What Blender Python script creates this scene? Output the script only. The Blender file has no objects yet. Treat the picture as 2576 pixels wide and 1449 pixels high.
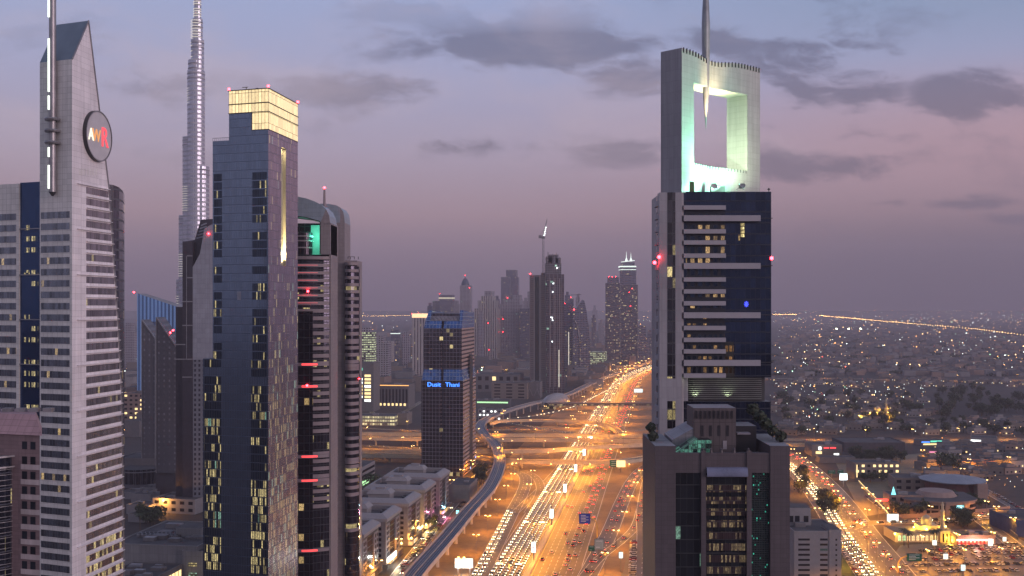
import bpy, math, random
from mathutils import Vector
R = math.radians
random.seed(7)
S = bpy.context.scene
col = S.collection

# ---------------------------------------------------------------- camera
F, HOR, H0 = 2762.0, 768.0, 150.0          # focal length and horizon row of a 2576 x 1449 frame, eye height
cam = bpy.data.objects.new('camera', bpy.data.cameras.new('camera'))
col.objects.link(cam)
cam.location = (0, 0, H0); cam.rotation_euler = (R(90), 0, 0)
cam.data.sensor_width = 36; cam.data.lens = 36 * F / 2576
cam.data.shift_y = (HOR - 724.5) / 2576
cam.data.clip_start = 1; cam.data.clip_end = 60000
S.camera = cam

# ---------------------------------------------------------------- node helper
class NT:
    def __init__(s, tree): s.t = tree; s.l = tree.links; tree.nodes.clear()
    def n(s, kind, **kw):
        o = s.t.nodes.new(kind)
        for k, v in kw.items(): setattr(o, k, v)
        return o
    def put(s, sock, v):
        if v is None: return
        if hasattr(v, 'links') or isinstance(v, bpy.types.NodeSocket): s.l.new(v, sock)
        else:
            if isinstance(v, (tuple, list)) and len(v) == 3 and sock.type == 'RGBA': v = (*v, 1)
            sock.default_value = v
    def m(s, op, a, b=None, c=None, clamp=False):
        o = s.n('ShaderNodeMath', operation=op, use_clamp=clamp)
        for i, v in enumerate((a, b, c)): s.put(o.inputs[i], v)
        return o.outputs[0]
    def mix(s, f, a, b, mode='MIX'):
        o = s.n('ShaderNodeMix', data_type='RGBA', blend_type=mode)
        s.put(o.inputs[0], f); s.put(o.inputs[6], a); s.put(o.inputs[7], b)
        return o.outputs[2]
    def mr(s, v, a, b, c=0.0, d=1.0, smooth=False):
        o = s.n('ShaderNodeMapRange')
        if smooth: o.interpolation_type = 'SMOOTHSTEP'
        for i, x in enumerate((v, a, b, c, d)): s.put(o.inputs[i], x)
        return o.outputs[0]
    def xyz(s, x=0.0, y=0.0, z=0.0):
        o = s.n('ShaderNodeCombineXYZ')
        for i, v in enumerate((x, y, z)): s.put(o.inputs[i], v)
        return o.outputs[0]
    def noise(s, vec, scale=5.0, detail=3.0, rough=0.5):
        o = s.n('ShaderNodeTexNoise'); s.put(o.inputs['Vector'], vec)
        s.put(o.inputs['Scale'], scale); s.put(o.inputs['Detail'], detail); s.put(o.inputs['Roughness'], rough)
        return o.outputs['Fac']
    def white(s, vec):
        o = s.n('ShaderNodeTexWhiteNoise', noise_dimensions='3D'); s.put(o.inputs['Vector'], vec)
        return o.outputs['Value']

# ---------------------------------------------------------------- world: dusk sky with clouds
W = bpy.data.worlds.new('World'); S.world = W; W.use_nodes = True
w = NT(W.node_tree)
tc = w.n('ShaderNodeTexCoord').outputs['Generated']
sep = w.n('ShaderNodeSeparateXYZ'); w.l.new(tc, sep.inputs[0])
dx, dy, dz = sep.outputs
ramp = w.n('ShaderNodeValToRGB'); w.l.new(w.mr(dz, -0.1, 1.0), ramp.inputs[0])
def stops(rp, st):
    e = rp.color_ramp.elements
    while len(e) > 1: e.remove(e[-1])
    for i, (p, c) in enumerate(st):
        x = e[0] if i == 0 else e.new(p)
        x.position = p; x.color = (*c, 1)
stops(ramp, [(0.0, (.05, .042, .06)), (.088, (.125, .09, .125)), (.12, (.165, .12, .16)), (.165, (.335, .225, .27)),
             (.22, (.335, .285, .40)), (.28, (.30, .31, .485)), (.345, (.26, .32, .53)), (.6, (.13, .18, .35)), (1, (.08, .12, .26))])
az = w.m('ARCTAN2', dx, dy)
# the west (right) is duller near the ground and clearer blue above; the sky behind the camera is a darker slate
west = w.mr(az, -0.05, 0.45, 0, 1, True)
low = w.mr(dz, 0.02, 0.15, 1, 0, True)
c1 = w.mix(w.m('MULTIPLY', w.m('MULTIPLY', west, low), 0.78), ramp.outputs[0], (.052, .042, .062))
pink = w.m('MULTIPLY', west, w.m('MULTIPLY', w.mr(dz, 0.04, 0.13, 0, 1, True), w.mr(dz, 0.14, 0.22, 1, 0, True)))
c1 = w.mix(w.m('MULTIPLY', pink, 0.75), c1, (.40, .235, .275))
hi = w.m('MULTIPLY', west, w.mr(dz, 0.17, 0.28, 0, 1, True))
c1 = w.mix(w.m('MULTIPLY', hi, 0.8), c1, (.16, .235, .37))
back = w.mr(dy, -0.25, 0.25, 1, 0, True)
c1 = w.mix(w.m('MULTIPLY', back, 0.8), c1, (.25, .25, .33))
# clouds drawn out sideways, thickest to the upper right
el = w.m('DIVIDE', dz, w.m('MAXIMUM', dy, 0.2))
ax = w.m('DIVIDE', dx, w.m('MAXIMUM', dy, 0.2))
wob_ = w.m('MULTIPLY', w.m('SUBTRACT', w.noise(w.xyz(w.m('MULTIPLY', ax, 1.0), w.m('MULTIPLY', el, 1.6), 4.1), 9, 4, .6), .5), .09)
cv = w.xyz(w.m('ADD', w.m('ADD', ax, wob_), w.m('MULTIPLY', el, 0.55)), w.m('ADD', w.m('MULTIPLY', el, 2.6), wob_), 0.37)
n1 = w.noise(cv, 6.5, 9, .62)
n2 = w.noise(cv, 1.9, 2, .5)
mask = None
for (bx, by, rx, ry, amp) in [(.275, .205, .075, .055, 1.1), (.315, .16, .05, .018, .95), (.415, .19, .055, .028, .95), (.27, .122, .10, .02, 1.0), (.39, .093, .09, .008, .95), (.45, .08, .05, .007, .8),
                              (.03, .232, .14, .02, .95), (.12, .215, .055, .028, .9), (-.13, .195, .10, .025, .6), (-.04, .148, .07, .011, .6), (.10, .14, .045, .013, .7), (.20, .24, .04, .02, .8), (-.33, .2, .06, .02, .4)]:
    d = w.m('ADD', w.m('POWER', w.m('DIVIDE', w.m('SUBTRACT', ax, bx), rx), 2.0), w.m('POWER', w.m('DIVIDE', w.m('SUBTRACT', el, by), ry), 2.0))
    g = w.m('MULTIPLY', w.m('EXPONENT', w.m('MULTIPLY', d, -1.0)), amp)
    mask = g if mask is None else w.m('MAXIMUM', mask, g)
dens = w.m('ADD', w.m('MULTIPLY', n1, 2.7), w.m('ADD', w.m('MULTIPLY', mask, .52), w.m('MULTIPLY', n2, .4)))
cl = w.mr(dens, 1.68, 2.06, 0, 1, True)
cl = w.m('MULTIPLY', cl, w.mr(mask, 0, .5, .3, 1))
c2 = w.mix(w.m('MULTIPLY', cl, .74), c1, w.mix(w.mr(dz, .05, .25), (.11, .085, .13), (.072, .082, .165)))
light = w.m('MULTIPLY', w.mr(w.noise(cv, 3.1, 7, .6), .47, .72, 0, .42, True), w.mr(dz, .03, .12, 0, 1, True))
c2 = w.mix(light, c2, (.46, .36, .42))
sky = w.n('ShaderNodeTexSky', sky_type='NISHITA', sun_disc=False, sun_elevation=R(8), sun_rotation=R(121), air_density=1.5, dust_density=3)
bg1 = w.n('ShaderNodeBackground'); w.l.new(c2, bg1.inputs[0]); bg1.inputs[1].default_value = 1.24
bg2 = w.n('ShaderNodeBackground'); w.l.new(sky.outputs[0], bg2.inputs[0]); bg2.inputs[1].default_value = 0.02
ad = w.n('ShaderNodeAddShader'); w.l.new(bg1.outputs[0], ad.inputs[0]); w.l.new(bg2.outputs[0], ad.inputs[1])
wo = w.n('ShaderNodeOutputWorld'); w.l.new(ad.outputs[0], wo.inputs[0])

# afterglow of the sun that has just set beyond the right edge of the picture
sd = bpy.data.lights.new('sun', 'SUN'); sd.energy = 1.5; sd.angle = R(30); sd.color = (1, .79, .86)
sun = bpy.data.objects.new('sun', sd); col.objects.link(sun)
sun.rotation_euler = Vector((-1.0, 0.60, -0.16)).to_track_quat('-Z', 'Y').to_euler()

S.view_settings.view_transform = 'Standard'; S.view_settings.look = 'None'
S.view_settings.exposure = 0; S.view_settings.gamma = 1
S.render.engine = 'CYCLES'
cy = S.cycles
cy.use_denoising = True; cy.sample_clamp_indirect = 2.0; cy.sample_clamp_direct = 0
cy.max_bounces = 4; cy.diffuse_bounces = 2; cy.glossy_bounces = 2; cy.transmission_bounces = 2; cy.volume_bounces = 1
cy.caustics_reflective = False; cy.caustics_refractive = False; cy.use_light_tree = True

# ---------------------------------------------------------------- materials
MATS = {}
def _base(name):
    if name in MATS: return MATS[name], None
    m = bpy.data.materials.new(name); m.use_nodes = True; MATS[name] = m
    t = NT(m.node_tree)
    t.bsdf = t.n('ShaderNodeBsdfPrincipled'); o = t.n('ShaderNodeOutputMaterial')
    t.l.new(t.bsdf.outputs[0], o.inputs[0])
    t.uvn = t.n('ShaderNodeUVMap').outputs[0]
    return m, t
def noemit(m):
    m.cycles.emission_sampling = 'NONE'; return m
def mat(name, c, rough=.7, metal=0.0, var=.18, scale=.25, emit=None, es=1.0, sample=False):
    m, t = _base(name)
    if t is None: return m
    obj = t.n('ShaderNodeTexCoord').outputs['Object']
    n = t.noise(obj, scale, 5, .6)
    n2 = t.noise(obj, scale * 9, 3, .6)
    f = t.m('ADD', t.m('MULTIPLY', t.mr(n, .3, .7, -1, 1), var), t.m('MULTIPLY', t.mr(n2, .3, .7, -1, 1), var * .5))
    k = t.m('ADD', f, 1.0)
    vm = t.n('ShaderNodeVectorMath', operation='SCALE'); vm.inputs[0].default_value = c; t.l.new(k, vm.inputs['Scale'])
    t.l.new(vm.outputs[0], t.bsdf.inputs['Base Color'])
    t.put(t.bsdf.inputs['Roughness'], t.mr(n2, .3, .7, max(0, rough - .06), min(1, rough + .06)))
    t.bsdf.inputs['Metallic'].default_value = metal
    if emit:
        t.put(t.bsdf.inputs['Emission Color'], emit); t.bsdf.inputs['Emission Strength'].default_value = es
        if not sample: noemit(m)
    return m
def lamp(name, c, es, sample=False):
    return mat(name, (.3, .3, .3), .5, emit=c, es=es, var=.02, sample=sample)
def tile(name, c, pw, ph, joint=.12, dark=.55, rough=.45, metal=0.0, var=.07, off=0.0):
    """cladding panels pw x ph metres with recessed joints"""
    m, t = _base(name)
    if t is None: return m
    s = t.n('ShaderNodeSeparateXYZ'); t.l.new(t.uvn, s.inputs[0])
    u, v = t.m('DIVIDE', s.outputs[0], pw), t.m('DIVIDE', t.m('ADD', s.outputs[1], off), ph)
    fu, fv = t.m('FRACT', u), t.m('FRACT', v)
    ju = t.m('LESS_THAN', fu, joint / pw); jv = t.m('LESS_THAN', fv, joint / ph)
    j = t.m('MAXIMUM', ju, jv)
    cell = t.white(t.xyz(t.m('FLOOR', u), t.m('FLOOR', v), 1.3))
    k = t.m('ADD', t.m('MULTIPLY', t.m('SUBTRACT', cell, .5), var * 2), 1.0)
    grime = t.noise(t.n('ShaderNodeTexCoord').outputs['Object'], .06, 4, .6)
    k = t.m('MULTIPLY', k, t.mr(grime, .3, .7, .9, 1.08))
    streak = t.noise(t.xyz(t.m('MULTIPLY', s.outputs[0], .9), t.m('MULTIPLY', s.outputs[1], .035), 2.0), 1.0, 4, .65)
    k = t.m('MULTIPLY', k, t.mr(streak, .35, .7, 1.05, .84))
    k = t.m('MULTIPLY', k, t.m('SUBTRACT', 1.0, t.m('MULTIPLY', j, 1 - dark)))
    vm = t.n('ShaderNodeVectorMath', operation='SCALE'); vm.inputs[0].default_value = c; t.l.new(k, vm.inputs['Scale'])
    t.l.new(vm.outputs[0], t.bsdf.inputs['Base Color'])
    t.put(t.bsdf.inputs['Roughness'], rough); t.put(t.bsdf.inputs['Metallic'], metal)
    return m
WARM, COOL, YEL = (1, .68, .28), (.55, 1, .75), (1, .80, .36)
def facade(name, wall, glass, cw, fh, ww=.7, wh=.6, lit=.1, litc=WARM, litc2=None, es=1.0, rough=.12, wrough=.6, gmetal=.75,
           seed=0.0, uo=0.0, vo=0.0, tint=.35, split=1, rowlit=0.0, litlow=None, litz=None, vary=1.0):
    """a facade whose glazing is a grid of panes: some rooms are lit and give off light"""
    m, t = _base(name)
    if t is None: return m
    s = t.n('ShaderNodeSeparateXYZ'); t.l.new(t.uvn, s.inputs[0])
    U = t.m('ADD', s.outputs[0], uo + 500 * cw); V = t.m('ADD', s.outputs[1], vo + 50 * fh)
    u, v = t.m('DIVIDE', U, cw), t.m('DIVIDE', V, fh)
    fu, fv = t.m('FRACT', u), t.m('FRACT', v); iu, iv = t.m('FLOOR', u), t.m('FLOOR', v)
    a = t.m('LESS_THAN', t.m('ABSOLUTE', t.m('SUBTRACT', fu, .5)), ww / 2)
    b = t.m('LESS_THAN', t.m('ABSOLUTE', t.m('SUBTRACT', fv, .5)), wh / 2)
    win = t.m('MULTIPLY', a, b)
    cell = t.xyz(iu, iv, seed)
    r1, r2, r3 = t.white(cell), t.white(t.xyz(iu, iv, seed + 7.7)), t.white(t.xyz(iu, iv, seed + 3.1))
    p = lit
    if rowlit: p = t.m('ADD', p, t.m('MULTIPLY', t.m('LESS_THAN', t.white(t.xyz(0.0, iv, seed + 5)), rowlit), .6))
    if litlow is not None: p = t.mr(s.outputs[1], litz[0], litz[1], litlow, lit)
    on = t.m('MULTIPLY', t.m('LESS_THAN', r1, p), win)
    inner = t.noise(t.xyz(t.m('MULTIPLY', U, 2.2), t.m('MULTIPLY', V, .9), seed), 1.6, 3, .7)
    br = t.m('MULTIPLY', t.mr(r2, 0, 1, 1 - .75 * vary, 1 + .25 * vary), t.mr(inner, .38, .62, 1 - .8 * vary, 1 + .3 * vary))
    lc = litc if litc2 is None else t.mix(t.m('GREATER_THAN', r3, .72), litc, litc2)
    k = t.mr(r3, 0, 1, 1 - tint, 1 + tint)
    vm = t.n('ShaderNodeVectorMath', operation='SCALE'); vm.inputs[0].default_value = glass; t.l.new(k, vm.inputs['Scale'])
    gn = t.noise(t.n('ShaderNodeTexCoord').outputs['Object'], .05, 4, .6)
    vw = t.n('ShaderNodeVectorMath', operation='SCALE'); vw.inputs[0].default_value = wall; t.l.new(t.mr(gn, .3, .7, .88, 1.1), vw.inputs['Scale'])
    t.l.new(t.mix(win, vw.outputs[0], vm.outputs[0]), t.bsdf.inputs['Base Color'])
    t.put(t.bsdf.inputs['Roughness'], t.mr(win, 0, 1, wrough, rough)); t.put(t.bsdf.inputs['Metallic'], t.m('MULTIPLY', win, gmetal))
    bn = t.n('ShaderNodeBump'); bn.inputs['Strength'].default_value = .25; bn.inputs['Distance'].default_value = .06
    wob = t.noise(t.xyz(t.m('MULTIPLY', U, .5), t.m('MULTIPLY', V, .35), t.m('MULTIPLY', r2, 9)), 1.0, 2, .5)
    t.l.new(t.m('ADD', wob, t.m('MULTIPLY', win, -1.0)), bn.inputs['Height']); t.l.new(bn.outputs[0], t.bsdf.inputs['Normal'])
    t.l.new(lc, t.bsdf.inputs['Emission Color']) if not isinstance(lc, tuple) else t.put(t.bsdf.inputs['Emission Color'], lc)
    t.l.new(t.m('MULTIPLY', t.m('MULTIPLY', on, br), es), t.bsdf.inputs['Emission Strength'])
    return noemit(m)

# ---------------------------------------------------------------- mesh builder
class MB:
    def __init__(s): s.v = []; s.f = []; s.mi = []; s.mats = []
    def _m(s, m):
        if m is None: return 0
        if m not in s.mats: s.mats.append(m)
        return s.mats.index(m)
    def face(s, pts, m=None):
        b = len(s.v); s.v += [tuple(p) for p in pts]; s.f.append(tuple(range(b, b + len(pts)))); s.mi.append(s._m(m)); return s
    def mesh(s, vs, fs, m=None):
        b = len(s.v); s.v += [tuple(p) for p in vs]; k = s._m(m)
        for f in fs: s.f.append(tuple(b + i for i in f)); s.mi.append(k)
        return s
    def prism(s, poly, z0, z1, m=None, top=None, taper=1.0, zt=None):
        """poly counter-clockwise seen from above; zt: a height for each top corner"""
        n = len(poly); cx = sum(p[0] for p in poly) / n; cy_ = sum(p[1] for p in poly) / n
        lo = [(x, y, z0) for x, y in poly]
        hi = [(cx + (x - cx) * taper, cy_ + (y - cy_) * taper, zt[i] if zt else z1) for i, (x, y) in enumerate(poly)]
        s.mesh(lo + hi, [(i, (i + 1) % n, n + (i + 1) % n, n + i) for i in range(n)] + [tuple(range(n - 1, -1, -1))], m)
        s.mesh(hi, [tuple(range(n))], top if top else m); return s
    def box(s, x0, x1, y0, y1, z0, z1, m=None, top=None):
        return s.prism([(x0, y0), (x1, y0), (x1, y1), (x0, y1)], z0, z1, m, top)
    def obox(s, p, ux, L, Wd, z0, z1, m=None, top=None):
        """box from p: L along ux, Wd along its left normal"""
        n = (-ux[1], ux[0])
        q = [p, (p[0] + ux[0] * L, p[1] + ux[1] * L), (p[0] + ux[0] * L + n[0] * Wd, p[1] + ux[1] * L + n[1] * Wd), (p[0] + n[0] * Wd, p[1] + n[1] * Wd)]
        if Wd * L < 0: q = q[::-1]
        return s.prism(q, z0, z1, m, top)
    def cyl(s, x, y, z0, z1, r, r2=None, n=12, m=None, ph=0.0):
        r2 = r if r2 is None else r2
        lo = [(x + r * math.cos(ph + 2 * math.pi * i / n), y + r * math.sin(ph + 2 * math.pi * i / n), z0) for i in range(n)]
        hi = [(x + r2 * math.cos(ph + 2 * math.pi * i / n), y + r2 * math.sin(ph + 2 * math.pi * i / n), z1) for i in range(n)]
        return s.mesh(lo + hi, [(i, (i + 1) % n, n + (i + 1) % n, n + i) for i in range(n)] + [tuple(range(n - 1, -1, -1)), tuple(range(n, 2 * n))], m)
    def lathe(s, x, y, prof, n=16, m=None):
        vs = []
        for r, z in prof: vs += [(x + r * math.cos(2 * math.pi * i / n), y + r * math.sin(2 * math.pi * i / n), z) for i in range(n)]
        fs = [(k * n + i, k * n + (i + 1) % n, (k + 1) * n + (i + 1) % n, (k + 1) * n + i) for k in range(len(prof) - 1) for i in range(n)]
        return s.mesh(vs, fs, m)
    def bar(s, a, b, w, m=None, h=None):
        a, b = Vector(a), Vector(b); d = (b - a).normalized()
        up = Vector((0, 0, 1)) if abs(d.z) < .95 else Vector((1, 0, 0))
        x = d.cross(up).normalized() * (w / 2); y = x.normalized().cross(d) * ((h or w) / 2)
        vs = [a - x - y, a + x - y, a + x + y, a - x + y, b - x - y, b + x - y, b + x + y, b - x + y]
        return s.mesh(vs, [(0, 1, 5, 4), (1, 2, 6, 5), (2, 3, 7, 6), (3, 0, 4, 7), (3, 2, 1, 0), (4, 5, 6, 7)], m)
    def build(s, name, m=None, parent=None, kind=None):
        me = bpy.data.meshes.new(name); me.from_pydata(s.v, [], s.f)
        for x in (s.mats if s.mats else [m]): me.materials.append(x)
        if s.mats: me.polygons.foreach_set('material_index', s.mi)
        uv = me.uv_layers.new(name='UVMap'); dat = []
        for p in me.polygons:
            nx, ny, nz = p.normal
            if abs(nz) < .85:
                l = math.hypot(nx, ny); tx, ty = -ny / l, nx / l
                for i in p.vertices: c = me.vertices[i].co; dat += [c.x * tx + c.y * ty, c.z]
            else:
                for i in p.vertices: c = me.vertices[i].co; dat += [c.x, c.y]
        uv.data.foreach_set('uv', dat)
        o = bpy.data.objects.new(name, me); col.objects.link(o)
        if parent: o.parent = parent
        if kind: o['kind'] = kind
        return o
def thing(name, label, cat, loc=(0, 0, 0), rz=0.0, group=None):
    o = bpy.data.objects.new(name, None); col.objects.link(o)
    o.location = loc; o.rotation_euler = (0, 0, rz); o.empty_display_size = 2
    return tag(o, label, cat, group)
def tag(o, label, cat, group=None):
    o['label'] = label; o['category'] = cat
    if group: o['group'] = group
    return o
def copy_tree(o, parent=None):
    c = o.copy(); col.objects.link(c)
    if parent: c.parent = parent
    for ch in o.children: copy_tree(ch, c)
    return c
def text(name, body, size, m, parent, loc, rot, depth=.15, align='CENTER', scale=(1, 1, 1)):
    cu = bpy.data.curves.new(name, 'FONT'); cu.body = body; cu.size = size; cu.extrude = depth; cu.align_x = align; cu.resolution_u = 3
    tmp = bpy.data.objects.new('tmp', cu); col.objects.link(tmp)
    me = bpy.data.meshes.new_from_object(tmp.evaluated_get(bpy.context.evaluated_depsgraph_get()))
    bpy.data.objects.remove(tmp); bpy.data.curves.remove(cu)
    me.materials.clear(); me.materials.append(m)
    o = bpy.data.objects.new(name, me); col.objects.link(o); o.parent = parent; o.location = loc; o.rotation_euler = rot; o.scale = scale
    return o
# ---------------------------------------------------------------- pixel rays of the photograph to places on the map
def gp(x, y, z=0.0):
    Y = F * (H0 - z) / (y - HOR); return ((x - 1288) / F * Y, Y)
def at(x, Y): return ((x - 1288) / F * Y, Y)
def zh(y, Y): return H0 + (HOR - y) / F * Y
def along(P, d, x):
    """distance along unit d from P to the pixel column x"""
    k = (x - 1288) / F
    return (k * P[1] - P[0]) / (d[0] - k * d[1])
def unit(x, y): l = math.hypot(x, y); return (x / l, y / l)
def add(P, d, t): return (P[0] + d[0] * t, P[1] + d[1] * t)
GR = unit(.1455, 1)                      # the street grid runs along this
def footprint(xL, xC, xR, Y0, dR=GR, dL=None, rel=False):
    dL = dL or (-dR[1], dR[0])
    P = at(xC, Y0); w_ = along(P, dL, xL); l_ = along(P, dR, xR) if xR > xC + .1 else w_ * .8
    return P, dR, dL, w_, l_
def quad4(dR, dL, w_, l_):               # footprint relative to the near corner, counter-clockwise
    return [(0, 0), (dR[0] * l_, dR[1] * l_), (dR[0] * l_ + dL[0] * w_, dR[1] * l_ + dL[1] * w_), (dL[0] * w_, dL[1] * w_)]
RED = lamp('red_beacon', (1, .02, .03), 30)
def beacons(parent, pts, r=.45, name='beacon_light'):
    for p in pts:
        b = MB(); b.lathe(0, 0, [(0.01, -r), (r * .7, -r * .7), (r, 0), (r * .7, r * .7), (0.01, r)], 8, RED)
        o = b.build(name, RED, parent); o.location = p
# ================================================================ THE TOWERS NEARBY
GLASSD = dict(rough=.1, gmetal=.85)
ROOF = mat('roof_grey', (.24, .24, .26), .85, var=.3, scale=.15)
DARKM = mat('dark_metal', (.035, .035, .042), .5)
STEEL = mat('brushed_steel', (.30, .29, .31), .35, metal=.6)

def awr_tower():
    """white tiled tower with a slanted top and a round emblem"""
    Y0 = 330.0; P = at(181, Y0); dR = GR; dL = unit(-2.4, 1)
    T = thing('tiled_tower', 'tall pale tiled tower with a slanted pointed top and a round emblem', 'tower', (P[0], P[1], 0))
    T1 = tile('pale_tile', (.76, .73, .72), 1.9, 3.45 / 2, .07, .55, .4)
    T2 = tile('pale_tile_sunlit', (.84, .79, .82), 5.2, 3.45 / 2, .07, .6, .4)  # lighter, pinker tile: sunset light on the right face put into its colour
    wf = along(P, dL, 100)
    prof = []
    for x, y in [(222, 52), (250, 280), (273, 470), (296, 800), (306, 1000), (311, 1449)]:
        s = along(P, dR, x); prof.append((s, zh(y, P[1] + dR[1] * s)))
    pf = [(0, 0), (prof[-1][0] + 1.2, 0)] + prof[::-1] + [(0, 224.0)]
    def pt(s, t, z): return (dR[0] * s + dL[0] * t, dR[1] * s + dL[1] * t, z)
    n = len(pf); b = MB()
    b.face([pt(s, 0, z) for s, z in pf], T2); b.face([pt(s, wf, z) for s, z in pf][::-1], T2)
    b.face([pt(0, wf, 0), pt(0, 0, 0), pt(0, 0, 224), pt(0, wf, 224)], T1)
    rf = mat('slate_roof', (.16, .21, .27), .45, var=.1)
    for i in range(1, n):
        a, c = pf[i], pf[(i + 1) % n]
        if i == n - 1: continue
        b.face([pt(a[0], 0, a[1]), pt(a[0], wf, a[1]), pt(c[0], wf, c[1]), pt(c[0], 0, c[1])], rf if i == n - 2 else T2)
    b.build('wall', T1, T)
    # coping along the sloping edge
    c = MB()
    for k in range(1, n - 1):
        a, d = pf[k], pf[(k + 1) % n]
        c.bar(pt(a[0], -.15, a[1]), pt(d[0], -.15, d[1]), .35, STEEL)
    c.build('coping', STEEL, T)
    dirn = (dR[1], -dR[0])                       # outward from the right face
    ZT2 = zh(470, Y0 + along(P, dR, 217))
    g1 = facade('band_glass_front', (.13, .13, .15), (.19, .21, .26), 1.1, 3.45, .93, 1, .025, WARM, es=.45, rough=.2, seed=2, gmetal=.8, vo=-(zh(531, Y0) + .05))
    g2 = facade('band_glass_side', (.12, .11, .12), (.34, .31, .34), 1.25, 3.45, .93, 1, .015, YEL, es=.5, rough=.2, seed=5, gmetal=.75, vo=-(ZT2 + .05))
    g3 = facade('band_glass_low', (.12, .11, .12), (.20, .18, .2), 1.25, 3.45, .93, 1, .35, YEL, es=.6, rough=.2, seed=9, gmetal=.75, vo=-(ZT2 + .05))
    fn = unit(-dL[1], dL[0])
    fn = (dL[1], -dL[0]) if dL[1] * 0 - dL[0] * -1 < 0 else fn
    out = (-dL[1], dL[0]);  out = out if out[1] < 0 else (dL[1], -dL[0])
    zf = zh(531, Y0); k = 0
    wL = along(P, dL, 173); 
    while zf - k * 3.45 > 55:
        z = zf - k * 3.45; q = MB(); t0, t1 = .9, wf - .5
        q.mesh([(dL[0] * t + out[0] * o, dL[1] * t + out[1] * o, zz) for t in (t0, t1) for o in (-.05, .04) for zz in (z - 2.0, z)],
               [(0, 1, 5, 4), (2, 6, 7, 3), (1, 3, 7, 5), (0, 4, 6, 2), (0, 2, 3, 1), (4, 5, 7, 6)], g1)
        q.build('window_band', g1, T); k += 1
    # right face: bands, each with a slim sunshade above it
    def edge(z):
        for (s0, z0), (s1, z1) in zip(prof, prof[1:]):
            if z0 >= z >= z1: return s0 + (s1 - s0) * (z0 - z) / (z0 - z1)
        return prof[-1][0]
    s0 = along(P, dR, 217); ztop = zh(470, Y0 + s0); k = 0
    while ztop - k * 3.45 > 40:
        z = ztop - k * 3.45; e = edge(z) - .35; m = g3 if k in (32, 33, 34, 35) else g2
        q = MB(); q.mesh([pt(s, 0, zz) for s in (s0, e) for zz in (z - 2.0, z)] , [], m)
        vs = [(dR[0] * s + dirn[0] * o, dR[1] * s + dirn[1] * o, zz) for s in (s0, e) for o in (-.05, .04) for zz in (z - 2.05, z)]
        q = MB(); q.mesh(vs, [(2, 6, 7, 3), (0, 1, 5, 4), (1, 3, 7, 5), (0, 4, 6, 2), (0, 2, 3, 1), (4, 5, 7, 6)], m); q.build('window_band', m, T)
        sa = along(P, dR, 193) if k % 4 == 0 else s0
        f_ = MB(); f_.bar((dR[0] * sa + dirn[0] * .35, dR[1] * sa + dirn[1] * .35, z + .5), (dR[0] * (e + .4) + dirn[0] * .35, dR[1] * (e + .4) + dirn[1] * .35, z + .5), .55, None, .2)
        f_.build('sunshade', T2, T); k += 1
    # spire pipe with collars and light strips, mounted on the front face
    sp = MB(); t = along(P, dL, 140); px, py = dL[0] * t + out[0] * 1.2, dL[1] * t + out[1] * 1.2
    zb = zh(482, Y0)
    sp.cyl(px, py, zb, 270, 1.08, 1.0, 16, STEEL); sp.cyl(px, py, zb - 1.2, zb, .3, 1.08, 16, DARKM)
    ob = sp.build('spire', STEEL, T)
    for yy in (298, 327, 357):
        z = zh(yy, Y0); q = MB(); q.lathe(px, py, [(1.05, z - .55), (2.2, z - .5), (2.35, z), (2.2, z + .35), (1.05, z + .5)], 18, STEEL); q.build('collar', STEEL, ob)
    LT = lamp('white_light_strip', (.9, 1, .85), 2.2)
    for a, c_ in ((-80, 42), (96, 230), (240, 275), (370, 394), (415, 474)):
        q = MB(); q.box(px - 1.0, px - .55, py - 1.12, py - .85, zh(c_, Y0), zh(a, Y0), LT); q.build('light_strip', LT, ob)
    # round emblem on the right face
    sc = along(P, dR, 241); zc = zh(343, Y0 + sc); E = MB(); Rr = 7.9; nn = 48
    def ep(a, r, o): return (dR[0] * (sc + r * math.cos(a)) + dirn[0] * o, dR[1] * (sc + r * math.cos(a)) + dirn[1] * o, zc + r * math.sin(a))
    EM = mat('emblem_grey', (.56, .54, .57), .5, var=.08)
    for r0, r1, o0, o1, m in ((Rr, Rr, 0, 1.3, DARKM), (Rr, Rr - .35, 1.3, 1.3, STEEL), (Rr - .35, Rr - .35, 1.3, 1.1, DARKM)):
        for i in range(nn):
            a, c2 = 2 * math.pi * i / nn, 2 * math.pi * (i + 1) / nn
            E.face([ep(a, r0, o0), ep(c2, r0, o0), ep(c2, r1, o1), ep(a, r1, o1)], m)
    E.face([ep(2 * math.pi * i / nn, Rr - .35, 1.1) for i in range(nn)], EM)
    E.face([ep(-2 * math.pi * i / nn, Rr, .02) for i in range(nn)], DARKM)
    eo = E.build('emblem_disc', EM, T)
    rz = math.atan2(dR[1], dR[0])
    for ch, size, ds, zo, c_, e_ in (('A', 5.4, -4.9, -1.9, (1, .95, .7), 1.2), ('W', 5.6, -1.7, -1.9, (1, .36, .03), .8), ('R', 8.8, 3.3, -2.9, (1, .012, .03), 1.2)):
        m = lamp('letter_' + ch.lower(), c_, e_)
        o = 1.12; p = (dR[0] * (sc + ds) + dirn[0] * o, dR[1] * (sc + ds) + dirn[1] * o, zc + zo)
        text('letter', ch, size, m, eo, p, (R(90), 0, rz), .2, scale=(.85, 1, 1))
    # small dark vent openings below the emblem
    for i, x in enumerate((199, 205, 211, 219, 226, 233, 240)):
        q = MB(); s_ = along(P, dR, x); z = zh(432, Y0 + s_)
        q.bar((dR[0] * s_ + dirn[0] * .02, dR[1] * s_ + dirn[1] * .02, z), (dR[0] * (s_ + .9) + dirn[0] * .02, dR[1] * (s_ + .9) + dirn[1] * .02, z), .08, None, 2.0)
        q.build('vent', T1, T)
    # left wing: navy glass recess, then tiled bays
    navy = tile('navy_glass', (.030, .065, .16), 1.4, 3.45, .06, .7, .08, .7)
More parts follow.
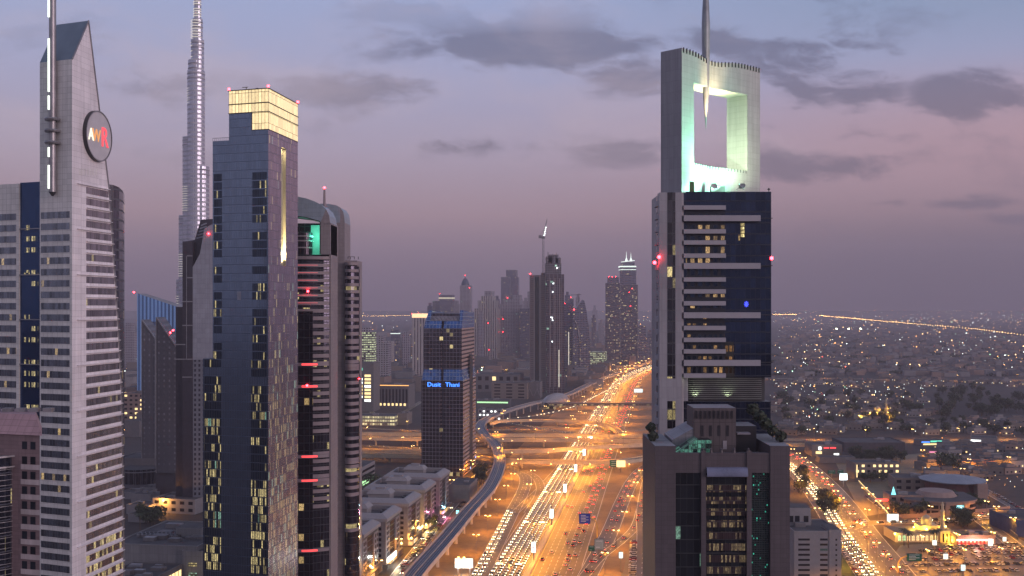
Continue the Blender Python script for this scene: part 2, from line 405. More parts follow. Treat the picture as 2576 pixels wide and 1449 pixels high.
    a, c2 = wf, along(P, dL, 47); e2 = along(P, dL, -90); zt = zh(457, Y0 + 6)
    def strip(t0, t1, back, z1, m, nm):
        q = MB(); pA, pB = pt(back, t0, 0), pt(back, t1, 0); pC, pD = pt(26, t1, 0), pt(26, t0, 0)
        poly = [pA, pD, pC, pB]; q.prism([(p[0], p[1]) for p in poly], 0, z1, m, ROOF); return q.build(nm, m, T)
    strip(a, c2, .8, zt, navy, 'glass_bay'); strip(c2, e2, .2, zt - .3, T1, 'side_wing')
    fr = MB()
    for yy in (575, 691, 804, 917, 1031): 
        z = zh(yy * 1.0, Y0 + 6); fr.bar((dL[0] * (a + .1) + out[0] * -.3, dL[1] * (a + .1) + out[1] * -.3, z), (dL[0] * (c2 - .1) + out[0] * -.3, dL[1] * (c2 - .1) + out[1] * -.3, z), .3, STEEL)
    fr.build('ledge', STEEL, T)
    nb = facade('navy_room_window', (.02, .04, .1), (.05, .08, .14), .95, 40, .75, 1, .5, YEL, es=.9, seed=3, gmetal=.6)
    k = 0
    for k in range(26):
        z = zf - k * 3.45 - .2
        if k % 4 != 0 and random.random() < .85:
            for f0, f1 in ((.18, .45), (.55, .85)):
                if random.random() < .62:
                    t0, t1 = c2 + (a - c2) * f0, c2 + (a - c2) * f1; o_ = -dR[0] * .0
                    q = MB(); vs = [(dL[0] * t_ + dR[0] * o2, dL[1] * t_ + dR[1] * o2, zz) for t_ in (t0, t1) for o2 in (.72, .82) for zz in (z - 1.5, z)]
                    q.mesh(vs, [(0, 1, 5, 4), (2, 6, 7, 3), (1, 3, 7, 5), (0, 4, 6, 2), (0, 2, 3, 1), (4, 5, 7, 6)], nb); q.build('room_window', nb, T)
        z = zf - k * 3.45
        q = MB(); t0, t1 = c2 + 1.2, c2 + 9.5
        vs = [(dL[0] * t_ + dR[0] * o2, dL[1] * t_ + dR[1] * o2, zz) for t_ in (t0, t1) for o2 in (.12, .26) for zz in (z - 2.0, z)]
        q.mesh(vs, [(0, 1, 5, 4), (2, 6, 7, 3), (1, 3, 7, 5), (0, 4, 6, 2), (0, 2, 3, 1), (4, 5, 7, 6)], g1); q.build('window_band', g1, T)
    # roof plant and aerial
    q = MB(); q.obox(pt(6, wf + .5, 0)[:2], dL, 2.6, -3, zt, zt + 1.8, mat('plant_green', (.3, .36, .3)))
    p = pt(5, wf + 1.5, 0); q.bar((p[0], p[1], zt), (p[0], p[1], zt + 6), .25, DARKM); q.bar((p[0] - .6, p[1], zt + 4), (p[0] + .6, p[1], zt + 4.2), .2, DARKM)
    q.build('roof_aerial', DARKM, T)
    # curved dark wing seen behind the right edge
    wing = facade('wing_glass', (.10, .095, .115), (.13, .125, .16), 1.6, 3.45, .9, .8, .015, WARM, es=.6, rough=.15, seed=4, gmetal=.85)
    pts = [at(250, 372), at(285, 374), at(300, 378), at(309, 384), at(313, 394), at(311, 405), at(250, 405)]
    q = MB(); q.prism([(x - P[0], y - P[1]) for x, y in pts], 0, 191, wing, ROOF, zt=[191.5, 191, 190.6, 190, 189.4, 189, 191]); q.build('curved_wing', wing, T)
awr_tower()

def pink_block():
    Y0 = 250.0; P = at(100, Y0); dL = unit(-3.2, 1); GR = unit(-.4302, 1)
    T = thing('granite_block', 'pink granite block with a sloping parapet in the bottom left corner', 'building', (P[0], P[1], 0))
    G = tile('pink_granite', (.24, .16, .17), 2.0, .9, .05, .6, .5, var=.1); G2 = tile('pale_granite', (.55, .46, .47), 2.0, 3.6, .05, .7, .5)
    CR = tile('rose_parapet', (.42, .26, .28), 2.2, 1.3, .07, .5, .5)
    zt = zh(1095, Y0); w1 = along(P, dL, 52); w2 = along(P, dL, -70)
    def q_(t, s=0, z=0): return (dL[0] * t + GR[0] * s, dL[1] * t + GR[1] * s, z)
    b = MB(); b.prism([q_(0)[:2], q_(0, 18)[:2], q_(w2, 18)[:2], q_(w2)[:2]], 0, zt, G, ROOF); b.build('wall', G, T)
    b = MB(); zz = zh(1043, Y0 + 3)
    lo = [q_(-.6, -.6, zt), q_(-.6, 18.6, zt), q_(w2, 18.6, zt), q_(w2, -.6, zt)]; hi = [q_(1.2, 3.2, zz), q_(1.2, 15, zz), q_(w2, 15, zz), q_(w2, 3.2, zz)]
    b.mesh(lo + hi, [(0, 1, 5, 4), (1, 2, 6, 5), (2, 3, 7, 6), (3, 0, 4, 7), (3, 2, 1, 0), (4, 5, 6, 7)], CR); b.build('sloping_parapet', CR, T)
    b = MB()
    for i in range(5): b.box(-16 + i * 3.2, -14 + i * 3.2, 9, 11, zz, zz + .9, STEEL)
    b.build('roof_plant', STEEL, T)
    gl = facade('granite_glass', (.03, .03, .04), (.03, .035, .05), 40, 3.42, 1, 1, .03, YEL, es=.4, seed=2, gmetal=.5, rough=.08)
    fh = 3.6 * 250 / 250 * .95; n = int((zt - 70) / fh)
    for k in range(n):
        z = zt - 1.2 - k * fh
        q = MB(); vs = [q_(t, s, z_) for t in (.02, w1) for s in (-.25, .02) for z_ in (z - fh + .1, z - fh + 1.25)]
        q.mesh(vs, [(0, 1, 5, 4), (2, 6, 7, 3), (1, 3, 7, 5), (0, 4, 6, 2), (0, 2, 3, 1), (4, 5, 7, 6)], G2)
        if k: q.build('pale_course', G2, T)
        for f in (.22, .66):
            t0 = w1 * f; q = MB(); vs = [q_(t, s, z_) for t in (t0, t0 + w1 * .27) for s in (-.03, .02) for z_ in (z - fh + 1.3, z - .35)]
            q.mesh(vs, [(0, 1, 5, 4), (2, 6, 7, 3), (1, 3, 7, 5), (0, 4, 6, 2), (0, 2, 3, 1), (4, 5, 7, 6)], gl); q.build('window', gl, T)
    arc = []; c = q_(w1 + 10.5, 3.5)
    for i in range(13):
        a = R(-150 + i * 10); arc.append((c[0] + 10.6 * math.cos(a), c[1] + 10.6 * math.sin(a)))
    DG = facade('curved_dark_glass', (.02, .022, .035), (.035, .04, .065), 1.3, 3.6, .93, .93, .07, YEL, (.3, .6, 1), es=.5, seed=6, rough=.07)
    zb = zh(1150, Y0); q = MB(); q.prism(arc, 0, zb, DG, ROOF); q.build('curved_glass_bay', DG, T)
    z = zb - 3
    k = 0
    while z > 82:
        q = MB(); r = 10.85
        for i in range(12):
            a, d = R(-150 + i * 10), R(-140 + i * 10)
            q.bar((c[0] + r * math.cos(a), c[1] + r * math.sin(a), z), (c[0] + r * math.cos(d), c[1] + r * math.sin(d), z), .1, STEEL, .1)
        q.build('glass_fin', STEEL, T); z -= 1.2; k += 1
    for z in (zb, zb - 2.4):
        q = MB(); r = 11.3
        for i in range(12):
            a, d = R(-150 + i * 10), R(-140 + i * 10)
            q.bar((c[0] + r * math.cos(a), c[1] + r * math.sin(a), z), (c[0] + r * math.cos(d), c[1] + r * math.sin(d), z), .35, STEEL)
        q.build('rail', STEEL, T)
pink_block()

def blue_tower():
    Y0 = 450.0; P = at(675, Y0); dR, dL = GR, unit(-3, 1)
    T = thing('glass_tower', 'dark blue glass tower with a glowing lit crown and a tall bright vertical slot', 'tower', (P[0], P[1], 0))
    L = along(P, dR, 749); wA, wB, wC, wS = (along(P, dL, x) for x in (634, 576, 535, 510))
    def q(t, s=0, z=0): return (dL[0] * t + dR[0] * s, dL[1] * t + dR[1] * s, z)
    def poly(t0, t1, s0=0, s1=None): s1 = L if s1 is None else s1; return [q(t0, s0)[:2], q(t0, s1)[:2], q(t1, s1)[:2], q(t1, s0)[:2]]
    zC, z1, z2, zs = zh(222, Y0), zh(280, Y0), zh(325, Y0), zh(355, Y0 + 8)
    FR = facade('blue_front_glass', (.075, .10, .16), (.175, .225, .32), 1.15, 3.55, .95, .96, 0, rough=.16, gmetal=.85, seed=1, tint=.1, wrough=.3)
    SD = facade('side_glass_sunset_tint', (.17, .14, .18), (.42, .34, .42), 1.0, 3.55, .84, .94, .05, YEL, COOL, es=.30, rough=.22, gmetal=.75, seed=8, tint=.22, wrough=.4, litlow=.48, litz=(40, 165))  # mauve tint puts the sunset reflection into the glass colour
    b = MB()
    def walls(poly_, za, zb_):
        n = len(poly_)
        for i in range(n):
            a, c = poly_[i], poly_[(i + 1) % n]; side = abs((c[0] - a[0]) * dR[1] - (c[1] - a[1]) * dR[0]) < 1e-3
            b.face([(*a, za), (*c, za), (*c, zb_), (*a, zb_)], SD if side else FR)
        b.face([(*p, zb_) for p in poly_], ROOF)
    sl0, sl1 = along(P, dR, 707.5), along(P, dR, 719); zs0, zs1 = zh(668, Y0 + sl0), zh(370, Y0 + sl0)
    # main shaft with a slot cut into the right face
    pm = poly(0, wC)
    for (a, c) in ((1, 2), (2, 3), (3, 0)): b.face([(*pm[a], 0), (*pm[c], 0), (*pm[c], zs), (*pm[a], zs)], FR if a == 3 or a == 1 else SD)
    def rf(s0, s1, za, zb_, m=SD, dpt=0): b.face([q(dpt, s0, za), q(dpt, s1, za), q(dpt, s1, zb_), q(dpt, s0, zb_)], m)
    rf(0, sl0, 0, z2); rf(sl1, L, 0, z2); rf(sl0, sl1, 0, zs0); rf(sl0, sl1, zs1, z2)
    SL = mat('slot_lining', (.45, .42, .32), .6, var=.05); dp = 1.3
    rf(sl0, sl1, zs0, zs1, SL, dp)
    b.face([q(0, sl0, zs0), q(dp, sl0, zs0), q(dp, sl0, zs1), q(0, sl0, zs1)], SL); b.face([q(0, sl1, zs0), q(0, sl1, zs1), q(dp, sl1, zs1), q(dp, sl1, zs0)], SL)
    b.face([q(0, sl0, zs0), q(0, sl1, zs0), q(dp, sl1, zs0), q(dp, sl0, zs0)], SL); b.face([q(0, sl0, zs1), q(dp, sl0, zs1), q(dp, sl1, zs1), q(0, sl1, zs1)], SL)
    b.face([(*p, zs) for p in pm], ROOF)
    # upper shaft (narrower at the left)
    pu = poly(0, wB)
    for (a, c) in ((1, 2), (2, 3), (3, 0)): b.face([(*pu[a], zs), (*pu[c], zs), (*pu[c], z2), (*pu[a], z2)], FR if a != 2 else SD)
    b.face([(*p, z2) for p in pu], ROOF)
    pl = poly(wA, wB)
    for (a, c) in ((0, 1), (2, 3), (3, 0), (1, 2)): b.face([(*pl[a], z2), (*pl[c], z2), (*pl[c], z1), (*pl[a], z1)], FR)
    b.build('shaft', FR, T)
    # lower widening at the left foot
    zw = zh(905, Y0); b = MB(); b.prism([q(wC - .01, .2)[:2], q(wC, L)[:2], q(wS, L)[:2], q(wS, .2)[:2]], 0, zw, FR, ROOF); b.build('lower_wing', FR, T)
    # lit crown
    CG = facade('crown_glass', (.10, .075, .04), (.5, .42, .3), 1.55, 4.3, .89, .96, 1.1, (1, .76, .38), es=1.25, rough=.3, gmetal=.1, seed=4, tint=.2, vo=-1.2, vary=.35)
    b = MB(); o = .05
    def ring(t0, t1, za, zb_):
        pp = [q(t0 - o, -o), q(t0 - o, L + o), q(t1 + o, L + o), q(t1 + o, -o)]
        for i in range(4):
            a, c = pp[i], pp[(i + 1) % 4]; b.face([(a[0], a[1], za), (c[0], c[1], za), (c[0], c[1], zb_), (a[0], a[1], zb_)], CG)
    ring(0, wB, z1, zC); ring(0, wA, z2, z1 - .001)
    b.build('lit_crown', CG, T)
    b = MB(); pp = [q(-.2, -.2), q(-.2, L + .2), q(wB + .2, L + .2), q(wB + .2, -.2)]
    for i in range(4): b.bar(pp[i][:2] + (zC,), pp[(i + 1) % 4][:2] + (zC,), .35, DARKM)
    for zz in (z1, zC - 4.3 * 1.35): 
        for i in (0, 3): b.bar(pp[i][:2] + (zz,), pp[(i + 1) % 4][:2] + (zz,), .3, DARKM)
    b.bar(q(0, 0, z2)[:2] + (z2,), q(0, L)[:2] + (z2,), .3, DARKM); b.bar(q(0, 0)[:2] + (z2,), q(wA, 0)[:2] + (z2,), .3, DARKM); b.bar(q(wA, -.1)[:2] + (z2,), q(wA, -.1)[:2] + (z1,), .3, DARKM)
    b.build('crown_frame', DARKM, T)
    b = MB(); b.obox(q(wB * .5, 8)[:2], dL, 4, -2, zC, zC + 1.5, DARKM); b.bar(q(wB * .7, 6, zC + .8), q(wB * .35, 4, zC + 1.2), .3, DARKM); b.bar(q(wB * .7, 6, zC), q(wB * .7, 6, zC + 2.5), .25, DARKM)
    b.bar(q(wB * .66, 6, zC + 2.4), q(wB * .8, 6, zC + 2.4), .25, DARKM)
    b.build('roof_crane_arm', DARKM, T)
    # lamp at the foot of the slot
    ld = bpy.data.lights.new('slot_uplight', 'AREA'); ld.energy = 9000; ld.color = (1, .78, .4); ld.size = .7; ld.size_y = 1.0; ld.shape = 'RECTANGLE'; ld.spread = R(100)
    lo = bpy.data.objects.new('slot_uplight', ld); col.objects.link(lo); lo.parent = T; lo.location = q(.55, (sl0 + sl1) / 2, zs0 + .3); lo.rotation_euler = (R(180), 0, 0)
    ld2 = bpy.data.lights.new('slot_downlight', 'AREA'); ld2.energy = 500; ld2.color = (1, .8, .45); ld2.size = .5
    lo = bpy.data.objects.new('slot_downlight', ld2); col.objects.link(lo); lo.parent = T; lo.location = q(.55, (sl0 + sl1) / 2, zs1 - .3)
    out = (-dR[0], -dR[1]); n_ = (dL[1], -dL[0]); n_ = n_ if n_[1] < 0 else (-n_[0], -n_[1])
    ww = [facade('strip_window_%d' % i, (.02, .03, .05), (.04, .06, .1), .82, 3.52, .66, 1, l, YEL, c2, es=e, seed=i * 3 + 1, vo=-(zh(432, Y0) + .05), gmetal=.6, rough=.1)
          for i, (l, c2, e) in enumerate(((.10, None, .6), (.32, YEL, .6), (.52, YEL, .7), (.6, COOL, .45)))]
    fh = 3.52
    for (xa, xb, xc, xd) in ((673, 634, 671, 632), (560, 537, 554, 514)):
        k = 0; z = zh(432, Y0)
        while z - k * fh > 42:
            zz = z - k * fh; low = zz < zh(905, Y0)
            t0, t1 = along(P, dL, xc if low else xa - 2), along(P, dL, xd if low else xb + 1)
            if low and xa < 600: t0, t1 = along(P, dL, 556), along(P, dL, 514)
            r = random.random(); fr_ = (zh(400, Y0) - zz) / 100.0
            m = ww[0] if r > .25 + .5 * max(0, fr_ - .35) else ww[1]
            if fr_ > .9: m = ww[random.choice((0, 1, 1, 2, 2, 3) if fr_ > 1.25 else (0, 1, 1, 3, 0))]
            if fr_ > 1.55: m = ww[random.choice((1, 2, 2))]
            if random.random() < .12 and fr_ < .9: k += 1; continue
            q_ = MB(); vs = [(dL[0] * t + n_[0] * o, dL[1] * t + n_[1] * o, z_) for t in (t0, t1) for o in (-.03, .07) for z_ in (zz - 3.1, zz)]
            q_.mesh(vs, [(0, 1, 5, 4), (2, 6, 7, 3), (1, 3, 7, 5), (0, 4, 6, 2), (0, 2, 3, 1), (4, 5, 7, 6)], m); q_.build('window_band', m, T); k += 1
    q_ = MB(); t0, t1 = along(P, dL, 606), along(P, dL, 597); za, zb_ = zh(755, Y0 + 3), zh(733, Y0 + 3)
    vs = [(dL[0] * t + n_[0] * o, dL[1] * t + n_[1] * o, z_) for t in (t0, t1) for o in (-.03, .06) for z_ in (za, zb_)]
    q_.mesh(vs, [(0, 1, 5, 4), (2, 6, 7, 3), (1, 3, 7, 5), (0, 4, 6, 2), (0, 2, 3, 1), (4, 5, 7, 6)]); q_.build('pale_panel', mat('pale_panel', (.3, .31, .38)), T)
    b = MB()
    for i in range(9):
        p = q(wB + (wC - wB) * i / 8, 0); b.bar(p[:2] + (zs,), p[:2] + (zs + 1.2,), .12, STEEL)
    b.bar(q(wB, 0)[:2] + (zs + 1.2,), q(wC, 0)[:2] + (zs + 1.2,), .15, STEEL); b.build('roof_railing', STEEL, T)
    beacons(T, [q(wB, 0, zC + .8), q(0, 0, zC + .9), q(0, L, zC + .9)], .55)
blue_tower()

def arched_towers():
    """beige towers with an arched roof, banded curved balconies"""
    BE = tile('beige_panel', (.30, .255, .27), 1.6, 1.8, .07, .6, .5); RB = tile('arch_roof', (.34, .40, .47), 2.0, 2.0, .08, .6, .4, .3)
    BD = mat('balcony_beige', (.27, .22, .24), .55, var=.06); DG = facade('balcony_glass', (.02, .02, .03), (.05, .045, .065), 1.5, 3.55, .9, .9, .05, YEL, es=.55, seed=4, rough=.1)
    TG = facade('twin_dark_glass', (.012, .01, .018), (.03, .022, .035), 2.6, 3.55, .9, .9, .02, WARM, es=.6, seed=14, rough=.08)
    for idx, (xL, xR, Y0, ya, yr, ztopb) in enumerate(((700, 830, 520, 495, 620, 640), (828, 903, 560, 513, 650, 652))):
        P = at(xR - 34 if idx == 0 else 870, Y0)
        lab = ('beige tower with an arched roof around a teal lit opening and red lit balcony bands', 'rear arched beige tower with rounded shoulder and banded balconies facing the highway')[idx]
        T = thing('arched_tower', lab, 'tower', (P[0], P[1], 0))
        if idx == 0:
            ox = lambda x: (x - 1288) / F * Y0 - P[0]
            # body: balconies (curved in plan) in front of a flat tiled slab
            zb_ = zh(640, Y0); b = MB()
            xl, xr = ox(700), ox(831)
            b.box(ox(826.5), xr, 1.6, 22, 0, zh(560, Y0), BE, ROOF); b.box(xl, ox(826), 2.2, 22, 0, zb_, TG, ROOF)
            b.build('body', BE, T)
            # arch: profile in x, z extruded in y, with the opening
            out_, in_ = [], []
            for px, py in ((700, 488), (720, 489), (747, 494), (770, 499), (790, 506), (808, 515), (820, 526), (828, 542), (831, 562)): out_.append((ox(px), zh(py, Y0)))
            for px, py in ((700, 540), (720, 541), (747, 544), (770, 547), (790, 553), (802, 556), (806.2, 560), (806.4, 562), (806.5, 564)): in_.append((ox(px), zh(py, Y0)))
            b = MB(); y0, y1 = 0.0, 20.0; lowz = zh(640, Y0)
            for i in range(8):
                (a, c), (d, e) = (out_[i], out_[i + 1]), (in_[i], in_[i + 1])
                b.face([(d[0], y0, d[1]), (e[0], y0, e[1]), (c[0], y0, c[1]), (a[0], y0, a[1])], BE if i > 5 else RB)
                b.face([(a[0], y0, a[1]), (c[0], y0, c[1]), (c[0], y1, c[1]), (a[0], y1, a[1])], RB)
                b.face([(d[0], y0, d[1]), (d[0], y1, d[1]), (e[0], y1, e[1]), (e[0], y0, e[1])], BE)
                b.face([(a[0], y1, a[1]), (c[0], y1, c[1]), (e[0], y1, e[1]), (d[0], y1, d[1])], RB)
            b.build('arch_roof', RB, T)
            b = MB(); b.box(in_[-1][0], out_[-1][0], 0, 20, lowz, in_[-1][1], BE, ROOF); b.build('arch_leg', BE, T)
            fb = MB(); fb.box(ox(700), in_[-1][0], 12, 12.6, lowz, zh(557, Y0), TG); fb.build('back_screen', TG, T)
            qbox_ = MB(); qbox_.box(ox(771), in_[-1][0] - .1, 11.5, 11.95, lowz, zh(562, Y0), mat('screen_beige', (.4, .4, .4))); qbox_.build('back_wall', None, T)  # pale panel added where the teal light should show on the screen
            fr = MB(); fr.bar((in_[-1][0] - .2, -.05, lowz), (in_[-1][0] - .2, -.05, in_[-1][1]), .45, DARKM)
            for i in range(8): fr.bar((in_[i][0], -.05, in_[i][1]), (in_[i + 1][0], -.05, in_[i + 1][1]), .45, DARKM)
            fr.build('opening_frame', DARKM, T)
            dr = MB(); dr.lathe(ox(757), 5, [(4.6, lowz), (4.6, zh(585, Y0)), (3.9, zh(582, Y0)), (0.01, zh(580, Y0))], 24, TG); dr.build('drum', TG, T)
            for zz in (622, 605, 593): q = MB(); q.lathe(ox(757), 5, [(4.65, zh(zz + 2, Y0)), (5.0, zh(zz + 2, Y0)), (5.0, zh(zz - 1, Y0)), (4.65, zh(zz - 1, Y0))], 24, BD); q.build('drum_ring', BD, T)
            ld = bpy.data.lights.new('teal_floodlight', 'POINT'); ld.energy = 5000; ld.color = (.12, 1, .62); ld.shadow_soft_size = .5
            lo = bpy.data.objects.new('teal_floodlight', ld); col.objects.link(lo); lo.parent = T; lo.location = (in_[-1][0] - 2.3, 3.5, in_[-1][1] - 5)
            q = MB(); xx = ox(808); q.cyl(xx, 9, zh(525, Y0), zh(470, Y0), .75, .45, 10, BD); q.build('mast', BD, T); beacons(T, [(xx, 9, zh(467, Y0))], .6)
            c0, rad, zt_ = (ox(788), 9.5), 11.5, zh(645, Y0)
            xa, xb = ox(700), ox(827)
        else:
            ox = lambda x: (x - 1288) / F * Y0 - P[0]
            b = MB(); z_ = zh(560, Y0); out_ = [(ox(px), zh(py, Y0)) for px, py in ((806, 512), (828, 513), (845, 516), (856, 522), (863, 532), (866, 545), (867, 560))]
            for i in range(6):
                a, c = out_[i], out_[i + 1]
                b.face([(a[0], 0, z_), (c[0], 0, z_), (c[0], 0, c[1]), (a[0], 0, a[1])], BE if i > 2 else RB)
                b.face([(a[0], 0, a[1]), (c[0], 0, c[1]), (c[0], 20, c[1]), (a[0], 20, a[1])], RB)
            b.build('arch_roof', RB, T)
            b = MB(); b.box(ox(806), ox(867), 0, 20, 0, z_, BE, ROOF); b.box(ox(867.1), ox(897), 1.5, 20, 0, zh(655, Y0), BE, ROOF); b.build('body', BE, T)
            for k in range(75):
                z = zh(675, Y0) - k * 3.55
                if z < 10: break
                q = MB(); q.box(ox(836), ox(850), -.05, .03, z - 2, z, TG); q.build('window', TG, T)
            c0, zt_ = (ox(884), 9.5), zh(660, Y0); xa, xb = ox(869), ox(902)
            q = MB()
            for px in (874, 880, 890, 900): q.bar((ox(px), 2, zh(652, Y0)), (ox(px), 2, zh(645, Y0)), .3, DARKM)
            q.bar((ox(874), 2, zh(645.5, Y0)), (ox(890), 2, zh(645.5, Y0)), .25, DARKM); q.build('roof_frame', DARKM, T)
        # curved balcony bands
        def arcp(r_, dyy=0):
            pts = []
            for i in range(11):
                f_ = i / 10; x = xa + (xb - xa) * f_; d = (1 - (2 * f_ - 1) ** 2) if idx == 0 else (1 - (2 * f_ * .8 - .6) ** 2)
                pts.append((x, 1.2 - r_ * d - dyy))
            return pts
        k = 0; red = lamp('red_band_light', (1, .03, .03), 1.6)
        rk = (4, 10, 15, 20, 25, 32, 33)
        while zt_ - k * 3.55 > 45:
            z = zt_ - k * 3.55; top = k < 6; sky_ = k in (24, 25, 34, 35, 36, 44)
            if not sky_:
                q = MB(); e = .9 if top else .35; pp = arcp(4.2, e)
                q.prism([p for p in pp] + [(xb, 3.5), (xa, 3.5)], z - (1.5 if top else 1.75), z, BD); q.build('balcony_band', BD, T)
            if idx == 0 and k in (1, 2, 3, 4, 5, 6):
                q = MB(); pp = arcp(4.2, .95)[4:9]
                for a, c in zip(pp, pp[1:]): q.bar((a[0], a[1], z - .7), (c[0], c[1], z - .7), .12, None, .22)
                q.build('band_light', lamp('faint_red_light', (1, .1, .12), .7), T)
            k += 1
        q = MB(); pp = arcp(4.0); q.prism(pp + [(xb, 4), (xa, 4)], 0, zt_ - 2, DG if idx else DG); q.build('balcony_glazing', DG, T)
        for yy in (915, 970, 1145, 1205, 1380) if idx == 0 else (860, 918, 1100, 1160, 1330):
            z = zh(yy, Y0); q = MB(); pp = arcp(4.2, 1.5); q.prism(pp + [(xb, 3), (xa, 3)], z - .9, z + .6, BD); ob = q.build('ledge', BD, T)
            if idx == 0:
                q = MB(); pq = arcp(4.2, 1.56)[5:9]
                for a, c in zip(pq, pq[1:]): q.bar((a[0], a[1], z - .1), (c[0], c[1], z - .1), .1, None, .9)
                q.build('ledge_light', red, ob)
        if idx == 0: beacons(T, [(ox(779), -4.6, zh(733, Y0)), (ox(777), -4.8, zh(968, Y0))], .6)
        else: beacons(T, [(ox(903), .5, zh(953, Y0))], .4)
        if idx == 0:
            q = MB(); q.box(ox(748), ox(790), -3.6, 4, 0, zt_ - 26, TG); q.build('dark_bay', TG, T)
arched_towers()

def dusit():
    Y0 = 963.0; P = at(1165, Y0); dR, dL = GR, (-GR[1], GR[0])
    T = thing('hotel_tower', 'dark glass hotel tower with blue glazed bands and glowing blue lettering by the interchange', 'hotel', (P[0], P[1], 0))
    w_, L = along(P, dL, 1060), along(P, dR, 1197)
    G = facade('hotel_glass', (.20, .18, .22), (.09, .08, .10), 3.05, 3.5, .92, .91, .018, YEL, es=.9, seed=2, tint=.3, rough=.08)
    GB = facade('hotel_blue_glass', (.26, .32, .42), (.06, .14, .36), 3.05, 3.5, .9, .9, 0, seed=3, tint=.25)
    SDm = facade('hotel_side', (.38, .27, .25), (.13, .09, .09), 60, 3.5, 1, .42, .0, YEL, es=.8, seed=4, tint=.3)
    def q(t, s=0, z=0): return (dL[0] * t + dR[0] * s, dL[1] * t + dR[1] * s, z)
    def zc(y): return zh(y, Y0)
    cut = zc(860); sh = 3.0
    a0, a1 = w_ * .47, w_ * .53
    def body(s0, s1, t0, t1, z0, z1, f, sd):
        b.face([q(t1, s0, z0), q(t0, s0, z0), q(t0, s0, z1), q(t1, s0, z1)], f)
        b.face([q(t0, s0, z0), q(t0, s1, z0), q(t0, s1, z1), q(t0, s0, z1)], sd)
        b.face([q(t1, s1, z0), q(t1, s0, z0), q(t1, s0, z1), q(t1, s1, z1)], sd)
        b.face([q(t0, s1, z0), q(t1, s1, z0), q(t1, s1, z1), q(t0, s1, z1)], f)
        b.face([q(t0, s0, z1), q(t0, s1, z1), q(t1, s1, z1), q(t1, s0, z1)], ROOF)
    b = MB(); body(0, L, 0, a0, 0, zc(958), G, SDm); body(0, L, a1, w_, 0, zc(958), G, SDm); body(1.2, L, a0, a1, 0, zc(958), G, G); b.build('lower_shaft', G, T)
    i0, i1 = along(P, dL, 1161), along(P, dL, 1066)
    b = MB(); body(1.0, L, i0, a0, zc(958), zc(826), G, SDm); body(1.0, L, a1, i1, zc(958), zc(826), G, SDm); body(2, L, a0, a1, zc(958), zc(826), G, G); b.build('upper_shaft', G, T)
    # sloped blue bands
    for (t0, t1, u0, u1) in ((0, a0, i0, a0), (a1, w_, a1, i1)):
        b = MB(); b.face([q(t1, -.02, zc(958)), q(t0, -.02, zc(958)), q(u0, 1.0, zc(930)), q(u1, 1.0, zc(930))], GB)
        b.face([q(t0, 0, zc(958)), q(t0, L, zc(958)), q(u0, L, zc(930)), q(u0, 1, zc(930))], GB); b.build('blue_band', GB, T)
        j0, j1 = (along(P, dL, 1160), u1) if t0 == 0 else (u0, along(P, dL, 1068))
        b = MB(); b.face([q(u1, .95, zc(826)), q(u0, .95, zc(826)), q(j0, 4, zc(808)), q(j1, 4, zc(808))], GB)
        b.face([q(u0, .95, zc(826)), q(u0, L, zc(826)), q(j0, L, zc(808)), q(j0, 4, zc(808))], GB); b.build('blue_band', GB, T)
    # horns either side of the louvred roof
    for t0, t1, ta in ((along(P, dL, 1161), along(P, dL, 1154), 0), (along(P, dL, 1080), along(P, dL, 1068), 1)):
        e = 2.0 if ta else -0.5
        b = MB(); b.mesh([q(t0, 3.5, zc(808)), q(t1, 3.5, zc(808)), q(t1, L, zc(808)), q(t0, L, zc(808)), q(t0 - e * .2, 9, zc(781)), q(t1 - e, 9, zc(781)), q(t1 - e, L, zc(786)), q(t0 - e * .2, L, zc(786))],
                         [(1, 0, 4, 5), (0, 3, 7, 4), (2, 1, 5, 6), (3, 2, 6, 7), (4, 7, 6, 5)], GB); b.build('roof_horn', GB, T)
    b = MB(); LV = mat('louvre_grey', (.34, .32, .36), .5)
    ta, tb = along(P, dL, 1154), along(P, dL, 1080)
    for i in range(22):
        t = ta + (tb - ta) * (i + .5) / 22; b.bar(q(t, 4.5, zc(808)), q(t, 9, zc(796)), .5, LV)
    b.build('roof_louvre', LV, T)
    b = MB(); b.prism([q(ta, 7)[:2], q(ta, L)[:2], q(tb, L)[:2], q(tb, 7)[:2]], zc(826), zc(806), mat('plant_dark', (.07, .06, .08)), ROOF)
    b.prism([q(ta, 14)[:2], q(ta, L - 2)[:2], q(tb, L - 2)[:2], q(tb, 14)[:2]], zc(806), zc(789), G, ROOF); b.build('roof_plant', G, T)
    q_ = MB(); n = (dR[1], -dR[0]); sx = along(P, dR, 1181); sy = along(P, dR, 1189)
    q_.mesh([(dR[0] * s + n[0] * .12, dR[1] * s + n[1] * .12, z) for s, z in ((sx, 1), (sy, 1), (sy, zc(905)), ((sx + sy) / 2, zc(890)), (sx, zc(905)))], [(0, 1, 2, 3, 4)], DARKM); q_.build('side_slit', DARKM, T)
    BL = lamp('blue_neon', (.03, .22, 1), 3.2)
    rz = math.atan2(-dL[1], -dL[0])
    for wd, x in (('Dusit', 1092), ('Thani', 1138.5)):
        t = along(P, dL, x); p = q(t, -.45, zc(973)); text('sign_lettering', wd, 5.4, BL, T, p, (R(90), 0, rz), .15, scale=(1.05, 1, 1))
    WL = lamp('white_blue_neon', (.3, .5, 1), 2)
    for x, y in ((1183, 1190), (1196, 1172)):
        s = along(P, dR, x); o = text('small_sign', 'dt', 3.2, WL, T, (dR[0] * s + n[0] * .3, dR[1] * s + n[1] * .3, zc(y + 4)), (R(90), 0, math.atan2(dR[1], dR[0])), .1)
dusit()
